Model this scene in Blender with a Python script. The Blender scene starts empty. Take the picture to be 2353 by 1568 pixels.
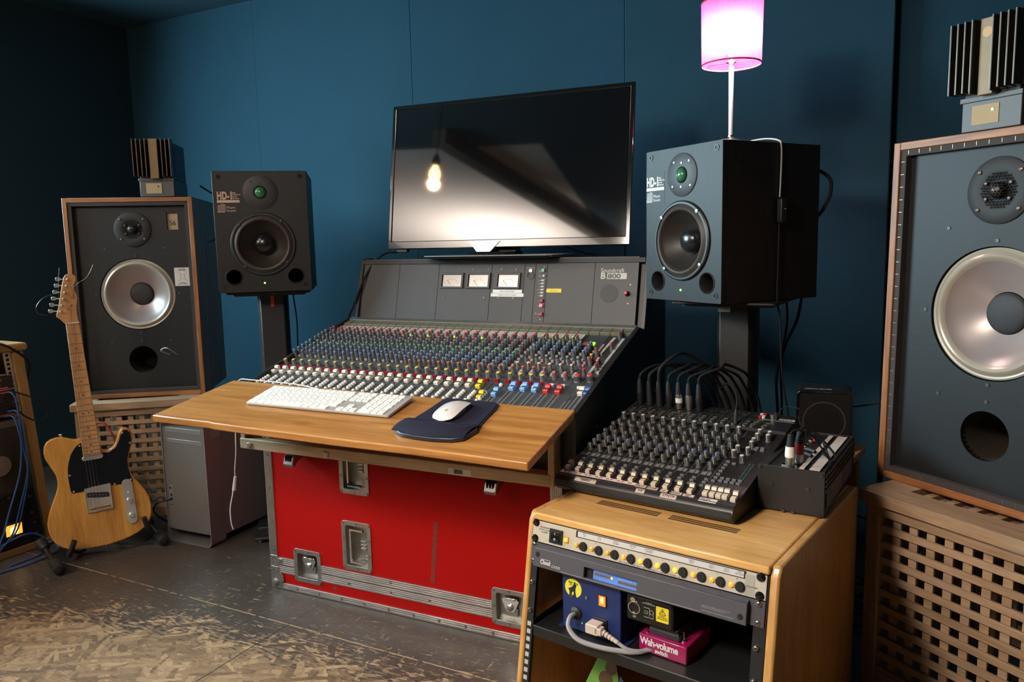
import bpy, bmesh, math, random
from mathutils import Matrix, Vector, Euler
PI = math.pi
rnd = random.Random(7)
SC = bpy.context.scene
COL = SC.collection
# ------------------------------------------------------------------ camera
PITCH, ROLL, CAMH = math.radians(7.28), math.radians(-1.27), 1.06
cd = bpy.data.cameras.new('camera'); cam = bpy.data.objects.new('camera', cd); COL.objects.link(cam)
fwd = Vector((0, math.cos(PITCH), -math.sin(PITCH)))
r0 = Vector((1, 0, 0)); u0 = Vector((0, math.sin(PITCH), math.cos(PITCH)))
right = r0 * math.cos(ROLL) + u0 * math.sin(ROLL)
up = -r0 * math.sin(ROLL) + u0 * math.cos(ROLL)
m = Matrix((right, up, -fwd)).transposed().to_4x4(); m.translation = Vector((0, 0, CAMH))
cam.matrix_world = m
cd.sensor_fit = 'HORIZONTAL'; cd.sensor_width = 36.0; cd.lens = 36.0 * 1768.0 / 2353.0
cd.clip_start = 0.02; cd.clip_end = 50
SC.camera = cam
# ------------------------------------------------------------------ view + world
SC.view_settings.view_transform = 'Standard'; SC.view_settings.look = 'None'
SC.view_settings.exposure = 0.0; SC.view_settings.gamma = 1.0
SC.view_settings.use_curve_mapping = False
wd = bpy.data.worlds.new('world'); SC.world = wd; wd.use_nodes = True
wd.node_tree.nodes['Background'].inputs[0].default_value = (0.55, 0.62, 0.75, 1)
wd.node_tree.nodes['Background'].inputs[1].default_value = 0.015
# ------------------------------------------------------------------ room frame
RY = math.radians(-27.56)
REX = Vector((math.cos(RY), math.sin(RY), 0)); REY = Vector((-math.sin(RY), math.cos(RY), 0))
def room(x, y, z): return REX * x + REY * y + Vector((0, 0, z))
# ------------------------------------------------------------------ lights
def area(name, loc, target, sx, sy, power, color, spread=180):
    l = bpy.data.lights.new(name, 'AREA'); l.shape = 'RECTANGLE'; l.size = sx; l.size_y = sy
    l.energy = power; l.color = color; l.spread = math.radians(spread)
    o = bpy.data.objects.new(name, l); COL.objects.link(o); o.location = loc
    d = Vector(target) - Vector(loc); o.rotation_euler = d.to_track_quat('-Z', 'Y').to_euler()
    return o
# flash bounced off the pale ceiling behind the camera, on its left
area('bounce_flash', room(-2.55, -1.35, 1.35), room(-2.85, -1.55, 2.3), 0.35, 0.35, 235, (1.0, 0.90, 0.82), 150)
# the photographer's small softbox, left of and above the camera
area('key_softbox', room(-1.10, -0.05, 1.78), room(-0.35, 1.55, 0.35), 0.28, 0.28, 18, (1.0, 0.87, 0.74), 120)
# cool area light by the left wall, out of view
area('side_cool_light', room(-3.70, 1.15, 1.55), room(-0.9, 1.75, 1.25), 1.25, 0.6, 84, (0.60, 0.88, 1.0), 155)
# ------------------------------------------------------------------ helpers
class MB:
    """collects shapes, builds ONE mesh object"""
    def __init__(s): s.v = []; s.f = []; s.mi = []
    def add(s, vs, fs, M=None, mi=0):
        b = len(s.v)
        for p in vs:
            p = Vector(p)
            s.v.append(M @ p if M else p)
        for f in fs: s.f.append([b + i for i in f]); s.mi.append(mi)
        return s
    def box(s, x0, x1, y0, y1, z0, z1, M=None, mi=0):
        vs = [(x0,y0,z0),(x1,y0,z0),(x1,y1,z0),(x0,y1,z0),(x0,y0,z1),(x1,y0,z1),(x1,y1,z1),(x0,y1,z1)]
        return s.add(vs, [(0,3,2,1),(4,5,6,7),(0,1,5,4),(1,2,6,5),(2,3,7,6),(3,0,4,7)], M, mi)
    def lathe(s, prof, seg=24, M=None, mi=0, cap0=True, cap1=True, axis='Z', c=(0,0,0)):
        vs = []; fs = []; n = len(prof)
        for r, h in prof:
            for k in range(seg):
                a = 2*PI*k/seg
                if axis == 'Z': vs.append((c[0]+r*math.cos(a), c[1]+r*math.sin(a), c[2]+h))
                elif axis == 'Y': vs.append((c[0]+r*math.cos(a), c[1]+h, c[2]+r*math.sin(a)))
                else: vs.append((c[0]+h, c[1]+r*math.cos(a), c[2]+r*math.sin(a)))
        for i in range(n-1):
            for k in range(seg):
                k2 = (k+1) % seg
                fs.append((i*seg+k, i*seg+k2, (i+1)*seg+k2, (i+1)*seg+k))
        if cap0: fs.append(tuple(range(seg))[::-1])
        if cap1: fs.append(tuple((n-1)*seg+k for k in range(seg)))
        return s.add(vs, fs, M, mi)
    def cyl(s, r, h0, h1, seg=20, M=None, mi=0, axis='Z', c=(0,0,0), r2=None):
        return s.lathe([(r,h0),(r if r2 is None else r2,h1)], seg, M, mi, axis=axis, c=c)
    def prism(s, pts, z0, z1, M=None, mi=0, axis='Z'):
        n = len(pts)
        if axis == 'Z': vs = [(p[0],p[1],z0) for p in pts] + [(p[0],p[1],z1) for p in pts]
        elif axis == 'Y': vs = [(p[0],z0,p[1]) for p in pts] + [(p[0],z1,p[1]) for p in pts]
        else: vs = [(z0,p[0],p[1]) for p in pts] + [(z1,p[0],p[1]) for p in pts]
        fs = [tuple(range(n))[::-1], tuple(range(n,2*n))] + [(i,(i+1)%n,(i+1)%n+n,i+n) for i in range(n)]
        return s.add(vs, fs, M, mi)
    def tube(s, pts, r, seg=8, M=None, mi=0, smooth=4, cap=True):
        P = [Vector(p) for p in pts]
        if smooth > 1 and len(P) > 2:
            Q = []
            E = [P[0]*2-P[1]] + P + [P[-1]*2-P[-2]]
            for i in range(1, len(E)-2):
                a,b,c,d = E[i-1],E[i],E[i+1],E[i+2]
                for k in range(smooth):
                    t = k/smooth
                    Q.append(0.5*((2*b)+(c-a)*t+(2*a-5*b+4*c-d)*t*t+(3*b-a-3*c+d)*t**3))
            Q.append(P[-1]); P = Q
        vs = []; fs = []; nrm = None
        for i, p in enumerate(P):
            t = (P[min(i+1,len(P)-1)] - P[max(i-1,0)])
            if t.length < 1e-9: t = Vector((0,0,1))
            t.normalize()
            if nrm is None:
                nrm = t.orthogonal().normalized()
            else:
                nrm = (nrm - t*nrm.dot(t)); nrm = nrm.normalized() if nrm.length > 1e-6 else t.orthogonal().normalized()
            bn = t.cross(nrm)
            rr = r[i] if isinstance(r, (list,tuple)) else r
            for k in range(seg):
                a = 2*PI*k/seg; vs.append(p + nrm*(rr*math.cos(a)) + bn*(rr*math.sin(a)))
        for i in range(len(P)-1):
            for k in range(seg):
                k2=(k+1)%seg; fs.append((i*seg+k, i*seg+k2, (i+1)*seg+k2, (i+1)*seg+k))
        if cap: fs.append(tuple(range(seg))[::-1]); fs.append(tuple((len(P)-1)*seg+k for k in range(seg)))
        return s.add(vs, fs, M, mi)
    def plate(s, outline, holes, z0, z1, M=None, mi=0, axis='Y'):
        """flat plate with holes (real openings)"""
        bm = bmesh.new(); loops = []
        for lp in [outline] + holes:
            vv = [bm.verts.new((p[0], p[1], 0)) for p in lp]
            loops.append(len(vv))
            for i in range(len(vv)): bm.edges.new((vv[i], vv[(i+1) % len(vv)]))
        bmesh.ops.triangle_fill(bm, use_beauty=True, edges=bm.edges[:], use_dissolve=False)
        bm.verts.index_update()
        base = [v.co.copy() for v in bm.verts]; tri = [[v.index for v in f.verts] for f in bm.faces]
        bm.free(); n = len(base); vs = []
        for z in (z0, z1):
            for p in base:
                vs.append((p.x,p.y,z) if axis=='Z' else ((p.x,z,p.y) if axis=='Y' else (z,p.x,p.y)))
        fs = [tuple(t) for t in tri] + [tuple(i+n for i in t[::-1]) for t in tri]
        b = 0
        for L in loops:
            for i in range(L):
                j=(i+1)%L; fs.append((b+i,b+j,b+j+n,b+i+n))
            b += L
        return s.add(vs, fs, M, mi)
    def islands(s):
        par = list(range(len(s.v)))
        def find(a):
            while par[a] != a: par[a] = par[par[a]]; a = par[a]
            return a
        for f in s.f:
            r = find(f[0])
            for i in f[1:]: par[find(i)] = r
        out = {}
        for f, q in zip(s.f, s.mi): out.setdefault(find(f[0]), []).append((f, q))
        res = []
        for fl in out.values():
            mb = MB(); mp = {}
            for f, q in fl:
                for i in f:
                    if i not in mp: mp[i] = len(mb.v); mb.v.append(s.v[i])
                mb.f.append([mp[i] for i in f]); mb.mi.append(q)
            res.append(mb)
        return res
    def each(s, name, mats, parent=None, matrix=None, **k):
        """every separate piece becomes its own object"""
        o = None
        for mb in s.islands():
            o = mb.build(name, mats, parent, **k)
            if matrix is not None: o.matrix_local = matrix
        return o
    def build(s, name, mats, parent=None, bevel=0.0, seg=2, loc=None, rot=None, angle=0.6, kind=None, label=None):
        me = bpy.data.meshes.new(name); me.from_pydata([tuple(v) for v in s.v], [], s.f)
        bm = bmesh.new(); bm.from_mesh(me)
        bmesh.ops.recalc_face_normals(bm, faces=bm.faces[:])
        for e in bm.edges:
            if len(e.link_faces) == 2 and e.calc_face_angle(0) > angle: e.smooth = False
        for f in bm.faces: f.smooth = True
        bm.to_mesh(me); bm.free()
        for m_ in (mats if isinstance(mats,(list,tuple)) else [mats]): me.materials.append(m_)
        if len(s.mi) == len(me.polygons): me.polygons.foreach_set('material_index', s.mi)
        o = bpy.data.objects.new(name, me); COL.objects.link(o)
        if parent: o.parent = parent
        if loc is not None: o.location = loc
        if rot is not None: o.rotation_euler = rot
        if bevel > 0:
            b = o.modifiers.new('bevel','BEVEL'); b.width = bevel; b.segments = seg; b.limit_method='ANGLE'; b.angle_limit = 0.7
        if kind: o['kind'] = kind
        if label: o['label'] = label
        return o
def thing(name, label, cat, loc=(0,0,0), rz=0, group=None):
    o = bpy.data.objects.new(name, None); COL.objects.link(o); o.empty_display_size = 0.05
    o.location = loc; o.rotation_euler = (0,0,rz); o['label'] = label; o['category'] = cat
    if group: o['group'] = group
    return o
def tag(o, label, cat, group=None):
    o['label'] = label; o['category'] = cat
    if group: o['group'] = group
    return o
def circle(cx, cy, r, n=32): return [(cx+r*math.cos(2*PI*k/n), cy+r*math.sin(2*PI*k/n)) for k in range(n)]
def rect(x0,x1,y0,y1): return [(x0,y0),(x1,y0),(x1,y1),(x0,y1)]
def rrect(x0,x1,y0,y1,r,n=5):
    P=[]
    for cx,cy,a0 in ((x1-r,y0+r,-PI/2),(x1-r,y1-r,0),(x0+r,y1-r,PI/2),(x0+r,y0+r,PI)):
        for k in range(n+1):
            a=a0+PI/2*k/n; P.append((cx+r*math.cos(a),cy+r*math.sin(a)))
    return P
def dupe(o, parent=None):
    c = o.copy(); COL.objects.link(c)
    if parent is not None: c.parent = parent
    for ch in [q for q in bpy.data.objects if q.parent == o and q is not c]: dupe(ch, c)
    return c
def RX(a): return Matrix.Rotation(a,4,'X')
def RYm(a): return Matrix.Rotation(a,4,'Y')
def RZ(a): return Matrix.Rotation(a,4,'Z')
def T(x,y,z): return Matrix.Translation((x,y,z))
def text(name, body, size, mat, parent, M, bold=0.0, shear=0.0, xs=1.0, align='LEFT', depth=0.0002, spacing=1.0, lh=1.0):
    """lettering lying in the local XY plane of M (x right, y up)"""
    cu = bpy.data.curves.new(name,'FONT'); cu.body = body; cu.size = size; cu.offset = bold; cu.shear = shear
    cu.align_x = align; cu.extrude = depth; cu.space_character = spacing; cu.space_line = lh; cu.resolution_u = 3
    o = bpy.data.objects.new(name, cu); COL.objects.link(o)
    bpy.context.view_layer.update()
    dg = bpy.context.evaluated_depsgraph_get()
    me = bpy.data.meshes.new_from_object(o.evaluated_get(dg))
    bpy.data.objects.remove(o)
    for v in me.vertices: v.co.x *= xs
    me.transform(M); me.materials.clear(); me.materials.append(mat)
    t = bpy.data.objects.new(name, me); COL.objects.link(t); t.parent = parent
    return t
FRONT = RX(PI/2)   # maps local XY plane to a face looking towards -Y (x right, z up)
# ------------------------------------------------------------------ materials
MC = {}
def mat(name, col, rough=0.5, metal=0.0, emit=None, estr=0.0, bump=0.0, bscale=200.0, vary=0.0, vscale=8.0, spec=0.5, coat=0.0, alpha=None, trans=0.0):
    if name in MC: return MC[name]
    m_ = bpy.data.materials.new(name); m_.use_nodes = True; nt = m_.node_tree; b = nt.nodes['Principled BSDF']
    b.inputs['Base Color'].default_value = (*col,1); b.inputs['Roughness'].default_value = rough; b.inputs['Metallic'].default_value = metal
    b.inputs['Specular IOR Level'].default_value = spec; b.inputs['Coat Weight'].default_value = coat
    b.inputs['Transmission Weight'].default_value = trans
    if emit: b.inputs['Emission Color'].default_value = (*emit,1); b.inputs['Emission Strength'].default_value = estr
    if bump or vary:
        tc = nt.nodes.new('ShaderNodeTexCoord')
    if bump:
        nz = nt.nodes.new('ShaderNodeTexNoise'); nz.inputs['Scale'].default_value = bscale; nz.inputs['Detail'].default_value = 3
        bp = nt.nodes.new('ShaderNodeBump'); bp.inputs['Strength'].default_value = bump; bp.inputs['Distance'].default_value = 0.002
        nt.links.new(tc.outputs['Object'], nz.inputs['Vector']); nt.links.new(nz.outputs['Fac'], bp.inputs['Height']); nt.links.new(bp.outputs['Normal'], b.inputs['Normal'])
    if vary:
        n2 = nt.nodes.new('ShaderNodeTexNoise'); n2.inputs['Scale'].default_value = vscale; n2.inputs['Detail'].default_value = 5
        cr = nt.nodes.new('ShaderNodeMixRGB'); cr.inputs[1].default_value = (*[c*(1-vary) for c in col],1); cr.inputs[2].default_value = (*[min(1,c*(1+vary)) for c in col],1)
        nt.links.new(tc.outputs['Object'], n2.inputs['Vector']); nt.links.new(n2.outputs['Fac'], cr.inputs[0]); nt.links.new(cr.outputs[0], b.inputs['Base Color'])
    MC[name] = m_; return m_
def wood(name, c1, c2, axis=0, scale=(3,28,28), rough=0.45, coat=0.0, knots=0.0):
    if name in MC: return MC[name]
    m_ = bpy.data.materials.new(name); m_.use_nodes = True; nt = m_.node_tree; b = nt.nodes['Principled BSDF']
    tc = nt.nodes.new('ShaderNodeTexCoord'); mp = nt.nodes.new('ShaderNodeMapping')
    s_ = [scale[1]]*3; s_[axis] = scale[0]; mp.inputs['Scale'].default_value = s_
    nz = nt.nodes.new('ShaderNodeTexNoise'); nz.inputs['Scale'].default_value = 1.0; nz.inputs['Detail'].default_value = 6; nz.inputs['Distortion'].default_value = 0.6
    n2 = nt.nodes.new('ShaderNodeTexNoise'); n2.inputs['Scale'].default_value = 6.0; n2.inputs['Detail'].default_value = 4
    cr = nt.nodes.new('ShaderNodeValToRGB'); cr.color_ramp.elements[0].position = 0.34; cr.color_ramp.elements[1].position = 0.66
    cr.color_ramp.elements[0].color = (*c1,1); cr.color_ramp.elements[1].color = (*c2,1)
    mx = nt.nodes.new('ShaderNodeMixRGB'); mx.blend_type='MULTIPLY'; mx.inputs[0].default_value = 0.35
    c2n = nt.nodes.new('ShaderNodeValToRGB'); c2n.color_ramp.elements[0].position=0.35; c2n.color_ramp.elements[1].position=0.6
    c2n.color_ramp.elements[0].color=(0.55,0.5,0.45,1); c2n.color_ramp.elements[1].color=(1,1,1,1)
    L = nt.links.new
    L(tc.outputs['Object'], mp.inputs['Vector']); L(mp.outputs[0], nz.inputs['Vector']); L(mp.outputs[0], n2.inputs['Vector'])
    L(nz.outputs['Fac'], cr.inputs[0]); L(n2.outputs['Fac'], c2n.inputs[0]); L(cr.outputs[0], mx.inputs[1]); L(c2n.outputs[0], mx.inputs[2])
    out = mx
    if knots:
        v = nt.nodes.new('ShaderNodeTexVoronoi'); v.inputs['Scale'].default_value = 1.0
        mk = nt.nodes.new('ShaderNodeMapping'); ks=[9.0]*3; ks[axis]=3.2; mk.inputs['Scale'].default_value = ks; mk.inputs['Location'].default_value=(0.3,0.15,0)
        kr = nt.nodes.new('ShaderNodeValToRGB'); kr.color_ramp.elements[0].position=0.03; kr.color_ramp.elements[1].position=0.16
        kr.color_ramp.elements[0].color=(0.42,0.30,0.2,1); kr.color_ramp.elements[1].color=(1,1,1,1)
        m2 = nt.nodes.new('ShaderNodeMixRGB'); m2.blend_type='MULTIPLY'; m2.inputs[0].default_value = knots
        L(tc.outputs['Object'], mk.inputs['Vector']); L(mk.outputs[0], v.inputs['Vector']); L(v.outputs['Distance'], kr.inputs[0]); L(mx.outputs[0], m2.inputs[1]); L(kr.outputs[0], m2.inputs[2]); out = m2
    L(out.outputs[0], b.inputs['Base Color'])
    b.inputs['Roughness'].default_value = rough; b.inputs['Coat Weight'].default_value = coat; b.inputs['Coat Roughness'].default_value = 0.15
    bp = nt.nodes.new('ShaderNodeBump'); bp.inputs['Strength'].default_value = 0.12; bp.inputs['Distance'].default_value = 0.001
    L(n2.outputs['Fac'], bp.inputs['Height']); L(bp.outputs['Normal'], b.inputs['Normal'])
    MC[name] = m_; return m_
def holes_mat(name, base, hole, pitch, radius, axes=(0,2), rough=0.5, metal=0.0, offset=(0,0)):
    """staggered perforation pattern printed by position (metal mesh)"""
    if name in MC: return MC[name]
    m_ = bpy.data.materials.new(name); m_.use_nodes = True; nt = m_.node_tree; b = nt.nodes['Principled BSDF']; L = nt.links.new
    tc = nt.nodes.new('ShaderNodeTexCoord'); sp = nt.nodes.new('ShaderNodeSeparateXYZ'); L(tc.outputs['Object'], sp.inputs[0])
    def mth(op,a,b_=None):
        n = nt.nodes.new('ShaderNodeMath'); n.operation = op
        for i,x in enumerate((a,b_)):
            if x is None: continue
            if isinstance(x,(int,float)): n.inputs[i].default_value = x
            else: L(x, n.inputs[i])
        return n.outputs[0]
    U = sp.outputs[axes[0]]; V = sp.outputs[axes[1]]
    def grid(ou, ov):
        a = mth('SUBTRACT', mth('FRACT', mth('ADD', mth('DIVIDE', U, pitch), 100.0+ou)), 0.5)
        c = mth('SUBTRACT', mth('FRACT', mth('ADD', mth('DIVIDE', V, pitch*1.732), 100.0+ov)), 0.5)
        c = mth('MULTIPLY', c, 1.732)
        return mth('SQRT', mth('ADD', mth('MULTIPLY',a,a), mth('MULTIPLY',c,c)))
    d = mth('MINIMUM', grid(0,0), grid(.5,.5))
    f = mth('LESS_THAN', d, radius/pitch)
    mx = nt.nodes.new('ShaderNodeMixRGB'); mx.inputs[1].default_value = (*base,1); mx.inputs[2].default_value = (*hole,1)
    L(f, mx.inputs[0]); L(mx.outputs[0], b.inputs['Base Color'])
    b.inputs['Roughness'].default_value = rough; b.inputs['Metallic'].default_value = metal
    MC[name] = m_; return m_
M_BLACK = mat('black_plastic', (0.012,0.012,0.013), 0.42, bump=0.05)
M_BLACKM = mat('black_matte', (0.010,0.010,0.011), 0.7)
M_RUB = mat('black_rubber', (0.014,0.014,0.015), 0.55)
M_WHITE = mat('white_plastic', (0.78,0.76,0.73), 0.35)
M_PRINT = mat('white_print', (0.62,0.60,0.56), 0.6)
M_CHROME = mat('chrome', (0.75,0.75,0.76), 0.12, 1.0)
M_STEEL = mat('zinc_steel', (0.42,0.41,0.39), 0.38, 1.0, bump=0.15, bscale=120, vary=0.35, vscale=30)
M_ALU = mat('aluminium_edge', (0.50,0.48,0.46), 0.42, 1.0, bump=0.2, bscale=60, vary=0.3, vscale=14)
M_SCREW = mat('screw_steel', (0.5,0.48,0.45), 0.28, 1.0)
M_DARK = mat('void_dark', (0.003,0.003,0.003), 0.9)
M_CABLE = mat('black_cable', (0.007,0.007,0.008), 0.7, spec=.25)
# ================================================================== THE SETTING
def floor_mat():
    m_ = bpy.data.materials.new('painted_strand_board'); m_.use_nodes = True; nt = m_.node_tree; b = nt.nodes['Principled BSDF']; L = nt.links.new
    N = nt.nodes.new
    tc = N('ShaderNodeTexCoord'); O = tc.outputs['Object']
    def mth(op,*a):
        n = N('ShaderNodeMath'); n.operation = op
        for i,x in enumerate(a):
            if isinstance(x,(int,float)): n.inputs[i].default_value = x
            else: L(x, n.inputs[i])
        return n.outputs[0]
    def noise(sc,det=4,vec=None):
        n = N('ShaderNodeTexNoise'); n.inputs['Scale'].default_value = sc; n.inputs['Detail'].default_value = det; L(vec or O, n.inputs['Vector']); return n.outputs['Fac']
    def strand(ang, sx, sy, off):
        mp = N('ShaderNodeMapping'); mp.vector_type='TEXTURE'; mp.inputs['Rotation'].default_value=(0,0,ang); mp.inputs['Scale'].default_value=(1/sx,1/sy,1); mp.inputs['Location'].default_value=(off,off*.7,0)
        nz = N('ShaderNodeTexNoise'); nz.inputs['Scale'].default_value=3.0; L(O,nz.inputs['Vector'])
        ad = N('ShaderNodeMixRGB'); ad.blend_type='ADD'; ad.inputs[0].default_value=0.035; L(O,ad.inputs[1]); L(nz.outputs['Color'],ad.inputs[2])
        L(ad.outputs[0], mp.inputs['Vector'])
        v = N('ShaderNodeTexVoronoi'); v.voronoi_dimensions='2D'; v.distance='CHEBYCHEV'; v.inputs['Scale'].default_value=1.0; v.inputs['Randomness'].default_value=0.9; L(mp.outputs[0], v.inputs['Vector'])
        sp = N('ShaderNodeSeparateColor'); L(v.outputs['Color'], sp.inputs[0]); return sp.outputs[0], sp.outputs[1], v.outputs['Distance']
    layers = [strand(0.45,10,50,0), strand(0.0,13,60,3.1), strand(1.4,12,50,7.7), strand(0.95,15,64,1.3), strand(0.28,8,32,5.2), strand(-0.6,14,58,9.2), strand(2.1,15,60,4.4), strand(0.55,12,64,6.6)]
    val = layers[0][0]; dist = layers[0][2]
    for a,s_,d in layers[1:]:
        g = mth('GREATER_THAN', s_, 0.66)
        mx = N('ShaderNodeMix'); mx.data_type='FLOAT'; L(g,mx.inputs[0]); L(val,mx.inputs[2]); L(a,mx.inputs[3]); val = mx.outputs[0]
        mx = N('ShaderNodeMix'); mx.data_type='FLOAT'; L(g,mx.inputs[0]); L(dist,mx.inputs[2]); L(d,mx.inputs[3]); dist = mx.outputs[0]
    def fib(ang,a_,b_):
        mp_ = N('ShaderNodeMapping'); mp_.inputs['Scale'].default_value=(a_,b_,1); mp_.inputs['Rotation'].default_value=(0,0,-ang); L(O,mp_.inputs['Vector']); return noise(1.0,6,mp_.outputs[0])
    fb = mth('MAXIMUM', fib(.45,14,190), mth('MAXIMUM', fib(.1,18,210), fib(1.2,20,200)))
    fine = mth('ADD', mth('MULTIPLY', noise(70,5), 0.30), mth('MULTIPLY', val, 0.70))
    fine = mth('SUBTRACT', fine, mth('MULTIPLY', mth('MAXIMUM', mth('SUBTRACT', fb, 0.59), 0), 3.4))
    cr = N('ShaderNodeValToRGB'); L(fine, cr.inputs[0]); e = cr.color_ramp.elements
    e[0].position=0.05; e[0].color=(0.12,0.072,0.035,1); e[1].position=0.98; e[1].color=(0.46,0.31,0.16,1)
    for p,c in ((0.22,(0.17,0.102,0.050,1)),(0.5,(0.26,0.165,0.083,1)),(0.78,(0.37,0.245,0.128,1))):
        q = e.new(p); q.color = c
    # dark gaps between strands
    gap = mth('MULTIPLY', mth('GREATER_THAN', dist, 0.47), 0.25)
    mg = N('ShaderNodeMixRGB'); L(gap, mg.inputs[0]); L(cr.outputs[0], mg.inputs[1]); mg.inputs[2].default_value=(0.10,0.07,0.045,1)
    # worn area: world position
    geo = N('ShaderNodeNewGeometry'); sp = N('ShaderNodeSeparateXYZ'); L(geo.outputs['Position'], sp.inputs[0]); X,Y = sp.outputs[0], sp.outputs[1]
    edge = mth('SUBTRACT', mth('ADD', 2.13, mth('MULTIPLY', mth('MAXIMUM', mth('SUBTRACT', -1.15, X), 0), 0.25)), mth('ADD', Y, mth('MULTIPLY', mth('MAXIMUM', mth('ADD', X, 0.95), 0), 0.48)))
    wear = mth('ADD', mth('MULTIPLY', edge, 6.5), mth('MULTIPLY', mth('SUBTRACT', noise(4,3), 0.5), 1.3))
    wear = mth('ADD', wear, mth('MULTIPLY', mth('SUBTRACT', val, 0.5), 0.5))
    def streak(ang,a_,b_):
        mp_ = N('ShaderNodeMapping'); mp_.inputs['Scale'].default_value=(a_,b_,1); mp_.inputs['Rotation'].default_value=(0,0,ang); L(O,mp_.inputs['Vector']); return noise(1.0,5,mp_.outputs[0])
    stk = mth('MAXIMUM', streak(.3,18,120), mth('MAXIMUM', streak(-.7,22,130), streak(1.3,20,120)))
    wear = mth('ADD', wear, mth('MULTIPLY', mth('SUBTRACT', stk, 0.60), 5.5))
    full = N('ShaderNodeMapRange'); full.inputs[1].default_value=-0.05; full.inputs[2].default_value=0.12; L(wear, full.inputs[0])
    # scratches further out
    mp = N('ShaderNodeMapping'); mp.inputs['Scale'].default_value=(24,110,1); mp.inputs['Rotation'].default_value=(0,0,0.15); L(O,mp.inputs['Vector'])
    s1 = noise(1.0,4,mp.outputs[0])
    mp2 = N('ShaderNodeMapping'); mp2.inputs['Scale'].default_value=(90,22,1); mp2.inputs['Rotation'].default_value=(0,0,0.5); L(O,mp2.inputs['Vector'])
    s2 = noise(1.0,4,mp2.outputs[0])
    near = mth('MULTIPLY', mth('MAXIMUM', mth('MINIMUM', mth('ADD', edge, 0.75), 0.75), 0), 0.14)
    thr = mth('SUBTRACT', 0.715, near)
    scr = mth('MAXIMUM', mth('GREATER_THAN', s1, thr), mth('GREATER_THAN', s2, mth('ADD', thr, 0.02)))
    bare = mth('MAXIMUM', full.outputs[0], mth('MULTIPLY', scr, 0.75))
    # paint
    pn = noise(3,6); pr = N('ShaderNodeValToRGB'); L(pn, pr.inputs[0]); pr.color_ramp.elements[0].position=.3; pr.color_ramp.elements[1].position=.7
    pr.color_ramp.elements[0].color=(0.050,0.041,0.033,1); pr.color_ramp.elements[1].color=(0.082,0.068,0.056,1)
    mx = N('ShaderNodeMixRGB'); L(bare, mx.inputs[0]); L(pr.outputs[0], mx.inputs[1]); L(mg.outputs[0], mx.inputs[2])
    # joints of the boards (room axes)
    so = N('ShaderNodeSeparateXYZ'); L(O, so.inputs[0])
    j1 = mth('LESS_THAN', mth('ABSOLUTE', mth('ADD', so.outputs[1], mth('MULTIPLY', mth('SUBTRACT', noise(14,3),0.5), 0.008), -1.0*1.0)), 0.0) # unused base
    wob = mth('MULTIPLY', mth('SUBTRACT', noise(20,3), 0.5), 0.006)
    a1 = mth('ABSOLUTE', mth('SUBTRACT', mth('ADD', so.outputs[1], wob), 1.528))
    a2 = mth('ABSOLUTE', mth('SUBTRACT', mth('ADD', so.outputs[0], wob), -1.534))
    ln1 = mth('LESS_THAN', a1, 0.0022); ln2 = mth('LESS_THAN', a2, 0.0020)
    mj = N('ShaderNodeMixRGB'); L(mth('MULTIPLY', ln1, mth('GREATER_THAN', noise(30,2), 0.42)), mj.inputs[0]); L(mx.outputs[0], mj.inputs[1]); mj.inputs[2].default_value=(0.36,0.25,0.14,1)
    mk = N('ShaderNodeMixRGB'); L(ln2, mk.inputs[0]); L(mj.outputs[0], mk.inputs[1]); mk.inputs[2].default_value=(0.03,0.024,0.02,1)
    L(mk.outputs[0], b.inputs['Base Color'])
    rr = N('ShaderNodeMapRange'); L(bare, rr.inputs[0]); rr.inputs[3].default_value=0.38; rr.inputs[4].default_value=0.8; L(rr.outputs[0], b.inputs['Roughness'])
    bp = N('ShaderNodeBump'); bp.inputs['Strength'].default_value=0.5; bp.inputs['Distance'].default_value=0.0015
    L(mth('ADD', val, noise(60,4)), bp.inputs['Height']); L(bp.outputs[0], b.inputs['Normal'])
    return m_
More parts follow.
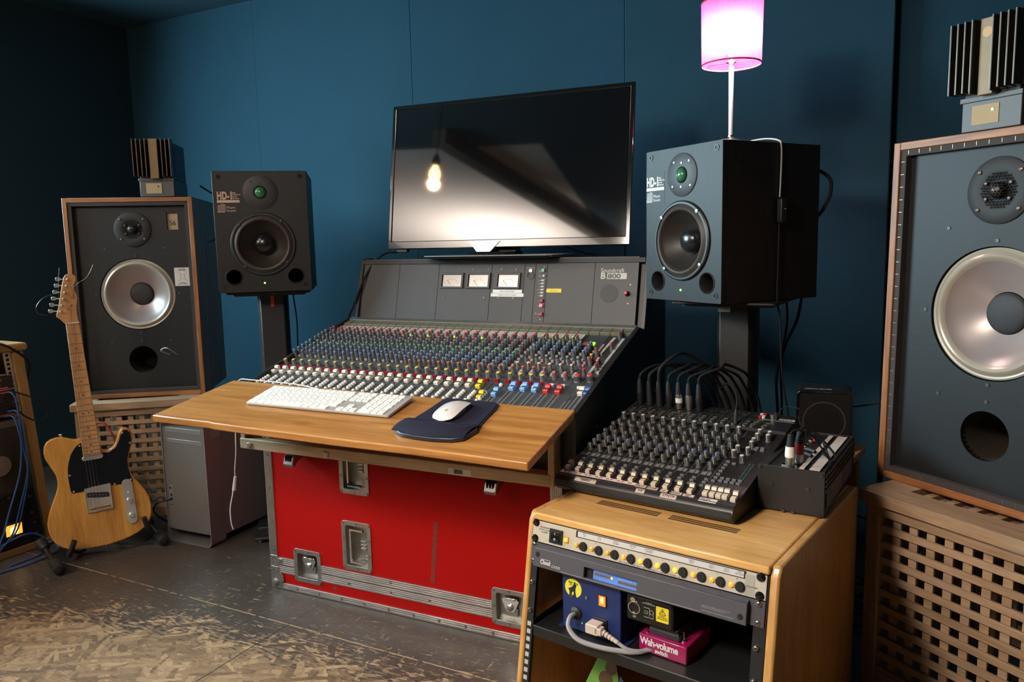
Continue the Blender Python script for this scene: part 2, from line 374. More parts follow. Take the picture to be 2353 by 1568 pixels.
def fabric_mat():
    m_ = bpy.data.materials.new('teal_acoustic_fabric'); m_.use_nodes = True; nt = m_.node_tree; b = nt.nodes['Principled BSDF']; L = nt.links.new; N = nt.nodes.new
    tc = N('ShaderNodeTexCoord'); n = N('ShaderNodeTexNoise'); n.inputs['Scale'].default_value=2.2; n.inputs['Detail'].default_value=5; L(tc.outputs['Object'], n.inputs['Vector'])
    cr = N('ShaderNodeValToRGB'); L(n.outputs['Fac'], cr.inputs[0]); cr.color_ramp.elements[0].position=.3; cr.color_ramp.elements[1].position=.7
    cr.color_ramp.elements[0].color=(0.009,0.054,0.088,1); cr.color_ramp.elements[1].color=(0.012,0.063,0.101,1)
    n2 = N('ShaderNodeTexNoise'); n2.inputs['Scale'].default_value=700; n2.inputs['Detail'].default_value=2; L(tc.outputs['Object'], n2.inputs['Vector'])
    mp = N('ShaderNodeMapping'); mp.inputs['Scale'].default_value=(60,60,900); L(tc.outputs['Object'], mp.inputs['Vector'])
    n3 = N('ShaderNodeTexNoise'); n3.inputs['Scale'].default_value=1; n3.inputs['Detail'].default_value=2; L(mp.outputs[0], n3.inputs['Vector'])
    mu = N('ShaderNodeMixRGB'); mu.blend_type='OVERLAY'; mu.inputs[0].default_value=0.3; L(cr.outputs[0], mu.inputs[1]); L(n3.outputs['Fac'], mu.inputs[2])
    L(mu.outputs[0], b.inputs['Base Color'])
    b.inputs['Roughness'].default_value=0.85; b.inputs['Specular IOR Level'].default_value=0.25; b.inputs['Sheen Weight'].default_value=0.15
    bp = N('ShaderNodeBump'); bp.inputs['Strength'].default_value=0.25; bp.inputs['Distance'].default_value=0.001
    ad = N('ShaderNodeMath'); ad.operation='ADD'; L(n2.outputs['Fac'], ad.inputs[0]); L(n3.outputs['Fac'], ad.inputs[1]); L(ad.outputs[0], bp.inputs['Height']); L(bp.outputs[0], b.inputs['Normal'])
    return m_
M_FLOOR = floor_mat(); M_TEAL = fabric_mat()
M_CEILB = mat('dark_blue_ceiling', (0.012,0.055,0.080), 0.85, bump=0.1)
M_LWALL = mat('dark_teal_wall', (0.008,0.034,0.052), 0.9, bump=0.2, bscale=300, vary=0.12, vscale=3)
M_PALE = mat('pale_plaster', (0.72,0.68,0.64), 0.8, bump=0.1)
M_BEAM = mat('brown_beam', (0.12,0.09,0.07), 0.7)
XL, XR, YF, YN, ZC = -3.82, 2.3, 2.90, -2.9, 2.254
def setting(o, name=None):
    o['kind'] = 'structure'; o.rotation_euler = (0,0,RY); return o
setting(MB().box(XL-.1,XR+.1,YN-.1,YF+.1,-0.08,0.0).build('floor', M_FLOOR))
# back wall: studs behind + stretched fabric panels
setting(MB().box(XL-.1,XR+.1,YF+.05,YF+.15,0,ZC).build('wall_back', M_TEAL))
seams = [XL, -2.90, -1.98, -1.0, -0.08, 0.86, 1.80, XR]
offs = [0.0, 0.0006, -0.0010, -0.016, 0.035, 0.035, 0.035]
k_ = 1
for a,b,o_ in zip(seams[:-1], seams[1:], offs):
    g = 0.0 if b < -1.5 else 0.002
    ob = MB().box(a+(0.0 if a==XL else g), b-g, YF+o_, YF+.05, 0.0, ZC).build('trim_%d'%k_, M_TEAL, bevel=0.0 if b<-1.5 else 0.004)
    setting(ob); k_ += 1
setting(MB().box(XL-.1,XL,YN,YF,0,ZC).build('wall_left', M_LWALL))
setting(MB().box(XR,XR+.1,YN,YF,0,ZC).build('wall_right', M_LWALL))
setting(MB().box(XL,XR,YN-.1,YN,0,ZC).build('wall_front', M_LWALL))
setting(MB().box(XL-.1,XR+.1,0.35,YF+.15,ZC,ZC+.1).build('ceiling', M_CEILB))
# pale part of the ceiling behind the camera, dark painted on its right
setting(MB().box(XL-.1,-1.75,YN-.1,0.35,ZC,ZC+.1).build('ceiling.001', M_PALE))
setting(MB().box(-1.75,XR+.1,YN-.1,0.35,ZC,ZC+.1).build('ceiling.002', M_CEILB))
bm_ = MB(); A=(-2.30,0.62); B=(-1.45,-2.4); d=Vector((B[0]-A[0],B[1]-A[1],0)); an=math.atan2(d.y,d.x)
bm_.box(0,d.length,-.05,.05,ZC-.09,ZC+.0,M=T(A[0],A[1],0)@RZ(an))
setting(bm_.build('trim_8', M_BEAM))
setting(MB().box(XL,XL+.015,YN,YF,0,.09).build('baseboard_left', M_LWALL))
# ================================================================== FLIGHT CASE
M_RED = mat('red_laminate', (0.36,0.002,0.001), 0.6, bump=0.08, bscale=500, vary=0.06, vscale=5, spec=0.15)
CY = -.4524
case = thing('flight_case', 'large red flight case with aluminium edging under the big mixing desk', 'flight case', (-.7692,2.3132,0), CY)
CW, CD, CH = .985, .60, .508
r1 = (.284,.388,.343,.497); r2 = (.282,.387,.109,.260); la1=(.092,.197,.038,.143); la2=(.778,.883,.038,.143)
def inset(r,d): return rect(r[0]+d,r[1]-d,r[2]+d,r[3]-d)
mb = MB().plate(rect(0.003,CW-.003,.006,CH), [inset(r1,.012),inset(r2,.012),inset(la1,.012),inset(la2,.012)], 0, .009)
mb.box(0.003,.012,.009,CD,.006,CH).box(CW-.012,CW-.003,.009,CD,.006,CH).box(0.003,CW-.003,CD-.009,CD,.006,CH).box(.012,CW-.012,.009,CD-.009,.006,.015).box(.012,CW-.012,.009,CD-.009,CH-.009,CH)
mb.build('case_panel', M_RED, case)
for x0,x1 in ((-.004,.027),(CW-.030,CW+.003)):
    mb = MB().box(x0,x1,-.003,-.0002,.02,CH)
    for k in range(5): mb.box(x0+.003+k*.0055,x0+.006+k*.0055,-.0045,-.003,.02,CH)
    mb.box((x0 if x0<0 else x1-.003),(x0+.003 if x0<0 else x1),-.003,.03,.02,CH)
    mb.build('corner_edging', M_ALU, case)
mb = MB().box(.0,CW,-.003,-.0002,.0005,.0215)
for k in range(3): mb.box(.0,CW,-.0055,-.003,.003+k*.0065,.0065+k*.0065)
mb.box(0,CW,-.003,.03,.0005,.003)
mb.build('base_edging', M_ALU, case)
mb = MB()
for x0,x1 in ((.027,.092),(.197,.778),(.883,CW-.03)):
    mb.box(x0,x1,-.003,-.0002,.053,.077).box(x0,x1,-.003,-.0002,.079,.104)
    for z in (.056,.062,.068,.0735,.082,.088,.094,.100): mb.box(x0,x1,-.0042,-.003,z,z+.002)
mb.build('tongue_and_groove_band', M_ALU, case)
def rivets(pts, y=-.0035, r=.0028, name='rivet'):
    mb = MB()
    for x,z in pts: mb.lathe([(r+.0014,0),(r+.0012,-.0004),(r,-.0004)], 12, axis='Y', c=(x,y,z), mi=1, cap1=False).lathe([(r,-.0004),(r*.85,-.0020),(r*.4,-.0026)], 12, axis='Y', c=(x,y,z))  # flat dark ring around each rivet head
    return mb
rivets([(.0115,.43),(.0125,.325),(.013,.22),(.013,.127),(.3,.066),(.45,.095),(.58,.066),(.45,.066)],-.0045).each('rivet', [M_SCREW,mat('rivet_dark_ring',(0.05,0.045,0.04),.7)], case)
rivets([(.10+.085*k,.012) for k in range(11)],-.0055,.003).each('rivet', [M_SCREW,mat('rivet_dark_ring',(0.05,0.045,0.04),.7)], case)
# ball corner + brace
mb = MB()
for cx in (.016, CW-.016):
    mb.lathe([(0.001,-.018),(.009,-.016),(.015,-.010),(.018,0),(.015,.010),(.009,.016),(.001,.018)], 20, c=(cx,.006,.020))
mb.each('ball_corner', mat('dull_steel',(0.20,0.19,0.18),.5,.7), case)
for sx,bx in ((1,0),(-1,CW)):
    pts = [(0,.108),(.03,.108),(.03,.10),(.046,.10),(.046,.082),(.028,.080),(.028,.076),(.0,.076)]
    pts2= [(0,.072),(.03,.072),(.033,.055),(.045,.046),(.05,.032),(.043,.02),(.038,.004),(0,.004)]
    for pp in (pts,pts2):
        mb = MB().prism([(bx+sx*x,z) for x,z in pp], -.0055,-.003, axis='Y'); mb.build('corner_brace', M_STEEL, case, bevel=.0008)
    rivets([(bx+sx*x,z) for x,z in ((.008,.1),(.008,.085),(.036,.091),(.008,.062),(.024,.06),(.038,.035),(.012,.03))],-.0055,.0027).each('rivet', [M_SCREW,mat('rivet_dark_ring',(0.05,0.045,0.04),.7)], case)
def dish(name, r, depth, grip=None):
    x0,x1,z0,z1 = r
    p = MB().plate(rrect(x0,x1,z0,z1,.012), [rrect(x0+.014,x1-.014,z0+.014,z1-.014,.006)], -.003, -.0003)
    a0,a1,b0,b1 = x0+.014,x1-.014,z0+.014,z1-.014
    p.box(a0-.001,a0,-.001,depth,b0,b1).box(a1,a1+.001,-.001,depth,b0,b1).box(a0,a1,-.001,depth,b0-.001,b0).box(a0,a1,-.001,depth,b1,b1+.001).box(a0,a1,depth-.001,depth,b0,b1)
    o = p.build(name, M_STEEL, case, bevel=.0006)
    P=[]
    n=3 if (z1-z0)>.12 else 2
    for k in range(n+1):
        z=z0+.007+(z1-z0-.014)*k/n; P+= [(x0+.0065,z),(x1-.0065,z)]
    P += [((x0+x1)/2,z0+.0065),((x0+x1)/2,z1-.0065)]
    rr_=rivets(P,-.003,.0026).each('rivet', [M_SCREW,mat('rivet_dark_ring',(0.05,0.045,0.04),.7)], o)
    return o
for r in (r1,r2):
    d_ = dish('recessed_handle', r, .030)
    x0,x1,z0,z1 = r
    MB().tube([(x1-.028,-.001,z1-.026),(x0+.03,-.002,z1-.026)], .0045, 10, smooth=1).tube([(x0+.03,-.002,z1-.026),(x0+.026,.004,z1-.03),(x0+.026,.004,z0+.03),(x0+.03,-.002,z0+.026)], .0035, 8, smooth=1).tube([(x0+.03,-.002,z0+.026),(x1-.028,-.001,z0+.026)], .0045, 10, smooth=1).build('grip', M_CHROME, d_)
    h = MB()
    for k in range(3): h.box(x1-.047,x1-.028,.010,.021,(z0+z1)/2-.014+k*.011,(z0+z1)/2-.007+k*.011)
    for z in (z0+.04,z1-.04,z1-.05,z0+.03): h.lathe([(.004,0),(.003,-.003)],10,axis='Y',c=(x1-.034,.021,z))
    h.build('hinge', M_STEEL, d_, bevel=.001)
for r in (la1,la2):
    d_ = dish('butterfly_latch', r, .016)
    cx=(r[0]+r[1])/2; cz=(r[2]+r[3])/2
    MB().prism([(cx-.022,cz+.008),(cx-.026,cz+.02),(cx-.018,cz+.026),(cx+.018,cz+.026),(cx+.026,cz+.018),(cx+.02,cz+.004),(cx+.012,cz-.012),(cx-.01,cz-.014)], .004,.0065, axis='Y').box(cx-.016,cx+.016,-.001,.008,cz+.02,cz+.028).build('twist_plate', M_CHROME, d_, bevel=.0015)
    MB().lathe([(.0095,.004),(.0095,.001),(.007,-.0015),(.002,-.003)],16,axis='Y',c=(cx,0,cz)).build('twist_hub', M_SCREW, d_)
    MB().box(cx-.02,cx+.02,.008,.015,cz-.026,cz-.004).build('keeper', M_STEEL, d_, bevel=.001)
M_TAPEBR = mat('brown_tape_residue', (0.17,0.016,0.006), 0.7, vary=0.5, vscale=90)
MB().prism([(.602,.298),(.617,.298),(.598,.118),(.584,.118)], -.0004,-.0001, axis='Y').build('tape_residue', M_TAPEBR, case)
MB().prism([(.235,.045),(.252,.046),(.253,.033),(.237,.031)], -.0004,-.0001, axis='Y').build('tape_residue', M_TAPEBR, case)
# clips sticking out below the desk
for cx in (.150,.815):
    t_ = MB().prism([(-.0,.470),(-.045,.462),(-.060,.452),(-.068,.430),(-.060,.420),(-.048,.432),(-.03,.440),(0,.445)], cx-.018, cx+.018, axis='X')
    o=t_.build('case_clip', M_STEEL, case, bevel=.002)
    MB().box(cx-.010,cx-.007,-.0665,-.055,.440,.456).box(cx-.002,cx+.001,-.0665,-.055,.440,.456).box(cx+.006,cx+.009,-.0665,-.055,.440,.456).build('clip_slot', M_DARK, o)

# ================================================================== DESK SLAB
M_OAK = wood('oiled_oak', (0.34,0.135,0.028), (0.52,0.245,0.066), 0, (2.4,42), 0.36, 0.15, knots=0.55)
M_PINE = wood('raw_pine', (0.50,0.36,0.21), (0.64,0.49,0.31), 0, (3,30), 0.6)
DY_, DA = -.483, math.radians(10)
DO=Vector((-.8387,2.2789,.6692)); DK=.965
desk = thing('desk', 'sloping oak board desk fixed over the front of the red flight case', 'desk', (DO.x,DO.y,.0), DY_)
def slabM(): return T(0,0,DO.z) @ RX(DA) @ Matrix.Scale(DK,4)
SL = slabM()
out = [(-.0093,-.2935),(.10,-.2935),(.2128,-.2915),(.23,-.2945),(.3481,-.2965),(.6364,-.2965),(.8627,-.2935),(1.0465,-.2955),(1.1657,-.298),(1.151,-.010),(1.15,.001),(.0,.001)]
MB().prism(out, -.021, 0).build('slab', M_OAK, desk, bevel=.004, seg=3).matrix_local = SL
# pale underframe
und = MB().box(.035,1.00,-.02,.02,0,.020)
cl_ = Matrix.Rotation(CY-DY_,4,'Z')
P0 = Vector((-.7692,2.3132,0)); rel = Matrix.Rotation(-DY_,4,'Z') @ (P0 - Vector((DO.x,DO.y,0)))
FRM = Matrix.Translation(rel) @ cl_
MB().box(.038,1.012,-.135,-.105,.487,.517,M=FRM).build('batten', M_PINE, desk, bevel=.002)
MB().prism([(-.134,.488),(-.084,.488),(-.084,.612),(-.118,.606),(-.130,.600)], 1.005,1.022, axis='X', M=FRM).build('side_bracket', M_PINE, desk, bevel=.002)
MB().prism([(-.134,.488),(-.084,.488),(-.084,.612),(-.118,.606),(-.130,.600)], .040,.056, axis='X', M=FRM).build('side_bracket', M_PINE, desk, bevel=.002)
for x in (.075,.352):
    o=MB().box(x-.008,x+.008,-.138,-.135,.489,.506,M=FRM).build('bracket_plate', M_STEEL, desk, bevel=.001)
    MB().lathe([(.0035,-.138),(.003,-.1405)],10,axis='Y',c=(x+.001,0,.495),M=FRM).build('screw', M_SCREW, o)
o=MB().box(.735,.80,-.1356,-.1351,.489,.505,M=FRM).build('barcode_sticker', M_WHITE, desk)
b_=MB()
for k in range(14): b_.box(.752+k*.0018,.7528+k*.0018+(.0004 if k%3 else .0),-.1360,-.1356,.492,.503,M=FRM)
b_.build('barcode', M_BLACKM, o)

# ================================================================== KEYBOARD, MOUSE, PAD on the slab
DM = Matrix.Translation(DO) @ RZ(DY_) @ RX(DA) @ Matrix.Scale(DK,4)     # slab plane in the world
def on_slab(name,label,cat,u,v,rz=0,h=0.0,tilt=0.0,group=None):
    t = thing(name,label,cat,group=group); t.matrix_world = DM @ T(u,v,h) @ RZ(rz) @ RX(tilt); return t
M_ALUK = mat('bead_blasted_aluminium', (0.62,0.60,0.57), 0.35, 0.9)
M_KEY = mat('white_key', (0.88,0.85,0.81), 0.45)
kb = on_slab('computer_keyboard','full size white and aluminium computer keyboard on the oak desk','keyboard',.2245,-.167,.018,0.0,.06)
S_=1.12; SY_=1.05
MB().prism(rrect(0,.4315*S_,0,.1143*SY_,.006), .002, .0085).build('keyboard_base', mat('keyboard_aluminium',(0.46,0.43,0.40),.4,.25), kb, bevel=.001)
MB().box(.01,.42*S_,.09,.115,-.004,.003).build('keyboard_foot', M_WHITE, kb)
rows=[]
P=.01905
def row(y,h,ws,x0=.0045):
    x=x0
    for w in ws:
        if w>0: rows.append((x,y,w*P-.0018,h)); x+=w*P
        else: x+=-w*P
row(.0035,.0162,[1.5,1.25,1.25,5.0,1.25,1.25,1.5]); 
row(.0225,.0162,[1.25,1]+[1]*10+[1.75+0])
row(.0415,.0162,[1.75]+[1]*11+[1.25]);
row(.0605,.0162,[1.5]+[1]*12+[.75+.0])
row(.0795,.0162,[1]+[1]*12+[1.5-.25])
row(.0985,.0105,[1]+[1]*13)
X2=.0045+14.45*P
for i in range(3):
    rows.append((X2+i*P,.0035,P-.0026,.0085 if False else .0162))
    rows.append((X2+i*P,.0605,P-.0026,.0162)); rows.append((X2+i*P,.0795,P-.0026,.0162)); rows.append((X2+i*P,.0985,P-.0026,.0105))
rows.append((X2+P,.0225,P-.0026,.0162))
X3=X2+3.25*P
for j in range(5):
    for i in range(4):
        if j==0 and i==1: continue
        if j==0 and i==0: rows.append((X3,.0035,2*P-.0026,.0162)); continue
        if i==3 and j==1: continue
        if i==3 and j==0: rows.append((X3+3*P,.0035,P-.0026,.0352)); continue
        rows.append((X3+i*P,.0035+j*P*.9974,P-.0026,.0162))
for i in range(4): rows.append((X3+i*P,.0985,P-.0026,.0105))
rows.sort(key=lambda r:(r[1],-r[0]))
rest = MB()
for n_,(x,y,w,h) in enumerate(rows):
    mb = MB() if n_<100 else rest
    x,y,w,h=x*S_,y*SY_,w*S_,h*SY_
    mb.add([(x,y,.008),(x+w,y,.008),(x+w,y+h,.008),(x,y+h,.008),(x+.0006,y+.0006,.0112),(x+w-.0006,y+.0006,.0112),(x+w-.0006,y+h-.0006,.0112),(x+.0006,y+h-.0006,.0112)],[(0,3,2,1),(4,5,6,7),(0,1,5,4),(1,2,6,5),(2,3,7,6),(3,0,4,7)])
    if n_<100: mb.build('key', M_KEY, kb)
if rest.v: rest.build('key', M_KEY, kb, kind='stuff')
mk=MB()
for n_,(x,y,w,h) in enumerate(rows):
    if w<.0185 and h>.012: mk.box((x+w*.4)*S_,(x+w*.6)*S_,(y+h*.35)*SY_,(y+h*.65)*SY_,.0112,.0113)
mk.build('key_legend', mat('grey_print',(0.45,0.44,0.43),.6), kb)
cb = MB().tube([tuple(DM@Vector(p)) for p in ((.72-.30,-.030,.012),(.40,-.024,.004),(.36,-.021,.004),(.30,-.007,.004),(.25,.0005,.004),(.157,.004,.004),(.071,.004,.004),(.02,.010,.0),(-.02,.03,-.03),(-.03,.06,-.10))], .0016, 8)
bpy.context.view_layer.update(); kin=kb.matrix_world.inverted(); cb.v=[kin@v for v in cb.v]; cb.build('cable', M_WHITE, kb)
M_PAD = mat('navy_fabric', (0.010,0.009,0.026), 0.85, bump=0.3, bscale=900, spec=0.3)
M_PADR = mat('dark_blue_rubber', (0.012,0.018,0.030), 0.35)
pad = on_slab('mouse_pad','navy blue mouse pad with gel wrist rest on the oak desk','mouse pad',0,0,0,.0005)
po=[(.765,-.170),(.778,-.145),(.781,-.10),(.781,-.02),(.786,-.008),(.80,-.004),(.935,-.006),(.950,-.018),(.958,-.045),(.963,-.10),(.973,-.165),(.982,-.19),(.975,-.235),(.95,-.250),(.90,-.257),(.85,-.256),(.81,-.250),(.782,-.235),(.768,-.205)]
MB().prism(po,0,.004).prism([(.765,-.170),(.775,-.160),(.84,-.165),(.90,-.165),(.968,-.160),(.982,-.19),(.975,-.235),(.95,-.250),(.90,-.257),(.85,-.256),(.81,-.250),(.782,-.235),(.768,-.205)],.0,.011).build('pad_base', M_PADR, pad, bevel=.002)
MB().prism([(.7835+(x-.7835)*1,y) for x,y in [(.785,-.16),(.785,-.02),(.80,-.008),(.93,-.010),(.946,-.022),(.953,-.05),(.96,-.11),(.966,-.165)]],.004,.0052).build('pad_surface', M_PAD, pad)
# wrist rest: domed
vs=[];fs=[];NX,NY=28,12
for j in range(NY+1):
    for i in range(NX+1):
        s_=i/NX; t_=j/NY
        xx=.773+ s_*.202
        yb=-.150-.02*math.sin(s_*PI)*0.5-.012*abs(math.sin(s_*PI*2)); yf=-.236-.018*math.sin(s_*PI)
        yy=yf+(yb-yf)*t_
        z=.0095+.0165*(math.sin(PI*min(1,max(0,t_)))**.7)*(math.sin(PI*min(1,max(0,.02+s_*.96)))**.35)-.006*t_**3
        z+= .0011*math.sin(s_*90)*math.exp(-((t_-.10)/.10)**2)+.0009*math.sin(s_*31+t_*5)*math.exp(-((t_-.8)/.2)**2)
        vs.append((xx,yy,z))
for j in range(NY):
    for i in range(NX):
        a=j*(NX+1)+i; fs.append((a,a+1,a+NX+2,a+NX+1))
MB().add(vs,fs).build('wrist_rest', M_PAD, pad, angle=1.5)
ms = on_slab('computer_mouse','flat white computer mouse lying on the navy mouse pad','mouse',.862,-.100,.06,.0058)
vs=[];fs=[];NX,NY=18,24
for j in range(NY+1):
    for i in range(NX+1):
        a=-1+2*i/NX; b=-1+2*j/NY
        # superellipse footprint
        wx=.033*(1-abs(b)**4.0)**.25 if abs(b)<1 else .001; x=a*max(wx,.006); y=b*.060
        z=.0035+.0175*(max(0,1-b*b))**.6*(1-.45*a*a)+.001
        vs.append((x,y,z))
for j in range(NY):
    for i in range(NX):
        q=j*(NX+1)+i; fs.append((q,q+1,q+NX+2,q+NX+1))
o=MB().add(vs,fs); o.build('shell', mat('glossy_white',(0.80,0.76,0.74),.18,coat=.5), ms, angle=1.5)
MB().prism([(.028*math.cos(2*PI*k/28)*(1 if True else 0),.056*math.sin(2*PI*k/28)) for k in range(28)],0,.005).build('mouse_base', M_ALUK, ms)
ap=MB().prism([(x*.0045,(y)*.005-.028) for x,y in [(0,-.9),(.35,-1),(.75,-.5),(.6,0),(.9,.5),(.5,.8),(0,.62),(-.5,.8),(-.95,.35),(-.85,-.4),(-.4,-1)]],.0198,.0201).prism([(.0006+.0012*math.cos(a_/6*PI),-.0225+.002*math.sin(a_/6*PI)) for a_ in range(12)],.0206,.0209)
ap.build('mouse_emblem', mat('grey_print',(0.45,0.44,0.43),.6), ms)
# ================================================================== MIXING CONSOLE
CW_ = 1.0354; SLP = math.atan2(.1369,.4595); Z0 = .659
con = thing('mixing_console','large grey 32 channel mixing console with meter bridge and coloured knobs','mixing console',(-.7732,2.2676,0),-.4717)
M_CGREY = mat('console_grey',(0.105,0.105,0.110),0.55,vary=.12,vscale=25)
M_PANEL = mat('console_panel_dark',(0.050,0.052,0.055),0.55,vary=.15,vscale=40)
M_SIDE = mat('console_side_black',(0.014,0.014,0.014),0.45,bump=.1,bscale=300)
M_BGREY = mat('bridge_grey',(0.038,0.036,0.037),0.48,vary=.10,vscale=14,bump=.06,bscale=400)
M_OLIVE = mat('olive_cap',(0.135,0.130,0.085),0.5)
M_KN = mat('knob_grey',(0.110,0.113,0.118),0.40)
CC = dict(blue=(0.16,0.27,0.55),green=(0.10,0.42,0.29),grey=(0.24,0.24,0.24),red=(0.65,0.04,0.04),yellow=(0.80,0.58,0.08),orange=(0.75,0.17,0.04),white=(0.78,0.72,0.62),dark=(0.03,0.03,0.03),darkred=(0.30,0.005,0.02),lightblue=(0.20,0.46,0.85),royal=(0.02,0.13,0.48),yellowcap=(0.85,0.62,0.02),cream=(0.80,0.70,0.58),pink=(0.95,0.25,0.32))
MK_ = {k:mat('cap_'+k,v,.4) for k,v in CC.items()}
def SM(u,v,h=0): return T(0,0,Z0) @ RX(SLP) @ T(u,v,h)
# body below the surface
cs,sn = math.cos(SLP), math.sin(SLP)
def sp_(v,h=0): return (v*cs-h*sn, Z0+v*sn+h*cs)
side = [(-.036,.512), sp_(-.036,-.006), sp_(-.034,.012), sp_(.478,.016), (.500,.800), (.557,1.012), (.60,1.016), (.69,.985), (.72,.93), (.72,.512)]
for x0,x1 in ((-.014,-.0005),(CW_+.0005,CW_+.014)):
    MB().prism(side, x0, x1, axis='X').build('side_cheek', M_SIDE, con, bevel=.0015)
body = [(-.030,.514), sp_(-.031,-.004), sp_(.482,-.004), (.524,.781), (.575,.990), (.69,.97),(.70,.514)]
MB().prism(body, .0006, CW_-.0006, axis='X').build('console_body', M_SIDE, con)
MB().prism([sp_(-.034,-.02),sp_(-.034,.002),sp_(-.029,.002),sp_(-.029,-.02)],0,CW_,axis='X').build('front_strip', M_ALUK, con)
# vents on the right front below
vt=MB()
for i in range(6):
    for j in range(7): vt.cyl(.0016,-.0309,-.0302,8,axis='Y',c=(CW_-.06+i*.008,0,.532+j*.012))
vt.build('vent_hole', M_DARK, con)
NCH=32; PIT=.0327
def XI(i): return .0075+PIT*i
mod = MB().box(0,PIT-.0007,-.029,.482,-.003,0)
m0 = None
for i in range(NCH):
    x = XI(i)-.0185 if i else .0005
    w = PIT-.0007 if i else XI(1)-.0185-.0012
    if i==NCH-1: w = CW_-x-.0005
    if i in (0,NCH-1): o = MB().box(0,w,-.029,.482,-.003,0).build('channel_module', M_PANEL, con)
    elif m0 is None: m0 = o = mod.build('channel_module', M_PANEL, con)
    else: o = m0.copy(); COL.objects.link(o)
    o.matrix_local = SM(x,0,0)
eb0=None
ebm = MB().box(0,PIT-.0012,.4485,.480,0,.010).prism([(.4455,0),(.4485,0),(.4485,.010),(.4470,.0095)],0,PIT-.0012,axis='X')
for i in range(NCH):
    x = XI(i)-.0185+.0002
    if eb0 is None: eb0=o=ebm.build('end_cap', M_OLIVE, con, bevel=.0008)
    else: o=eb0.copy(); COL.objects.link(o)
    o.matrix_local = SM(max(x,.0),0,0)
MB().box(.0,CW_,.480,.500,0,.013,M=SM(0,0,0)).build('rear_rail', M_ALUK, con)
# ---- knobs
def knob_mesh(kind, col):
    mb=MB()
    if kind=='tall': mb.lathe([(.0060,0),(.0058,.0020),(.0054,.0125),(.0046,.0132),(.0042,.0240),(.0041,.0248)],12,cap1=False); mb.lathe([(.0041,.0248),(.0038,.0264),(.0028,.0270)],12,mi=1); mb.box(-.0005,.0005,-.0056,-.0040,.003,.0125,mi=1).box(-.0005,.0005,-.0045,-.0036,.014,.0262,mi=1)
    elif kind=='wide': mb.lathe([(.0074,0),(.0072,.0020),(.0064,.003),(.0055,.0165),(.0052,.0172)],14,cap1=False); mb.lathe([(.0052,.0172),(.0048,.0182),(.004,.0184)],14,mi=1); mb.box(-.0005,.0005,-.0062,-.0050,.004,.0178,mi=1)
    elif kind=='big':
        mb.lathe([(.0105,0),(.0105,.0025),(.0092,.004),(.0080,.0185),(.0075,.0192)],24,cap1=False); mb.lathe([(.0075,.0192),(.0068,.0202),(.005,.0204)],24,mi=1)
        for k in range(18):
            a=2*PI*k/18; mb.box(.0080,.0098,-.0005,.0005,.004,.017,M=RZ(a))
    elif kind=='dome': mb.lathe([(.0052,0),(.0054,.0035),(.0043,.0060),(.0026,.0076),(.0008,.0080)],12)
    elif kind=='led': mb.box(-.0022,.0022,-.0022,.0022,0,.0055)
    elif kind=='btn': mb.box(-.0036,.0036,-.0026,.0026,0,.0060)
    elif kind=='sq': mb.box(-.0050,.0050,-.0050,.0050,0,.0070)
    elif kind=='mute': mb.box(-.0062,.0062,-.0045,.0045,0,.0075)
    elif kind=='fader':
        # concave stepped fader cap seen along the slope
        pr=[(-.0135,0),(-.0140,.0078),(-.0125,.0098),(-.0035,.0092),(0,.0070),(.0025,.0100),(.0050,.0145),(.0120,.0150),(.0140,.0125),(.0135,0)]
        mb.prism(pr,-.0066,.0066,axis='X'); mb.box(-.0067,.0067,-.0002,.0006,.004,.0102,mi=1); mb.box(-.0012,.0012,-.008,.008,-.003,.002,mi=1)
    return mb
KM={}
def kproto(kind,col):
    key=(kind,col)
    if key not in KM:
        mb=knob_mesh(kind,col)
        if kind in('tall','wide','big'): ms_=[M_KN,MK_[col]]
        elif kind=='fader': ms_=[MK_[col],MK_['dark']]
        else: ms_=[MK_[col] if col in MK_ else MC[col]]
        KM[key]=(mb,ms_)
    return KM[key]
mat('dome_white',(0.80,0.78,0.74),.35); mat('btn_grey',(0.50,0.47,0.44),.45); mat('led_red',(.7,.10,.10),.4,emit=(1,.15,.12),estr=.35); mat('led_green',(.1,.6,.05),.4,emit=(.25,1,.05),estr=2.2); mat('led_yellow',(.6,.6,.05),.4,emit=(.7,1,.1),estr=.8)
items=[]   # (part name, kind, col, u, v, rot)
for i in range(24):
    x=XI(i)
    ks=[('blue',.193),('blue',.2135),('blue',.233),('green',.2525),('green',.272),('grey',.2985),('grey',.317),('grey',.3355),('grey',.354),('red',.371)]
    for j,(c,v) in enumerate(ks):
        dx = -.0085 + (.008 if j in (9,) else 0)
        items.append(('rotary_knob','tall',c,x+dx,v))
        if j<9: items.append(('push_button','btn','btn_grey',x+.0035,v+.004))
    items.append(('rotary_knob','tall','red',x+.002,.384))
    items.append(('rotary_knob','wide','yellow',x-.002,.1405))
    if i>=14: items.append(('rotary_knob','tall','orange',x-.009,.168))
    items.append(('mute_button','mute','darkred',x+.0035,.1175))
    for r_ in range(7):
        for c_ in range(3):
            items.append(('push_button','btn','btn_grey',x-.0115+c_*.0088,.394+r_*.0072))
    items.append(('indicator','led','led_red' if i not in(9,11,14,17) else 'led_yellow',x+.011,.3895))
    for v in (.0185,.0287,.0388,.0488): items.append(('push_button','dome','dome_white',x+.0045,v))
    if i<24: items.append(('push_button','dome','dome_white',x+.002,.0035))
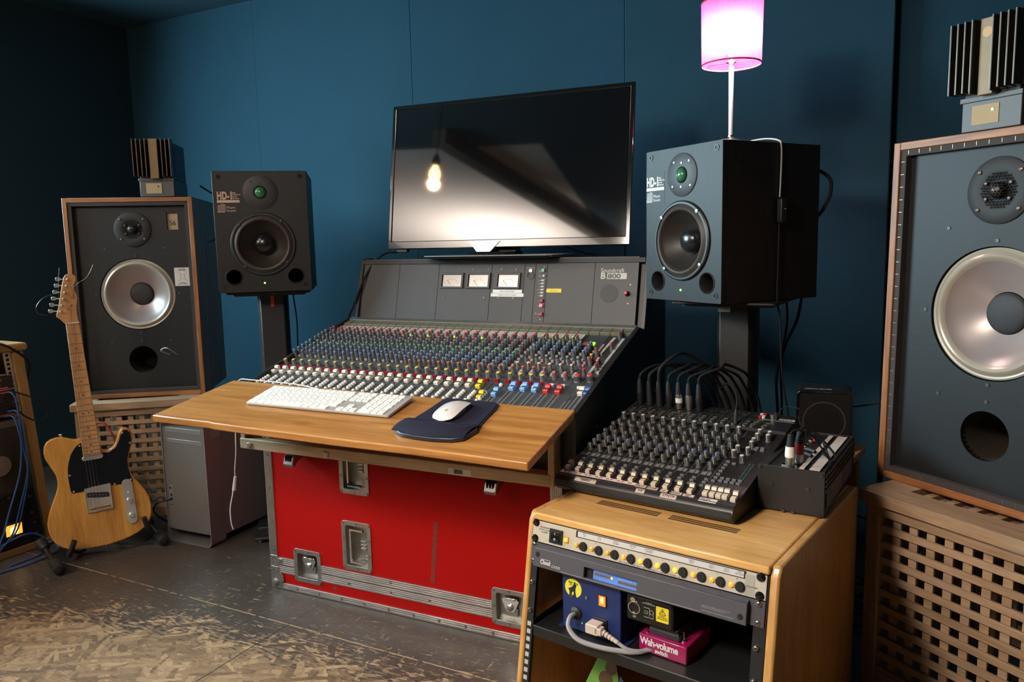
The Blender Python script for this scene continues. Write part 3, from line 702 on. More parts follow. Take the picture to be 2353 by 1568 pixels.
for j in range(6):
    x=.793+.0315*j
    for c,v in (('green',.343),('blue',.3255),('blue',.3055),('blue',.285)): items.append(('rotary_knob','tall',c,x,v)); items.append(('push_button','btn','btn_grey',x+.011,v+.002))
    items.append(('rotary_knob','wide','dark',x,.247)); items.append(('push_button','btn','btn_grey',x+.011,.255)); items.append(('push_button','btn','btn_grey',x-.010,.262)); items.append(('push_button','btn','btn_grey',x-.001,.268))
    items.append(('rotary_knob','tall','white',x+.0005,.1925)); items.append(('push_button','btn','btn_grey',x+.012,.188)); items.append(('push_button','btn','btn_grey',x+.012,.180)); items.append(('push_button','btn','btn_grey',x+.012,.172))
    if j<4:
        items.append(('rotary_knob','tall','yellow',x-.003,.3755)); items.append(('rotary_knob','wide','yellow',x-.0,.1405)); items.append(('mute_button','mute','darkred',x+.0035,.1175)); items.append(('rotary_knob','tall','orange',x-.004,.168)); items.append(('rotary_knob','tall','red',x+.006,.384))
        for r_ in range(7):
            for c_ in range(3): items.append(('push_button','btn','btn_grey',x-.0115+c_*.0088,.394+r_*.0072))
        items.append(('push_button','dome','dome_white',x-.008,.098))
    else:
        items.append(('rotary_knob','wide','red',x-.004,.1555)); items.append(('push_button','sq','dome_white',x+.006,.112))
    items.append(('indicator','led','led_red',x+.0115,.2405))
for c,u,v,k in (('red',.983,.1496,'big'),('red',1.0153,.1555,'big'),('red',1.0079,.4215,'tall'),('red',1.0106,.3409,'tall'),('red',.9798,.305,'tall'),('red',.9816,.246,'tall'),('yellow',.9808,.2634,'tall'),('red',1.0137,.2082,'tall'),('pink',1.010,.2300,'tall'),('grey',1.0101,.4371,'tall'),('red',.9930,.172,'tall'),('pink',1.0087,.2420,'tall')):
    items.append(('rotary_knob',k,c,u,v))
for r_ in range(22): items.append(('push_button','btn','btn_grey',.987+.0003*r_,.315+r_*.0065)) if r_<17 else None
for r_ in range(30):
    items.append(('push_button','btn','btn_grey',1.019,.200+r_*.0075))
for r_ in range(7): items.append(('push_button','btn','btn_grey',.998,.190+r_*.008))
for u in (.9985,1.0238): items.append(('push_button','btn','dome_white',u,.112))
for i in range(22): items.append(('fader_cap','fader','cream',XI(i),.0885))
items += [('fader_cap','fader','yellowcap',XI(22),.0870),('fader_cap','fader','yellowcap',XI(23)+.001,.0290),('fader_cap','fader','lightblue',XI(24),.0505)]
items += [('fader_cap','fader','lightblue',XI(25),.0875),('fader_cap','fader','lightblue',XI(26),.0875),('fader_cap','fader','lightblue',XI(27),.0875),('fader_cap','fader','red',XI(28),.0868),('fader_cap','fader','red',XI(29),.0868),('fader_cap','fader','cream',1.0165,.087),('fader_cap','fader','royal',1.0320,.0865)]
for k in range(3): items.append(('indicator','btn','led_green',.942,.3665+k*.0085))
CWM = Matrix.Translation((-.7732,2.2676,0)) @ RZ(-.4717)
camp = Vector((0,0,CAMH))
def emit_items(items, owner, OM, SMf, label_parts=None, tilt=SLP):
    byname={}
    for it in items: byname.setdefault(it[0],[]).append(it)
    for nm,L_ in byname.items():
        L_.sort(key=lambda it:(OM@SMf(it[3],it[4]).translation - camp).length)
        cache={}; rest=MB(); rm=[]; 
        for n_,it in enumerate(L_):
            mb,ms_=kproto(it[1],it[2])
            if n_<100:
                key=(it[1],it[2])
                if key not in cache: o=mb.build(nm,ms_,owner); cache[key]=o
                else: o=cache[key].copy(); COL.objects.link(o); o.parent=owner
                o.matrix_local=SMf(it[3],it[4])@RZ(it[5] if len(it)>5 else 0)
            else:
                idx=[]
                for mm in ms_:
                    if mm not in rm: rm.append(mm)
                    idx.append(rm.index(mm))
                M=SMf(it[3],it[4])@RZ(it[5] if len(it)>5 else 0); b=len(rest.v)
                for v in mb.v: rest.v.append(M@v)
                for f,q in zip(mb.f,mb.mi): rest.f.append([b+i for i in f]); rest.mi.append(idx[q])
        if rest.v: rest.build(nm,rm,owner,kind='stuff')
items=[(a,b,c,d,e,rnd.uniform(-.9,.9) if b in('tall','wide','big') else 0) for a,b,c,d,e in [q for q in items if q]]
emit_items(items, con, CWM, SM)
# slots and scales
sl=MB(); tk=MB(); led=MB(); ledo=MB()
slots=[(XI(i),.002,.108) for i in range(24)]+[(XI(i)-.001,-.020,.100) for i in range(24,30)]+[(.9965,-.020,.070),(1.006,-.020,.080),(1.0175,-.020,.098),(1.0325,-.020,.098)]
for n_,(u,a,b_) in enumerate(slots):
    if n_<24: u-=.0035; a=-.024
    sl.box(u-.0008,u+.0008,a,b_,0,.0004,M=SM(0,0,0))
    st = .0055 if n_<24 else .0068
    v=a+.004
    k=0
    while v<b_-.03:
        if n_>=24:
            tk.box(u-.0075,u-.0030,v,v+.0009,.0002,.0004,M=SM(0,0,0)); tk.box(u+.0030,u+.0075,v,v+.0009,.0002,.0004,M=SM(0,0,0))
        else:
            if k%2==0: tk.box(u-.0045,u-.0018,v,v+.0005,.0002,.0004,M=SM(0,0,0))
            (led if k%2 else ledo).box(u+.006,u+.0085,v+.045,v+.0462,.0002,.0004,M=SM(0,0,0)); led.box(u-.010,u-.0065,v+.045,v+.046,.0002,.0004,M=SM(0,0,0))
        v+=st; k+=1
sl.build('fader_slot', M_DARK, con); tk.build('fader_scale', M_PRINT, con)
led.build('green_legend', mat('print_green',(0.12,0.20,0.16),.6), con); ledo.build('orange_legend', mat('print_orange',(0.35,0.12,0.04),.6), con)
lg=MB()
for i in range(30):
    for v in (.1275,.155,.181,.203,.223,.243,.262,.285,.308,.326,.345,.3625,.389): 
        lg.box(XI(i)-.0135,XI(i)-.0135+rnd.uniform(.004,.009),v,v+.0008,.0002,.0004,M=SM(0,0,0)); lg.box(XI(i)+.001,XI(i)+.001+rnd.uniform(.003,.009),v+.001,v+.0018,.0002,.0004,M=SM(0,0,0))
lg.build('printed_legend', mat('print_dim',(0.30,0.29,0.27),.6), con)
ln=MB()
for k in range(6): ln.box(.775+.0315*k,.7755+.0315*k,.205,.235,.0002,.0004,M=SM(0,0,0)).box(.775+.0315*k,.795+.0315*k,.2345,.235,.0002,.0004,M=SM(0,0,0))
ln.build('routing_line', mat('print_tan',(0.40,0.33,0.24),.6), con)
# small display block and open bay at the right
o=MB().box(.915,.935,.352,.375,0,.010).build('display_block', MK_['dark'], con, bevel=.0008); o.matrix_local=SM(0,0,0)
o2=MB().box(.917,.933,.3520,.3735,.010,.0104).build('display_window', mat('red_window',(0.32,0.05,0.05),.25,emit=(1,.1,.08),estr=.12), con); o2.matrix_local=SM(0,0,0)
o=MB().box(.935,.968,.30,.445,0,.0012).build('blank_plate', M_PANEL, con); o.matrix_local=SM(0,0,0)
o=MB().box(.974,.9765,.33,.44,0,.0008).box(.968,.974,.338,.385,0,.0008,mi=1).build('patch_strip', [M_DARK,mat('tan_strip',(0.45,0.36,0.25),.6)], con); o.matrix_local=SM(0,0,0)
# ---- meter bridge
BA=math.atan2(.0513,.2142)
def BMx(u,v,h=0):   # u along, v up the face, h out towards the operator
    return T(-.005,.5091,.7916) @ RX(PI/2-BA) @ T(u,v,h)
BW=1.0205; BH=.2265
sm_=[0,.1583,.3204,.5229,.643,.6814,.7221,.8812,BW]
for a,b_ in zip(sm_[:-1],sm_[1:]):
    o=MB().box(a+.0004,b_-.0004,.018,BH,-.012,-.0005).build('bridge_panel', M_BGREY, con, bevel=.0006); o.matrix_local=BMx(0,0,0)
o=MB().box(0,BW+.004,-.004,.018,-.012,.003).prism([(0,-.004),(BW+.004,-.004),(BW+.004,.004),(0,.004)],.003,.010).build('bridge_sill', mat('sill_grey',(0.13,0.125,0.125),.35,.3), con, bevel=.0015); o.matrix_local=BMx(0,0,0)
MB().prism([(.553,1.0085),(.69,.985),(.69,.965),(.553,.995)],0,CW_,axis='X').build('bridge_top', M_BGREY, con)
mcw=MB(); 
for x,v in [(x,v) for x in (.014,.1402,.176,.300,.345,.408,.50,.545,.628,.662,.702,.742,.865,.90,1.0) for v in (.2185,)]+[(.345,.188),(.40,.188),(.453,.188),(.51,.188),(.56,.188),(.612,.188),(.349,.0946),(.502,.0946),(.556,.0946),(.609,.0946),(.7110,.195),(.711,.028),(.998,.14),(.994,.083),(.8705,.2185)]:
    mcw.lathe([(.0030,-.0002),(.0026,.0010),(.001,.0010)],10,c=(x,v,0))
o=mcw.build('panel_screw', mat('dark_screw',(0.10,0.09,0.09),.3,.9), con); o.matrix_local=BMx(0,0,0)
M_GLASSF=mat('meter_face_glass',(0.03,0.024,0.02),0.04,spec=1.0,coat=1.0)
for q,(x0,x1) in enumerate(((.3285,.4200),(.4305,.5215),(.5410,.6310))):
    y0,y1=.1245,.1770
    o=MB().plate(rect(x0,x1,y0,y1),[rect(x0+.009,x1-.008,y0+.006,y1-.006)],-.0005,.005,axis='Z').build('level_meter', mat('meter_bezel',(0.035,0.034,0.034),.45), con, bevel=.0008); o.matrix_local=BMx(0,0,0)
    g=MB().box(x0+.009,x1-.008,y0+.006,y1-.006,-.0004,.0004).build('meter_dial', M_GLASSF, o)
    t_=MB(); cx=(x0+x1)/2; cy=y0+.004
    for k in range(7):
        a=math.radians(150-20*k); t_.box(.024,.031,-.0005,.0005,.0004,.0008,M=T(cx,cy,0)@RZ(a))
    t_.build('dial_marks', mat('print_amber',(0.65,0.42,0.2),.5), o)
    n_=MB().box(.006,.028,-.0006,.0006,.0008,.0012,M=T(cx,cy+.002,0)@RZ(math.radians(128))).build('needle', mat('needle_orange',(0.7,0.2,0.05),.5), o)
def blabel(x0,x1,y0,y1,m_,body,size,bold=0,tm=None,name='adhesive_label'):
    o=MB().box(x0,x1,y0,y1,-.0004,.0004).build(name,m_,con); o.matrix_local=BMx(0,0,0)
    text('lettering',body,size,tm or mat('grey_ink',(0.12,0.12,0.12),.6),o,T((x0+x1)/2,(y0+y1)/2-size*.36,.0005),bold=bold,align='CENTER',spacing=1.1)
blabel(.5333,.639,.1108,.1218,M_WHITE,'RED CLEAN FEED',.0062)
blabel(.5274,.646,.0990,.1100,M_WHITE,'GREEN AUX2 STUDIO',.0062)
blabel(.7243,.775,.1141,.1262,mat('yellow_label',(0.80,0.62,0.01),.5),'cf to os',.0068)
M_LOGO=mat('logo_ivory',(0.60,0.57,0.50),.6)
t1=text('maker_lettering','Soundcraft',.0185,M_LOGO,con,BMx(.9010,.1775,.0002),bold=.0001,xs=.93); 
t2=text('model_lettering','B',.0265,M_LOGO,con,BMx(.9010,.1580,.0002),bold=.0006,xs=1.1)
o=MB().box(.9225,.9845,.1572,.1755,-.0004,.0003).build('model_plate', M_LOGO, con); o.matrix_local=BMx(0,0,0)
text('model_lettering','800',.0195,M_PANEL,o,T(.9243,.1595,.0004),bold=.0005,xs=1.42)
o=MB().lathe([(.0278,-.0004),(.0278,.0004)],40,c=(.9318,.1129,0)).build('talkback_speaker_grille', holes_mat('grille_dark',(0.02,0.02,0.02),(0.003,0.003,0.003),.003,.001,(0,1)), con); o.matrix_local=BMx(0,0,0)
o=MB().lathe([(.0085,0),(.008,.004),(.006,.006),(.0055,.016)],16,c=(.990,.1125,0)).lathe([(.0055,.0162),(.005,.018),(.003,.0185)],16,c=(.990,.1125,0),mi=1).build('level_knob', [MK_['dark'],MK_['red']], con); o.matrix_local=BMx(0,0,0)
# xlr socket
o=MB().lathe([(.0125,-.0004),(.0125,.002),(.0105,.002),(.0105,-.0002)],28,c=(.6648,.1680,0)).lathe([(.0055,0),(.0055,.003)],16,c=(.6648,.1835,0),mi=1).build('xlr_socket',[M_BLACK,M_SCREW],con); o.matrix_local=BMx(0,0,0)
p_=MB()
for a in (90,210,330): p_.lathe([(.0016,.0002),(.0016,.0006)],8,c=(.6648+.0045*math.cos(math.radians(a+180)),.1680+.0045*math.sin(math.radians(a+180)),0))
p_.build('pin_hole', M_DARK, o)
text('lettering','TALKBACK MIC',.0042,M_PRINT,con,BMx(.6648,.1915,.0002),align='CENTER')
for nm_,x,v,s_,c in (('square_button',.7096,.1840,.0052,'green'),('square_button',.713,.1662,.0030,'white'),('square_button',.712,.0872,.0055,'darkred'),('square_button',.7118,.0715,.0055,'pink'),('square_button',.7131,.0446,.0058,'darkred')):
    o=MB().box(x-s_,x+s_,v-s_,v+s_,0,.007).build(nm_, mat('green_lamp',(.16,.50,.36),.4) if c=='green' else MK_[c], con, bevel=.0008); o.matrix_local=BMx(0,0,0)
for k in range(6):
    v=.1521-.00985*k
    o=MB().box(.7055,.7160,v-.0028,v+.0028,0,.003).box(.7095,.7150,v-.0018,v+.0018,.003,.0055).build('slide_button', mat('btn_light',(.55,.53,.5),.5), con); o.matrix_local=BMx(0,0,0)
for x,v,s_ in ((.6935,.183,'CUE\nSPEAKERS'),(.6935,.167,'CUE\nPHONES'),(.6935,.151,'STEREO'),(.6935,.141,'STEREO'),(.697,.131,'AUX1'),(.692,.1215,'EXTERNAL'),(.6935,.1115,'REMOTE'),(.695,.102,'OTHER'),(.697,.086,'MIX'),(.697,.070,'LINE'),(.690,.047,'OSC\nEXTERNAL')):
    text('lettering',s_,.0034,M_PRINT,con,BMx(x,v,.0002))
for z in (.08,):
    rv=MB()
    for y,zz in ((.565,1.004),(.53,.80),(.60,.60),(.10,.60)): rv.lathe([(.004,0),(.0035,.002),(.001,.0025)],12,axis='X',c=(CW_+.014,y,zz))
    rv.build('cheek_screw', M_SCREW, con)
# ================================================================== TELEVISION
TVY, TVL = -.4114, .1504
tv = thing('television','black flat screen television standing on the mixing console','television',(-.0304,2.5486,1.012),TVY)
M_GLOSS = mat('gloss_black',(0.006,0.006,0.006),0.10,coat=.6)
M_SCREEN = mat('screen_glass',(0.0035,0.0035,0.004),0.045,spec=0.9)
TM = T(0,0,.0335) @ RX(PI/2-TVL)     # x right, y up the panel, z towards viewer
hw=.4335; hh=.5035
MB().plate(rect(-hw,hw,0,hh),[rect(-.4195,.4190,.0275,.4895)],-.010,.003,axis='Z').build('bezel', M_GLOSS, tv, bevel=.0025).matrix_local=TM
MB().box(-.4200,.4195,.0270,.4900,-.010,-.0005).build('screen', M_SCREEN, tv).matrix_local=TM
MB().box(-hw+.004,hw-.004,.004,hh-.004,-.030,-.010).box(-.30,.30,.03,.36,-.055,-.030).build('rear_shell', M_BLACK, tv, bevel=.004).matrix_local=TM
MB().prism([(-.115,.022),(-.105,.010),(-.085,-.014),(-.035,-.014),(-.012,.010),(0,.022)],.0005,.006).build('chin_badge', mat('mirror_chin',(.55,.55,.56),.08,1.0), tv, bevel=.0008).matrix_local=TM
MB().box(-.40,-.36,-.008,.001,-.02,-.004).build('sensor', M_BLACK, tv).matrix_local=TM
MB().prism([(.01,-.004),(.055,-.004),(.085,.12),(.055,.13)],-.075,.045,axis='X').build('stand_neck', M_GLOSS, tv)
MB().prism(rrect(-.11,.045,-.04,.10,.02),.0105,.020).build('neck_foot', M_GLOSS, tv, bevel=.002)
# base plate yaw follows the console top
bz=MB().prism(rrect(-.255,.215,-.085,.13,.02),.0065,.0105,M=RZ(-.06)).prism(rrect(-.262,.222,-.092,.135,.02),.0005,.006,mi=1,M=RZ(-.06))
bz.build('base_plate',[mat('satin_chrome',(.78,.75,.73),.28,.85),M_GLOSS], tv, bevel=.0015)
bpy.context.view_layer.update()
# cables of the television
def cable(name,label,pts,r=.003,m_=None,cat='cable',group=None,seg=8):
    o=MB().tube(pts,r,seg,smooth=6).build(name,m_ or M_CABLE); tag(o,label,cat,group); return o
cable('power_cable','black cable hanging from the left end of the television down behind the console',
  [(-.40,2.76,1.035),(-.45,2.77,1.03),(-.50,2.75,.98),(-.535,2.735,.91),(-.56,2.73,.85),(-.60,2.75,.78),(-.66,2.80,.70),(-.70,2.86,.60)],.0035)
cable('power_cable','thin black cable drooping behind the right end of the television base',
  [(.18,2.58,1.045),(.22,2.56,1.03),(.26,2.545,1.018),(.30,2.56,1.016)],.0018)

# ================================================================== STUDIO MONITORS
M_CABINET = wood('black_ash', (0.003,0.003,0.003),(0.010,0.010,0.011),2,(14,420),0.46)
def ash():
    m_=M_CABINET; b=m_.node_tree.nodes['Principled BSDF']; b.inputs['Specular IOR Level'].default_value=.42; return m_
ash()
M_CONE = mat('woofer_paper',(0.020,0.016,0.013),0.42,bump=.2,bscale=600)
M_SURR = mat('surround_rubber',(0.045,0.036,0.030),0.50)
M_CAPD = mat('dust_cap',(0.010,0.010,0.012),0.22,bump=.03,bscale=300)
M_GREEN = mat('green_dome',(0.035,0.17,0.075),0.22,coat=.4)
M_STICK = mat('monitor_print',(0.55,0.40,0.33),.6)
def monitor(label, loc, rz, w,h,d, worn=False, lz=.0):
    t=thing('studio_monitor',label,'speaker',loc,rz,'pair of black studio monitors')
    wc=(w/2,.162); tc=(w/2,.335)
    f=MB().plate(rrect(0,w,0,h,.004,2),[circle(*wc,.094,48),circle(.0515,.0525,.0255,28),circle(w-.0515,.0525,.0255,28)],0,.02)
    f.box(0,.015,.0195,d,0,h).box(w-.015,w,.0195,d,0,h).box(.015,w-.015,.0195,d,0,.015).box(.015,w-.015,.0195,d,h-.015,h).box(.015,w-.015,d-.015,d,.015,h-.015)
    f.build('cabinet', M_CABINET, t, bevel=.004 if not worn else .003, seg=3)
    MB().box(.03,w-.03,d,d+.02,.03,h-.03).build('amplifier_panel', M_BLACK, t, bevel=.004)
    for x in (.0515,w-.0515):
        MB().lathe([(.0285,0),(.0285,-.001),(.0262,-.0025),(.0245,0),(.024,.03),(.024,.14)],28,axis='Y',c=(x,0,.0525),cap0=False,cap1=False).lathe([(.024,.14),(.001,.1405)],28,axis='Y',c=(x,0,.0525)).build('bass_port', M_BLACKM, t)
    # woofer
    wf=MB().lathe([(.1065,0),(.1065,-.004),(.103,-.0065),(.098,-.0065),(.0965,-.004),(.095,-.001),(.094,.004)],56,axis='Y',c=(wc[0],0,wc[1]),cap0=False,cap1=False).build('woofer', M_BLACK, t)
    MB().lathe([(.0965,-.003),(.0935,-.0045),(.090,-.009),(.086,-.0105),(.082,-.009),(.0785,-.003),(.077,.001)],56,axis='Y',c=(wc[0],0,wc[1]),cap0=False,cap1=False).build('surround', M_SURR, wf)
    MB().lathe([(.0775,.000),(.074,.004),(.060,.018),(.046,.030),(.034,.038)],56,axis='Y',c=(wc[0],0,wc[1]),cap0=False,cap1=False).build('cone', M_CONE, wf)
    MB().lathe([(.0365,.0365),(.0350,.028),(.031,.021),(.024,.0150),(.014,.0115),(.004,.0105),(.0005,.0104)],40,axis='Y',c=(wc[0],0,wc[1]),cap0=False).build('dust_cap', M_CAPD, wf)
    s=MB()
    for a in (50,140,230,320):
        a=math.radians(a); s.lathe([(.006,-.0065),(.0055,-.0085),(.002,-.009)],12,axis='Y',c=(wc[0]+.0985*math.cos(a),0,wc[1]+.0985*math.sin(a)))
    s.each('woofer_screw', M_BLACK if not worn else mat('dull_screw',(.2,.2,.2),.35,.9), wf)
    tw=MB().lathe([(.0570,0),(.0570,-.0018),(.0555,-.0025),(.022,-.0025),(.018,.001)],48,axis='Y',c=(tc[0],0,tc[1]),cap0=False,cap1=False).lathe([(.018,.001),(.0005,.0011)],30,axis='Y',c=(tc[0],0,tc[1]),cap0=False).build('tweeter', mat('tweeter_plate',(0.022,0.022,0.023),.5), t)
    MB().lathe([(.0190,-.0022),(.0200,-.0045),(.0190,-.0040),(.0182,-.0022)],32,axis='Y',c=(tc[0],0,tc[1]),cap0=False,cap1=False).build('dome_ring', M_BLACK, tw)
    MB().lathe([(.0185,-.0015),(.0172,-.0065),(.0135,-.0105),(.008,-.0130),(.0005,-.0138)],32,axis='Y',c=(tc[0],0,tc[1]),cap0=False).build('dome', M_GREEN, tw)
    s=MB()
    for a in (50,90,130,220,320,268):
        a=math.radians(a); rr=.045 if a!=math.radians(90) and a!=math.radians(268) else .031
        s.lathe([(.0035,-.0024),(.003,-.0038),(.001,-.0038)],10,axis='Y',c=(tc[0]+rr*math.cos(a),0,tc[1]+rr*math.sin(a)))
    s.each('tweeter_screw', M_BLACK if not worn else MC['dull_screw'], tw)
    s=MB()
    for x,z in ((.021,h-.018),(w-.021,h-.018),(.021,.021),(w-.021,.021)):
        s.lathe([(.0085,-.0004),(.0080,-.0015),(.0052,-.0015),(.0048,.0)],20,axis='Y',c=(x,0,z),cap0=False,cap1=False).lathe([(.0048,-.0003),(.001,-.0003)],16,axis='Y',c=(x,0,z))
    s.each('grille_socket', M_BLACKM if not worn else M_BLACK, t)
    MB().lathe([(.0030,-.0005),(.0026,-.0020),(.001,-.0026)],12,axis='Y',c=(w/2-.003,0,.0305)).build('power_lamp', mat('led_power',(.1,.6,.05),.4,emit=(.15,1,.08),estr=6), t)
    # printed badge
    Fm=lambda x,z:T(x,-.0006,z)@FRONT
    bd=MB().box(.0005 if worn else .0125,.0845 if not worn else .078,-.0004,.0001,.302 if not worn else .26,.3105 if not worn else .352)
    if worn:
        bd.build('badge', mat('worn_decal',(0.008,0.008,0.009),.5), t); bt=mat('worn_white',(0.75,0.73,0.70),.5,vary=.35,vscale=120)
        MB().box(.002,.076,-.0007,-.0004,.301,.3095).build('badge_bar', bt, t); sc=bt; dx=-.010
    else: bd.build('badge_bar', M_STICK, t); sc=M_STICK; dx=0
    text('badge_lettering','HD-1',.0345,sc,t,Fm(.0130+dx,.3135),bold=.0014,xs=.62,spacing=1.06)
    text('badge_lettering','High\nDefinition\nAudio\nMonitor',.0068,sc,t,Fm(.0615+dx,.3325),bold=.0001,lh=.92)
    lg_=MB()
    for k in range(9):
        r_=.004+k*.0034
        for q in range(7):
            a0=PI/2+q*PI/14; a1=a0+PI/14*.98
            pts=[(.0385+dx+r_*1.0*math.cos(a0),.2705+r_*math.sin(a0)),(.0385+dx+r_*math.cos(a1),.2705+r_*math.sin(a1)),(.0385+dx+(r_+.0014)*math.cos(a1),.2705+(r_+.0014)*math.sin(a1)),(.0385+dx+(r_+.0014)*math.cos(a0),.2705+(r_+.0014)*math.sin(a0))]
            if all(.012+dx<p[0]<.0390+dx and .2700<p[1]<.2995 for p in pts): lg_.prism(pts,-.0008,-.0004,axis='Y')
    lg_.box(.0135+dx,.036+dx,-.0008,-.0004,.2700,.2722)
    lg_.build('badge_emblem', sc, t)
    text('badge_lettering','Meyer\nSound',.0115,sc,t,Fm(.0410+dx,.2822),xs=1.0,lh=.9)
    return t
ML=[-0.9857,2.6042,0.9119]; MR=[.3875,2.2006,.8931]
mon1=monitor('black studio monitor with a green tweeter dome on the stand left of the console',ML,.2012,.305,.406,.356)
mon2=monitor('black studio monitor with a green dome carrying the pink table lamp',MR,-1.063,.2956,.4095,.354,worn=True)
def loc2(o,rz,x,y,z=0):
    v=Matrix.Rotation(rz,4,'Z')@Vector((x,y,0)); return (o[0]+v.x,o[1]+v.y,z)
# stands
M_STAND = mat('stand_black',(0.020,0.022,0.026),0.38,bump=.05)
def stand(label, c, rz, top, off=0):
    t=thing('speaker_stand',label,'speaker stand',c,rz,'pair of steel monitor stands')
    MB().prism(rrect(-.14,.14,-.15,.15,.01),top-.008,top-.0015).build('top_plate', M_STAND, t, bevel=.0015)
    MB().prism(rrect(-.12,.12,-.12,.12,.01),top-.016,top-.008).build('top_cushion', M_RUB, t)
    p=MB().prism([(-.040,-.03),(-.052,-.012),(-.052,.045),(.052,.045),(.052,-.012),(.040,-.03)],.02,top-.016)
    p.build('column', M_STAND, t, bevel=.002)
    MB().prism([(-.10,-.12),(.10,-.12),(.11,-.09),(.11,.10),(-.11,.10),(-.11,-.09)],.012,.022).box(-.10,.10,-.045,-.035,.022,.034).build('base_plate', M_STAND, t, bevel=.002)
    s=MB()
    for x,y in ((-.085,-.10),(.085,-.10),(-.09,.08),(.09,.08)): s.cyl(.008,0.0,.012,12,c=(x,y,0),r2=.011)
    s.each('spike', M_STEEL, t)
    return t
cL=loc2(ML,.2012,.155,.17); cR=loc2(MR,-1.063,.155,.185)
s1=stand('grey steel speaker stand behind the left end of the oak desk',(cL[0],cL[1],0),.2012,.9115)
M_STAND=mat('stand_black_shaded',(0.006,0.0055,0.005),.5)  # darker brownish copy of the stand black, shade put into the colour
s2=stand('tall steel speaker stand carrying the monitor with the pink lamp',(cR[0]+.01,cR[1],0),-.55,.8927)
MB().box(-.004,.008,-.036,-.030,.85,.893).build('red_tag', mat('red_orange',(.55,.05,.02),.5), s1)
MB().box(-.045,-.010,-.033,-.0305,.855,.873).build('barcode_sticker', mat('sticker_grey',(.42,.40,.38),.6), s2)
# cable on the wall side of the monitors
cable('speaker_cable','black cable hanging below the left studio monitor',[(-.822,2.90,.915),(-.824,2.92,.86),(-.818,2.92,.78),(-.82,2.92,.68),(-.82,2.92,.5),(-.83,2.9,.2)],.003)
cable('speaker_cable','thin black cable sloping away behind the left speaker stand column',[(-.866,2.85,.86),(-.855,2.85,.80),(-.84,2.85,.73),(-.815,2.83,.66),(-.79,2.8,.55)],.0022)
cable('speaker_cable','black cable looping out behind the right studio monitor',[(.835,2.13,1.238),(.858,2.14,1.232),(.880,2.14,1.212),(.882,2.14,1.18),(.872,2.14,1.15),(.848,2.14,1.115),(.80,2.16,1.08)],.005)
MB().cyl(.010,0,.03,12,axis='X',c=(0,0,0)).build('plug', M_BLACK, mon2, loc=(.15,.374,.35), rot=(0,0,PI/2))
cable('speaker_cable','black cable hanging straight down behind the right stand',[(.845,2.36,.885),(.85,2.36,.8),(.835,2.36,.66),(.84,2.36,.5),(.83,2.36,.3)],.0035)
cable('speaker_cable','bundled black cable curving down beside the right stand column',[(.91,2.40,.885),(.895,2.40,.80),(.86,2.40,.72),(.835,2.40,.62),(.845,2.41,.50),(.85,2.4,.3)],.0045)

# ================================================================== PINK LAMP
def shade_mat():
    m_=bpy.data.materials.new('pink_fabric_shade'); m_.use_nodes=True; nt=m_.node_tree; L=nt.links.new
    out=nt.nodes['Material Output']; nt.nodes.remove(nt.nodes['Principled BSDF'])
    d=nt.nodes.new('ShaderNodeBsdfDiffuse'); tr=nt.nodes.new('ShaderNodeBsdfTranslucent'); mx=nt.nodes.new('ShaderNodeMixShader')
    tc=nt.nodes.new('ShaderNodeTexCoord'); mp=nt.nodes.new('ShaderNodeMapping'); mp.inputs['Scale'].default_value=(300,300,18)
    nz=nt.nodes.new('ShaderNodeTexNoise'); nz.inputs['Scale'].default_value=1; nz.inputs['Detail'].default_value=3
    cr=nt.nodes.new('ShaderNodeMixRGB'); cr.inputs[1].default_value=(0.42,0.030,0.095,1); cr.inputs[2].default_value=(0.55,0.06,0.15,1)
    L(tc.outputs['Object'],mp.inputs[0]); L(mp.outputs[0],nz.inputs['Vector']); L(nz.outputs['Fac'],cr.inputs[0])
    d.inputs[0].default_value=(0.60,0.03,0.14,1); L(cr.outputs[0],tr.inputs[0]); mx.inputs[0].default_value=.4
    rf=nt.nodes.new('ShaderNodeBsdfRefraction'); rf.inputs['IOR'].default_value=1.02; rf.inputs['Roughness'].default_value=.75; rf.inputs[0].default_value=(0.85,0.25,0.50,1)
    m3=nt.nodes.new('ShaderNodeMixShader'); m3.inputs[0].default_value=.0
    L(d.outputs[0],mx.inputs[1]); L(tr.outputs[0],mx.inputs[2]); L(mx.outputs[0],m3.inputs[1]); L(rf.outputs[0],m3.inputs[2]); L(m3.outputs[0],out.inputs[0]); return m_
LC=(.612,2.165,1.3035)
lamp=thing('table_lamp','lit pink drum shade table lamp standing on the right studio monitor','lamp',LC,-.3)
MB().lathe([(.046,0),(.0455,.006),(.040,.013),(.028,.021),(.014,.027),(.0075,.031),(.0072,.036)],48,cap1=True).build('lamp_base', mat('brushed_steel',(.62,.60,.58),.22,1.0), lamp)
MB().lathe([(.0052,.030),(.0060,.10),(.0068,.20),(.0068,.235)],20).build('pole', mat('satin_white_metal',(.75,.73,.72),.3,.3), lamp)
SHZ=.222
sh=MB().lathe([(.0785,SHZ),(.0812,SHZ+.163)],64,cap0=False,cap1=False).build('lamp_shade', shade_mat(), lamp, angle=2)
rg=MB().lathe([(.0792,SHZ-.001),(.0792,SHZ+.003),(.0778,SHZ+.003),(.0778,SHZ-.001),(.0792,SHZ-.001)],64,cap0=False,cap1=False).lathe([(.0818,SHZ+.160),(.0818,SHZ+.164),(.0806,SHZ+.164),(.0806,SHZ+.160),(.0818,SHZ+.160)],64,cap0=False,cap1=False)
rg.each('shade_hem', mat('dark_pink',(.35,.03,.10),.7), sh)
sp=MB().lathe([(.014,SHZ+.006),(.014,SHZ+.009),(.008,SHZ+.009)],20,cap0=False,cap1=False)
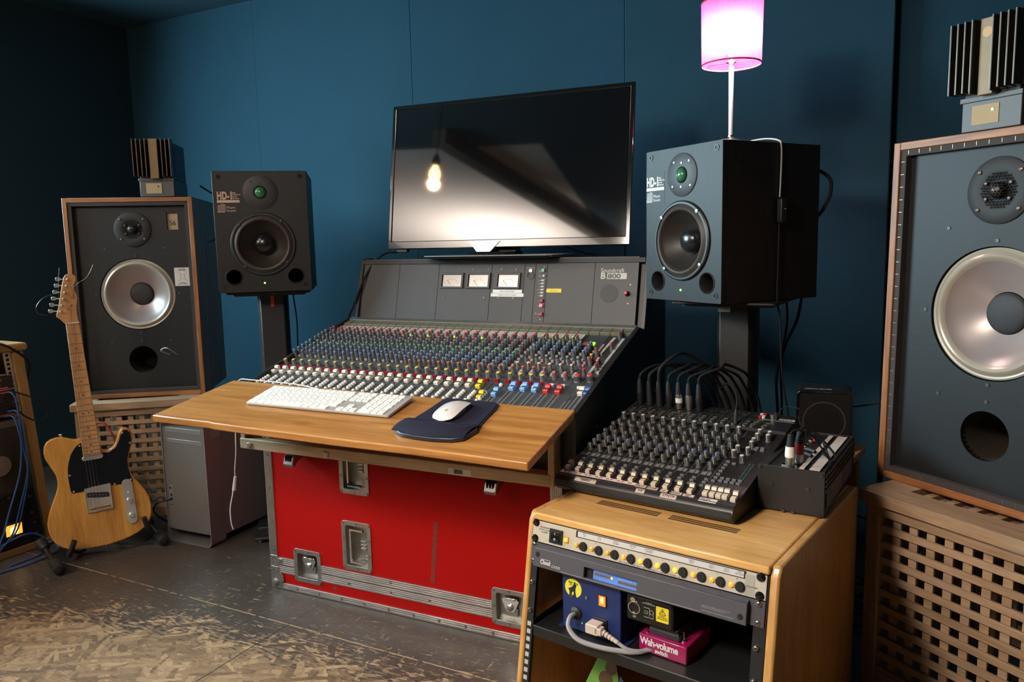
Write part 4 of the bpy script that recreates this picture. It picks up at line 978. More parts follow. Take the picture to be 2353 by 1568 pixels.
for k in range(3):
    a=2*PI*k/3+.4; sp.tube([(.012*math.cos(a),.012*math.sin(a),SHZ+.0075),(.078*math.cos(a),.078*math.sin(a),SHZ+.012)],.0012,6,smooth=1)
sp.build('shade_spider', M_STEEL, lamp)
MB().cyl(.013,SHZ+.105,SHZ+.14,18,c=(0,-.032,0)).box(-.003,.003,-.032,.0,SHZ+.128,SHZ+.134).tube([(0,0,SHZ+.009),(.0,.02,SHZ+.05),(.0,.0,SHZ+.13)],.0015,6).build('lamp_holder', M_WHITE, lamp)
MB().lathe([(.010,SHZ+.105),(.015,SHZ+.095),(.026,SHZ+.075),(.028,SHZ+.060),(.022,SHZ+.043),(.008,SHZ+.036),(.001,SHZ+.035)],24,c=(0,-.032,0)).build('light_bulb', mat('lit_bulb',(1,1,1),.4,emit=(1.0,0.88,0.84),estr=520), lamp)
def W4(x,y,z): 
    v=Matrix.Rotation(-1.063,4,'Z')@Vector((x,y,0)); return (MR[0]+v.x,MR[1]+v.y,MR[2]+z)
g_='flex of the pink lamp'
LI=(Matrix.Translation(LC)@RZ(-.3)).inverted()
MB().tube([LI@Vector(q) for q in [W4(.17,.19,.418),W4(.20,.20,.425),W4(.25,.20,.424),W4(.290,.20,.415),W4(.2995,.20,.40),W4(.3005,.20,.35),W4(.3005,.197,.27)]],.0022,8,smooth=6).build('lamp_cord', mat('grey_flex',(.30,.29,.28),.5), lamp)
SWM=LI@Matrix.Translation(W4(.3085,.197,.235))@RZ(-1.063)@RZ(PI/2)@RX(PI/2)
sw=MB().prism(rrect(-.010,.010,-.032,.032,.006),-.008,.008,M=SWM).build('cord_switch', M_BLACK, lamp, bevel=.002)
MB().prism(rrect(-.005,.005,-.010,.010,.001),.008,.011,M=SWM).build('rocker', M_GLOSS, sw, bevel=.001)
MB().prism(rrect(-.0015,.0015,.002,.005,.0005),.011,.0114,M=SWM).build('rocker_mark', M_WHITE, sw)
MB().tube([LI@Vector(q) for q in [W4(.3005,.197,.202),W4(.3015,.195,.1),W4(.303,.193,.0),W4(.312,.195,-.05),W4(.31,.21,-.2),W4(.31,.25,-.4),W4(.31,.25,-.8)]],.0022,8,smooth=6).build('lamp_cord', M_CABLE, lamp)

# ================================================================== BIG LOUDSPEAKERS
M_TEAK = wood('worn_teak',(0.20,0.070,0.022),(0.42,0.175,0.060),2,(4,60),0.45)
M_TEAKH = wood('worn_teak_rail',(0.20,0.070,0.022),(0.42,0.175,0.060),0,(4,60),0.45)
M_BAFF = mat('black_baffle',(0.006,0.0065,0.0075),0.50,spec=.45,vary=.2,vscale=7,bump=.1,bscale=90)
M_POLY = mat('translucent_cone',(0.42,0.36,0.35),0.34,metal=.45,vary=.15,vscale=5)
M_SURC = mat('milky_surround',(0.42,0.38,0.31),0.30,metal=.25)
M_FOAM = mat('grey_felt_strip',(0.045,0.035,0.032),.8)
def loudspeaker(label, loc, rz, lean, studs):
    t=thing('loudspeaker',label,'speaker',loc,rz,'two large wooden monitor loudspeakers')
    A=RX(-lean)
    W_,H_,D_=.46,.76,.40
    MB().box(0,.0165,0,D_,0,H_,M=A).box(W_-.0165,W_,0,D_,0,H_,M=A).each('side_panel', M_TEAK, t, bevel=.0015)
    MB().box(.0165,W_-.0165,0,D_,H_-.0165,H_,M=A).box(.0165,W_-.0165,0,D_,0,.0165,M=A).each('cabinet_board', M_TEAKH, t, bevel=.0015)
    MB().box(.0165,W_-.0165,D_-.012,D_-.001,.0165,H_-.0165,M=A).build('back_panel', M_BLACKM, t)
    MB().box(.0166,.030,.004,.022,.0166,H_-.0166,M=A).box(W_-.030,W_-.0166,.004,.022,.0166,H_-.0166,M=A).box(.030,W_-.030,.004,.022,.0166,.030,M=A).box(.030,W_-.030,.004,.022,H_-.030,H_-.0166,M=A).each('grille_batten', M_FOAM, t)
    bw=.0165
    holes=[circle(.235,.395,.137,64),circle(.2355,.143,.052,32),rect(.358,.398,.638,.703)]
    MB().plate(rect(bw+.0001,W_-bw-.0001,bw+.0001,H_-bw-.0001),holes,.022,.038,M=A).build('baffle', M_BAFF, t)
    # woofer
    c=(.235,0,.395)
    wf=MB().lathe([(.1345,.030),(.1345,.027),(.131,.0255),(.128,.0265),(.127,.030)],72,axis='Y',c=c,cap0=False,cap1=False,M=A).build('woofer', M_SURC, t)
    MB().lathe([(.128,.0275),(.1255,.026),(.122,.0215),(.117,.0195),(.112,.0215),(.1085,.0265),(.107,.0275)],72,axis='Y',c=c,cap0=False,cap1=False,M=A).build('surround', M_SURC, wf)
    MB().lathe([(.1375,.040),(.1345,.029)],64,axis='Y',c=c,cap0=False,cap1=False,M=A).build('basket', M_BLACKM, wf)
    MB().lathe([(.1075,.0270),(.106,.029),(.090,.042),(.072,.0545),(.056,.064),(.044,.070)],72,axis='Y',c=c,cap0=False,cap1=False,M=A).build('cone', M_POLY, wf)
    MB().lathe([(.0425,.0705),(.0420,.0660),(.0405,.0640),(.035,.0618),(.024,.0598),(.010,.0588),(.0005,.0586)],48,axis='Y',c=c,cap0=False,M=A).build('dust_cap', mat('felt_cap',(0.022,0.022,0.026),.6,bump=.1,bscale=400), wf)
    # tweeter plate with pierced horn
    tc=(.2335,0,.642)
    tw=MB().lathe([(.0665,.022),(.0665,.0195),(.065,.0185),(.036,.0185),(.030,.0205),(.020,.0225),(.0005,.023)],64,axis='Y',c=tc,cap0=False,M=A).build('tweeter', mat('tweeter_grey',(0.022,0.022,0.023),.55,spec=.35), t)
    hx=MB(); p_=.0064
    for j in range(-7,8):
        for i in range(-7,8):
            x=(i+.5*(j%2))*p_; z=j*p_*.866; r_=math.hypot(x,z)
            if .0155<r_<.037: hx.lathe([(.0026,.0180),(.0026,.0184)],6,axis='Y',c=(tc[0]+x,0,tc[2]+z),M=A)
    hx.build('horn_opening', M_DARK, tw)
    MB().lathe([(.0165,.019),(.0165,.012),(.014,.007),(.009,.0035),(.003,.002),(.0005,.0019)],24,axis='Y',c=tc,cap0=False,M=A).build('pierced_dome', holes_mat('pierced_dome',(0.07,0.065,0.06),(0.004,0.004,0.004),.006,.0022,(0,2),.35,.5), tw)
    s=MB()
    for a in (42,138,222,318): 
        a=math.radians(a); s.lathe([(.0045,.0185),(.004,.0160),(.0015,.0150)],12,axis='Y',c=(tc[0]+.056*math.cos(a),0,tc[2]+.056*math.sin(a)),M=A)
    for a in (30,150,215,325): 
        a=math.radians(a); s.lathe([(.0035,.0185),(.003,.0140),(.001,.0135)],10,axis='Y',c=(tc[0]+.029*math.cos(a),0,tc[2]+.029*math.sin(a)),M=A)
    s.each('horn_screw', mat('rusty_screw',(.16,.12,.10),.4,.7), tw)
    MB().lathe([(.052,.030),(.0515,.10),(.051,.17)],40,axis='Y',c=(.2355,0,.143),cap0=False,cap1=False,M=A).lathe([(.051,.17),(.001,.1702)],40,axis='Y',c=(.2355,0,.143),M=A,cap0=False).build('bass_port', mat('port_card',(0.035,0.024,0.014),.85), t)
    s=MB()
    for x,z in ((.129,.570),(.3433,.570),(.236,.543),(.085,.395),(.385,.395),(.2355,.215),(.127,.215),(.344,.215),(.2355,.250),(.20,.735),(.29,.735),(.10,.735),(.39,.735)): s.lathe([(.0045,.0218),(.004,.0205),(.001,.0205)],12,axis='Y',c=(x,0,z),M=A)
    s.each('baffle_screw', mat('dark_baffle_screw',(.07,.07,.07),.45,.6), t)
    MB().box(.350,.405,.033,.05,.632,.709,M=A).build('control_recess', mat('cream_card',(.50,.42,.30),.6), t)
    text('control_marks','S6',.026,M_BLACKM,t,A@T(.364,.0325,.655)@FRONT)
    if studs:
        s=MB()
        for k in range(26):
            z=.03+k*.0275
            s.box(.0185,.0265,.0030,.0036,z,z+.0008,M=A)
        for k in range(16):
            x=.035+k*.026; s.box(x,x+.0009,.0030,.0036,H_-.0265,H_-.0185,M=A); s.box(x,x+.0009,.0030,.0036,.0185,.0265,M=A)
        s.each('grille_staple', mat('staple_wire',(.35,.33,.30),.4,.8), t)
    else:
        o=MB().box(.372,.4305,.0212,.0218,.4225,.493,M=A).build('curve_chart_label', mat('paper_label',(.62,.59,.56),.6), t)
        L_=MB()
        for (x0,z0,x1,z1) in ((.384,.44,.394,.45),(.384,.476,.394,.466),(.394,.45,.394,.466),(.420,.44,.408,.45),(.420,.476,.408,.466),(.408,.45,.408,.466),(.394,.45,.408,.45),(.394,.466,.408,.466)):
            L_.tube([A@Vector((x0,.0211,z0)),A@Vector((x1,.0211,z1))],.0004,4,smooth=1)
        L_.build('chart_lines', M_BLACKM, o)
        text('lettering','H.F. LEVEL\nADJUSTMENT',.0048,M_BLACKM,o,A@T(.401,.0210,.486)@FRONT,align='CENTER')
        text('lettering','COMMON\nINPUT   OUTPUT',.0046,M_BLACKM,o,A@T(.401,.0210,.4325)@FRONT,align='CENTER')
    return t
LS1=[-1.657,2.891,.5005]; LS2=[.8495,1.7497,.5005]
ls1=loudspeaker('large teak framed loudspeaker with a silvery cone on the left slatted table behind the guitar',LS1,.157,.0097,False)
ls2=loudspeaker('large wood framed loudspeaker cropped by the right edge with a milky cone',LS2,-1.1534,.018,True)
# ================================================================== FINNED AMPLIFIERS
M_FIN = mat('anodised_fin',(0.055,0.045,0.036),0.38,.6)
M_FINE = mat('fin_edge_highlight',(0.22,0.19,0.16),.4,.8)  # lighter strip paints the highlight along each fin's front edge
M_BRZ = mat('bronze_centre',(0.24,0.175,0.105),.5,.3,vary=.12,vscale=60)
def amplifier(label, host, hz, x0, top, yb, plate_col):
    p=loc2(host,hz,x0,yb,host[2]+top)
    t=thing('power_amplifier',label,'amplifier',p,hz,'finned amplifiers on top of the big loudspeakers')
    MB().box(0,.122,0,.20,.0,.064).build('terminal_box', mat('amp_grey_'+str(plate_col),(0.085,0.080,0.078) if plate_col==0 else (0.11,0.11,0.112),.5,.2), t, bevel=.0015)
    MB().box(-.003,.125,-.004,.004,.058,.068).build('front_flange', MC['amp_grey_'+str(plate_col)], t, bevel=.001)
    MB().box(.004,.118,.0,.205,.066,.205).build('amplifier_case', mat('amp_blueblack',(0.016,0.026,0.036),.5), t, bevel=.002)
    xs=[-.009,.006,.021,.036]
    for x in xs+[.078,.093,.108,.123]:
        f=MB().box(x,x+.0026,-.034,.0,.070 if x in(xs[3],.078) else .074,.212).box(x-.0001,x+.0009,-.0344,-.0336,.074,.212,mi=1)
        f.build('cooling_fin', [M_FIN,M_FINE], t)
    MB().box(-.009,.1265,-.004,.0,.074,.210).build('heat_sink_back', M_FIN, t)
    MB().box(.046,.076,-.022,-.002,.066,.212).box(.050,.072,-.010,.03,.212,.214).build('centre_channel', M_BRZ, t, bevel=.001)
    MB().box(.022,.078,-.0012,-.0002,.012,.050).build('paper_tag', mat('tag_brown',(.42,.32,.18),.7) , t)
    MB().lathe([(.003,-.0012),(.0025,-.003)],10,axis='Y',c=(.066,0,.038)).build('tag_rivet', M_BLACKM if plate_col==0 else M_CHROME, t)
    MB().box(.1182,.119,.05,.15,.085,.185).build('side_label', mat('dim_label',(.06,.07,.12),.6), t)
    if plate_col: MB().lathe([(.010,-.0224),(.010,-.022)],24,axis='Y',c=(.061,0,.185)).build('round_sticker', mat('orange_sticker',(.62,.40,.20),.6), t)
    s=MB()
    for x in (.008,.114): s.cyl(.005,-.003,.0,10,c=(x,.02,0)).cyl(.005,-.003,.0,10,c=(x,.18,0))
    s.each('rubber_foot', M_RUB, t)
    return t
am1=amplifier('black finned power amplifier standing upright on the left big loudspeaker',LS1,.157,.272,.763,.03,0)
am2=amplifier('black finned power amplifier standing upright on the right big loudspeaker',LS2,-1.1534,.147,.763,.03,1)
cable('speaker_cable','black cable from the left finned amplifier down behind the loudspeaker',[(-1.22,3.10,1.31),(-1.19,3.10,1.29),(-1.14,3.08,1.26),(-1.10,3.05,1.22),(-1.10,3.0,1.16),(-1.14,3.0,1.10),(-1.17,3.02,1.09)],.0035)
MB().box(.4605,.478,.02,.30,.02,.74).build('x', M_BLACKM) if False else None

# ================================================================== SLATTED TABLES
M_ACA = wood('oiled_acacia',(0.30,0.190,0.110),(0.44,0.30,0.185),0,(3,36),0.55)
M_ACAV = wood('oiled_acacia_post',(0.27,0.165,0.095),(0.40,0.265,0.165),2,(3,36),0.55)
def slat_table(label, loc, rz, w=.50, d=.50, group='slatted wooden side tables'):
    t=thing('side_table',label,'table',loc,rz,group)
    H_=.50
    MB().plate(rrect(0,w,0,d,.012,4),[rect(.075,w-.075,.075,d-.075)],H_-.026,H_,axis='Z').build('top_frame', M_ACA, t, bevel=.006, seg=3)
    g=MB()
    n=9
    for k in range(n): 
        x=.075+(w-.15)*(k+.5)/n; g.box(x-.009,x+.009,.075,d-.075,H_-.018,H_-.008)
        y=.075+(d-.15)*(k+.5)/n; g.box(.075,w-.075,y-.009,y+.009,H_-.026,H_-.018)
    g.build('top_lattice', M_ACA, t)
    for x in (.013,w-.013-.037):
        for y in (.013,d-.013-.037): MB().box(x,x+.037,y,y+.037,0,H_-.026).build('leg', M_ACAV, t, bevel=.003)
    # lattice side panels
    def panel(M,wd):
        a=MB().box(.05,wd-.05,.016,.034,H_-.0535,H_-.026,M=M).box(.05,wd-.05,.016,.034,.045,.088,M=M)
        z=.4465
        while z>.10:
            a.box(.05,wd-.05,.019,.027,z-.0355,z-.0195,M=M); z-=.0366
        x=.0712
        while x<wd-.06:
            a.box(x,x+.019,.027,.034,.088,H_-.0535,M=M); x+=.0399
        return a
    for M_ in (T(0,0,0), T(0,d,0)@Matrix.Scale(-1,4,(0,1,0)), T(0,0,0)@Matrix(((0,1,0,0),(1,0,0,0),(0,0,1,0),(0,0,0,1))), T(w,0,0)@Matrix(((0,-1,0,0),(1,0,0,0),(0,0,1,0),(0,0,0,1)))):
        panel(M_,w).build('lattice_panel', M_ACA, t, bevel=.001, seg=1)
    return t
tb1=slat_table('slatted wooden side table under the left loudspeaker behind the guitar',(-1.639,2.785,0),math.radians(12.5),w=.445)
tb2=slat_table('slatted wooden side table under the right loudspeaker at the picture edge',(.765,1.662,0),math.radians(-64.1),w=.60)
# ================================================================== ELECTRIC GUITAR
GB0=Vector((.8622,.5045,.0466)); GB1=Vector((-.1079,.0931,.9898)); GN=GB0.cross(GB1).normalized()   # GN points to the viewer
GB1=GN.cross(GB0).normalized(); GB0=GB0.normalized()
GM=Matrix((GB0,GB1,GN)).transposed().to_4x4(); GM.translation=Vector((-1.4526,2.5983,.1736))
M_NICK=mat('bright_nickel',(0.80,0.80,0.80),.24,.72)
gt=thing('electric_guitar','natural blonde electric guitar with black pickguard leaning on a black floor stand','guitar'); gt.matrix_world=GM
M_ASH=wood('amber_ash_body',(0.42,0.185,0.035),(0.62,0.32,0.075),1,(2.2,20),.22,.6)
M_MAPLE=wood('maple_neck',(0.50,0.26,0.105),(0.60,0.34,0.15),1,(4,50),.3,.3)
body=[(-0.0306,0.2522),(-0.0386,0.2485),(-0.0516,0.2513),(-0.0673,0.2590),(-0.0832,0.2651),(-0.0995,0.2671),(-0.1163,0.2639),(-0.1305,0.2552),(-0.1388,0.2415),(-0.1424,0.2212),(-0.1407,0.2017),(-0.1336,0.1811),(-0.1235,0.1578),(-0.1163,0.1371),(-0.1140,0.1155),(-0.1177,0.0933),(-0.1264,0.072),(-0.1378,0.0477),(-0.1491,0.0235),(-0.1578,-0.0012),(-0.162,-0.0231),(-0.1623,-0.046),(-0.1577,-0.0683),(-0.1475,-0.0902),(-0.1317,-0.1079),(-0.1133,-0.1198),(-0.0877,-0.1282),(-0.0547,-0.1333),(-0.0206,-0.1356),(0.014,-0.1357),(0.0495,-0.1323),(0.0825,-0.1249),(0.1126,-0.1145),(0.1342,-0.1000),(0.1497,-0.0814),(0.1587,-0.0551),(0.1613,-0.0273),(0.1572,0.0021),(0.148,0.0285),(0.135,0.0537),(0.12,0.0772),(0.1107,0.1013),(0.1079,0.126),(0.1103,0.1496),(0.1165,0.1723),(0.1271,0.1983),(0.1337,0.2211),(0.1328,0.2414),(0.124,0.2559),(0.1123,0.2621),(0.0997,0.2605),(0.0898,0.2476),(0.0834,0.2309),(0.0757,0.2125),(0.0633,0.1991),(0.0486,0.1933),(0.035,0.196),(0.0277,0.2062),(0.0278,0.22)]
MB().prism(body,-.045,0).build('body', M_ASH, gt, bevel=.005, seg=4)
pg=[(-0.0269,0.2339),(-0.0367,0.2316),(-0.0507,0.22),(-0.0632,0.2012),(-0.0732,0.1761),(-0.0792,0.1502),(-0.0815,0.1197),(-0.0807,0.0924),(-0.0789,0.0726),(-0.0756,0.0672),(-0.0421,0.0661),(-0.0375,0.0748),(0.0422,0.0785),(0.0444,0.0689),(0.0828,0.0654),(0.1110,0.0682),(0.1130,0.0735),(0.1080,0.0928),(0.1045,0.1218),(0.1060,0.1496),(0.112,0.1700),(0.1215,0.1958),(0.1275,0.2216),(0.1265,0.2420),(0.1176,0.2533),(0.1052,0.2528),(0.0965,0.2409),(0.0876,0.2189),(0.0727,0.196),(0.0509,0.1849),(0.0293,0.1890),(0.0257,0.192),(0.0247,0.1831),(-0.0281,0.1861)]
pgo=MB().prism(pg,.0002,.0024).build('pickguard', mat('black_pickguard',(0.010,0.011,0.014),.14,coat=.4), gt, bevel=.0006)
s=MB()
for x,y in ((-.034,.2255),(-.0755,.130),(-.071,.0725),(.0275,.188),(.102,.245),(.121,.205),(.107,.0765),(.055,.0715)): s.lathe([(.0035,.0024),(.003,.0036),(.001,.0038)],12,c=(x,y,0))
s.each('guard_screw', M_NICK, pgo)
nk=[(-.028,.186),(.028,.186),(.0205,.648),(-.0205,.648)]
n_=MB().prism(nk,.001,.0115); n_.build('fretboard', M_MAPLE, gt, bevel=.0015)
MB().add([(-.027,.20,.002),(.027,.20,.002),(.0195,.655,.002),(-.0195,.655,.002),(-.018,.20,-.016),(.018,.20,-.016),(.013,.655,-.012),(-.013,.655,-.012)],[(0,1,2,3),(4,7,6,5),(0,4,5,1),(1,5,6,2),(2,6,7,3),(3,7,4,0)]).build('neck_back', M_MAPLE, gt, bevel=.004, seg=3)
fr=MB()
for k in range(1,22):
    y=.648*2**(-k/12); w=.0205+(.028-.0205)*(.648-y)/.462
    fr.box(-w,w,y-.0009,y+.0009,.0114,.0127)
fr.each('fret', M_STEEL, gt)
dt=MB()
for k in (3,5,7,9,12,15,17,19,21):
    y=.648*(2**(-k/12)+2**(-(k-1)/12))/2
    for dx in ((-.009,.009) if k==12 else (0,)): dt.lathe([(.003,.0113),(.003,.0117)],12,c=(dx,y,0))
dt.each('position_dot', mat('dark_inlay',(0.10,0.07,0.05),.4), gt)
head=[(-0.0210,0.648),(-0.0294,0.6603),(-0.0358,0.6687),(-0.0440,0.6755),(-0.0447,0.6832),(-0.0403,0.6914),(-0.035,0.7062),(-0.0272,0.7343),(-0.0174,0.7719),(-0.0111,0.7944),(-0.0058,0.8094),(0.0003,0.8175),(0.0091,0.8212),(0.0175,0.8209),(0.0254,0.8163),(0.0302,0.8081),(0.0303,0.7984),(0.0269,0.789),(0.0217,0.7817),(0.0199,0.7741),(0.0219,0.7642),(0.0252,0.7503),(0.0265,0.7384),(0.0250,0.727),(0.0214,0.712),(0.0192,0.6969),(0.0185,0.6816),(0.0189,0.6643),(0.0200,0.648)]
hd=MB().prism(head,-.006,.007).build('headstock', M_MAPLE, gt, bevel=.0015)
MB().box(-.021,.021,.6475,.6515,.007,.0145).build('nut', mat('bone',(.75,.70,.60),.4), gt)
posts=[(0.0043,0.7998),(-0.002,0.7781),(-0.0091,0.7562),(-0.0164,0.7345),(-0.0237,0.7131),(-0.0299,0.6918)]
for x,y in posts:
    o=MB().lathe([(.0052,.007),(.0050,.0085),(.0030,.009),(.0030,.017),(.0022,.0175)],16,c=(x,y,0)).build('tuning_machine', M_NICK, gt)
    MB().tube([(x-.004,y+.002,-.008),(x-.022,y+.006,-.008)],.0024,8,smooth=1).prism([(x-.022+a_,y+.006+b_) for a_,b_ in ((0,-.005),(-.010,-.006),(-.014,-.003),(-.014,.004),(-.010,.007),(0,.006))],-.014,-.002).build('peg', M_NICK, o, bevel=.001)
for x,y in ((.0042,.7126),(-.0089,.702)): MB().lathe([(.0040,.007),(.0040,.009),(.002,.0125)],12,c=(x,y,0)).build('string_tree', M_NICK, gt)
text('headstock_lettering','Fender',.0155,mat('dark_ink',(.10,.06,.03),.5),hd,T(.0175,.7300,.0072)@RZ(math.radians(78)),shear=.25,bold=.0001)
st=MB(); 
for k in range(6):
    if k in (4,5): continue
    a=-.0185+k*.0074; st.tube([(-.0245+k*.0098,.002,.0135),(a,.6495,.0148)],.00055 if k<3 else .00035,5,smooth=1)
for (x,y),k in (((.0042,.7126),2),((-.0089,.702),1)): st.tube([(-.0185+k*.0074,.6495,.0148),(x,y,.0125)],.0004,5,smooth=1)
st.each('string', M_SCREW, gt)
lo=MB().tube([(.018,.773,.010),(.035,.785,.018),(.06,.80,.02),(.075,.82,.018),(.088,.845,.012)],.00045,5).tube([(-.045,.755,.004),(-.075,.745,.006),(-.098,.72,.004),(-.097,.695,.004),(-.07,.685,.004)],.0004,5).tube([(-.03,.69,.0),(-.028,.75,.0),(-.022,.80,.0),(-.015,.845,.0)],.0004,5)
lo.build('loose_string_end', M_SCREW, gt)
MB().prism(rrect(-.033,.033,.170,.186,.008),.0024,.0085).build('neck_pickup', M_NICK, gt, bevel=.002)
br=MB().plate([(-.040,.0775),(.0405,.0775),(.0405,-.0105),(-.040,-.0105)],[[( -.034,.060),(.034,.048),(.034,.030),(-.034,.042)]],.0005,.0022,axis='Z').box(-.040,-.0385,-.0105,.072,.002,.0065).box(.039,.0405,-.0105,.072,.002,.0065).box(-.040,.0405,-.0105,-.009,.002,.0065)
br=br.build('bridge_plate', M_NICK, gt, bevel=.0004)
bpk=MB().prism(rrect(-.034,.034,-.008,.008,.0078),.001,.0062,M=T(0,.046,0)@RZ(-.17)); bpk=bpk.build('bridge_pickup', M_BLACKM, gt)
s=MB()
for k in range(6): s.lathe([(.0025,.0062),(.0022,.007)],10,M=T(0,.046,0)@RZ(-.17),c=(-.0245+k*.0098,0,0))
s.build('pole_piece', M_SCREW, bpk)
s=MB()
for k in range(3): s.cyl(.0038,-.0115,.0115,14,axis='X',c=(-.0215+.0215*k,.004,.0088))
s.each('saddle', mat('brass',(.60,.40,.15),.3,1.0), br)
s=MB()
for k in range(6): s.cyl(.0014,-.009,.0,8,axis='Y',c=(-.0245+k*.0098,.003,.0065))
for x,y in ((-.035,.072),(.0,.068),(.035,.072)): s.lathe([(.003,.0022),(.0025,.0032)],10,c=(x,y,0))
s.each('bridge_screw', M_SCREW, br)
cp=[]
for k in range(13): a=PI*k/12; cp.append((.0928+.0165*math.cos(a),.0640+.0165*math.sin(a)))
for k in range(13): a=PI+PI*k/12; cp.append((.0945+.0165*math.cos(a),-.0630+.0165*math.sin(a)))
cpo=MB().prism(cp,.0024,.0040).build('control_plate', M_NICK, gt, bevel=.0004)
for y in (.006,-.0475): MB().lathe([(.0095,.004),(.0095,.006),(.0085,.0065),(.0085,.0185),(.0065,.0205),(.002,.0208)],24,c=(.0936,y,0)).build('control_knob', M_NICK, gt)
MB().box(-.0012,.0012,-.010,.010,.004,.0043,M=T(.0932,.042,0)).lathe([(.0015,.004),(.0015,.015),(.0032,.016),(.0032,.021),(.001,.022)],12,c=(.0932,.034,0)).build('selector_switch', M_NICK, gt)
MB().lathe([(.007,0),(.004,.003),(.004,.006),(.007,.009),(.006,.011)],14,axis='Y',c=(-.0856,.264,-.02)).lathe([(.007,0),(.004,-.003),(.004,-.006),(.007,-.009),(.006,-.011)],14,axis='Y',c=(.0,-.1345,-.02)).each('strap_button', M_NICK, gt)
# ================================================================== GUITAR STAND
gs=thing('guitar_stand','black tubular guitar stand holding the blonde electric guitar','guitar stand',(-1.50,2.60,0),.523)
gi=gs.matrix_basis  # set below
GSM=Matrix.Translation((-1.50,2.60,0))@RZ(.523)
GI=GSM.inverted()
def gpt(u,v,h): return GI@(GM@Vector((u,v,h)))
def wpt(x,y,z): return GI@Vector((x,y,z))
hub=gpt(.02,-.09,-.095)
pv=wpt(-1.650,2.575,.050); ft=wpt(-1.512,2.428,.024); pr=wpt(-1.385,2.79,.050); fr_=wpt(-1.272,2.664,.024)
for a_,b_ in ((pv,ft),(pr,fr_)):
    o=MB().tube([a_,(a_+b_)/2,b_],.0085,12,smooth=2).build('leg', M_BLACK, gs)
    d_=(b_-a_).normalized(); MB().tube([b_-d_*.060,b_-d_*.052,b_-d_*.002,b_+d_*.010,b_+d_*.014],[.013,.0170,.0185,.0170,.006],16,smooth=1).build('rubber_foot', M_RUB, o)
    MB().tube([a_-d_*.035,a_-d_*.025,a_+d_*.020,a_+d_*.032],[.010,.018,.018,.011],14,smooth=1).build('hinge_joint', M_RUB, o)
bk=wpt(-1.60,2.745,.022)
MB().tube([Vector((hub.x,hub.y+.05,.10)),bk],.0085,12,smooth=1).build('leg', M_BLACK, gs)
for p in (pv,pr): MB().tube([p,(p+Vector((hub.x,hub.y,.10)))/2,Vector((hub.x,hub.y,.12))],.008,10,smooth=2).build('cross_tube', M_BLACK, gs)
for u,v in ((-.112,-.130),(.138,-.103)):
    a=gpt(u,v,-.060); b=gpt(u,v-.010,.010); c=gpt(u+(.022 if u<0 else -.008),v+.040,.026)
    MB().tube([Vector((hub.x,hub.y,.12)),gpt(u*.6,v-.02,-.080),a],.006,10,smooth=3).build('yoke_arm', M_BLACK, gs)
    MB().tube([a,b-(b-a)*.05,c],.0088,12,smooth=3).build('padded_prong', M_RUB, gs)
MB().tube([Vector((hub.x,hub.y,.06)),Vector((hub.x,hub.y,.30))],.012,12,smooth=1).build('post', M_BLACK, gs)

# ================================================================== COMPUTER TOWER
pc=thing('computer_tower','perforated aluminium computer tower standing on the floor left of the flight case','computer',(-1.279,2.723,0),-.4346)
M_MESH=holes_mat('perforated_aluminium',(0.36,0.34,0.32),(0.035,0.032,0.030),.0052,.0019,(0,2),.4,.5)
M_PCALU=mat('tower_aluminium',(0.30,0.285,0.275),.38,.65)
pw,pd,ph=.212,.47,.476
def tp(): 
    # continuous skin: handle loops top and bottom
    sk=MB()
    for z0,z1 in ((.046,ph-.046),): sk.box(0,.004,0,pd,z0,z1).box(pw-.004,pw,0,pd,z0,z1)
    return sk
out_=rrect(0,pw,0,ph,.020,6); inn=rrect(.0035,pw-.0035,.0035,ph-.0035,.0175,6)
MB().plate(out_,[inn],.0,.07).plate(out_,[inn],pd-.07,pd).build('handle_frame', M_PCALU, pc)
MB().box(0,.0035,.0699,pd-.0699,.03,ph-.03).box(pw-.0035,pw,.0699,pd-.0699,.03,ph-.03).prism([(0.07,.03),(.11,.046),(pd-.11,.046),(pd-.07,.03)],0.0001,.0034,axis='X').build('side_skin', mat('tower_side',(0.15,0.135,0.13),.55,.15), pc)
MB().box(.0036,pw-.0036,.006,pd-.006,.046,.0475).box(.0036,pw-.0036,.006,pd-.006,ph-.0475,ph-.046).build('shelf_plate', M_PCALU, pc)
slots=[rect(.020,pw-.020,.4125,.4285),rect(.020,pw-.020,.3715,.3875)]
MB().plate(rect(.0036,pw-.0036,.0476,ph-.0476),slots,.0045,.0065).build('front_grille', M_MESH, pc)
for r_ in slots: MB().box(r_[0][0]+.0008,r_[1][0]-.0008,.0042,.009,r_[0][1]+.0008,r_[2][1]-.0008).build('drive_door', M_PCALU, pc, bevel=.0006)
MB().box(.0036,pw-.0036,.0068,pd-.01,.0476,ph-.0476).build('inner_chassis', M_DARK, pc)
MB().box(.020,.034,.0032,.0044,.13,.215).build('port_strip', M_PCALU, pc, bevel=.001)
MB().lathe([(.0055,.0032),(.0050,.0015),(.003,.0012)],20,axis='Y',c=(.027,0,.203)).build('power_button', M_CHROME, pc)
MB().box(.0225,.0315,.0026,.0034,.155,.166).box(.0235,.0305,.0026,.0034,.170,.181).lathe([(.003,.0026),(.001,.0026)],12,axis='Y',c=(.027,0,.138)).build('port', M_DARK, pc)
MB().box(pw+.0001,pw+.0008,.035,.075,.395,.48).build('side_sticker', mat('dim_sticker',(.22,.17,.16),.5), pc)
def W5(x,y,z):
    v=Matrix.Rotation(-.4346,4,'Z')@Vector((x,y,0)); return (-1.279+v.x,2.723+v.y,z)
cable('audio_cable','black cable plugged low into the front of the aluminium computer tower',[W5(.027,.001,.160),W5(.024,-.02,.160),W5(-.01,-.03,.150),W5(-.045,-.02,.115),W5(-.06,.02,.07),W5(-.07,.06,.04)],.0028)
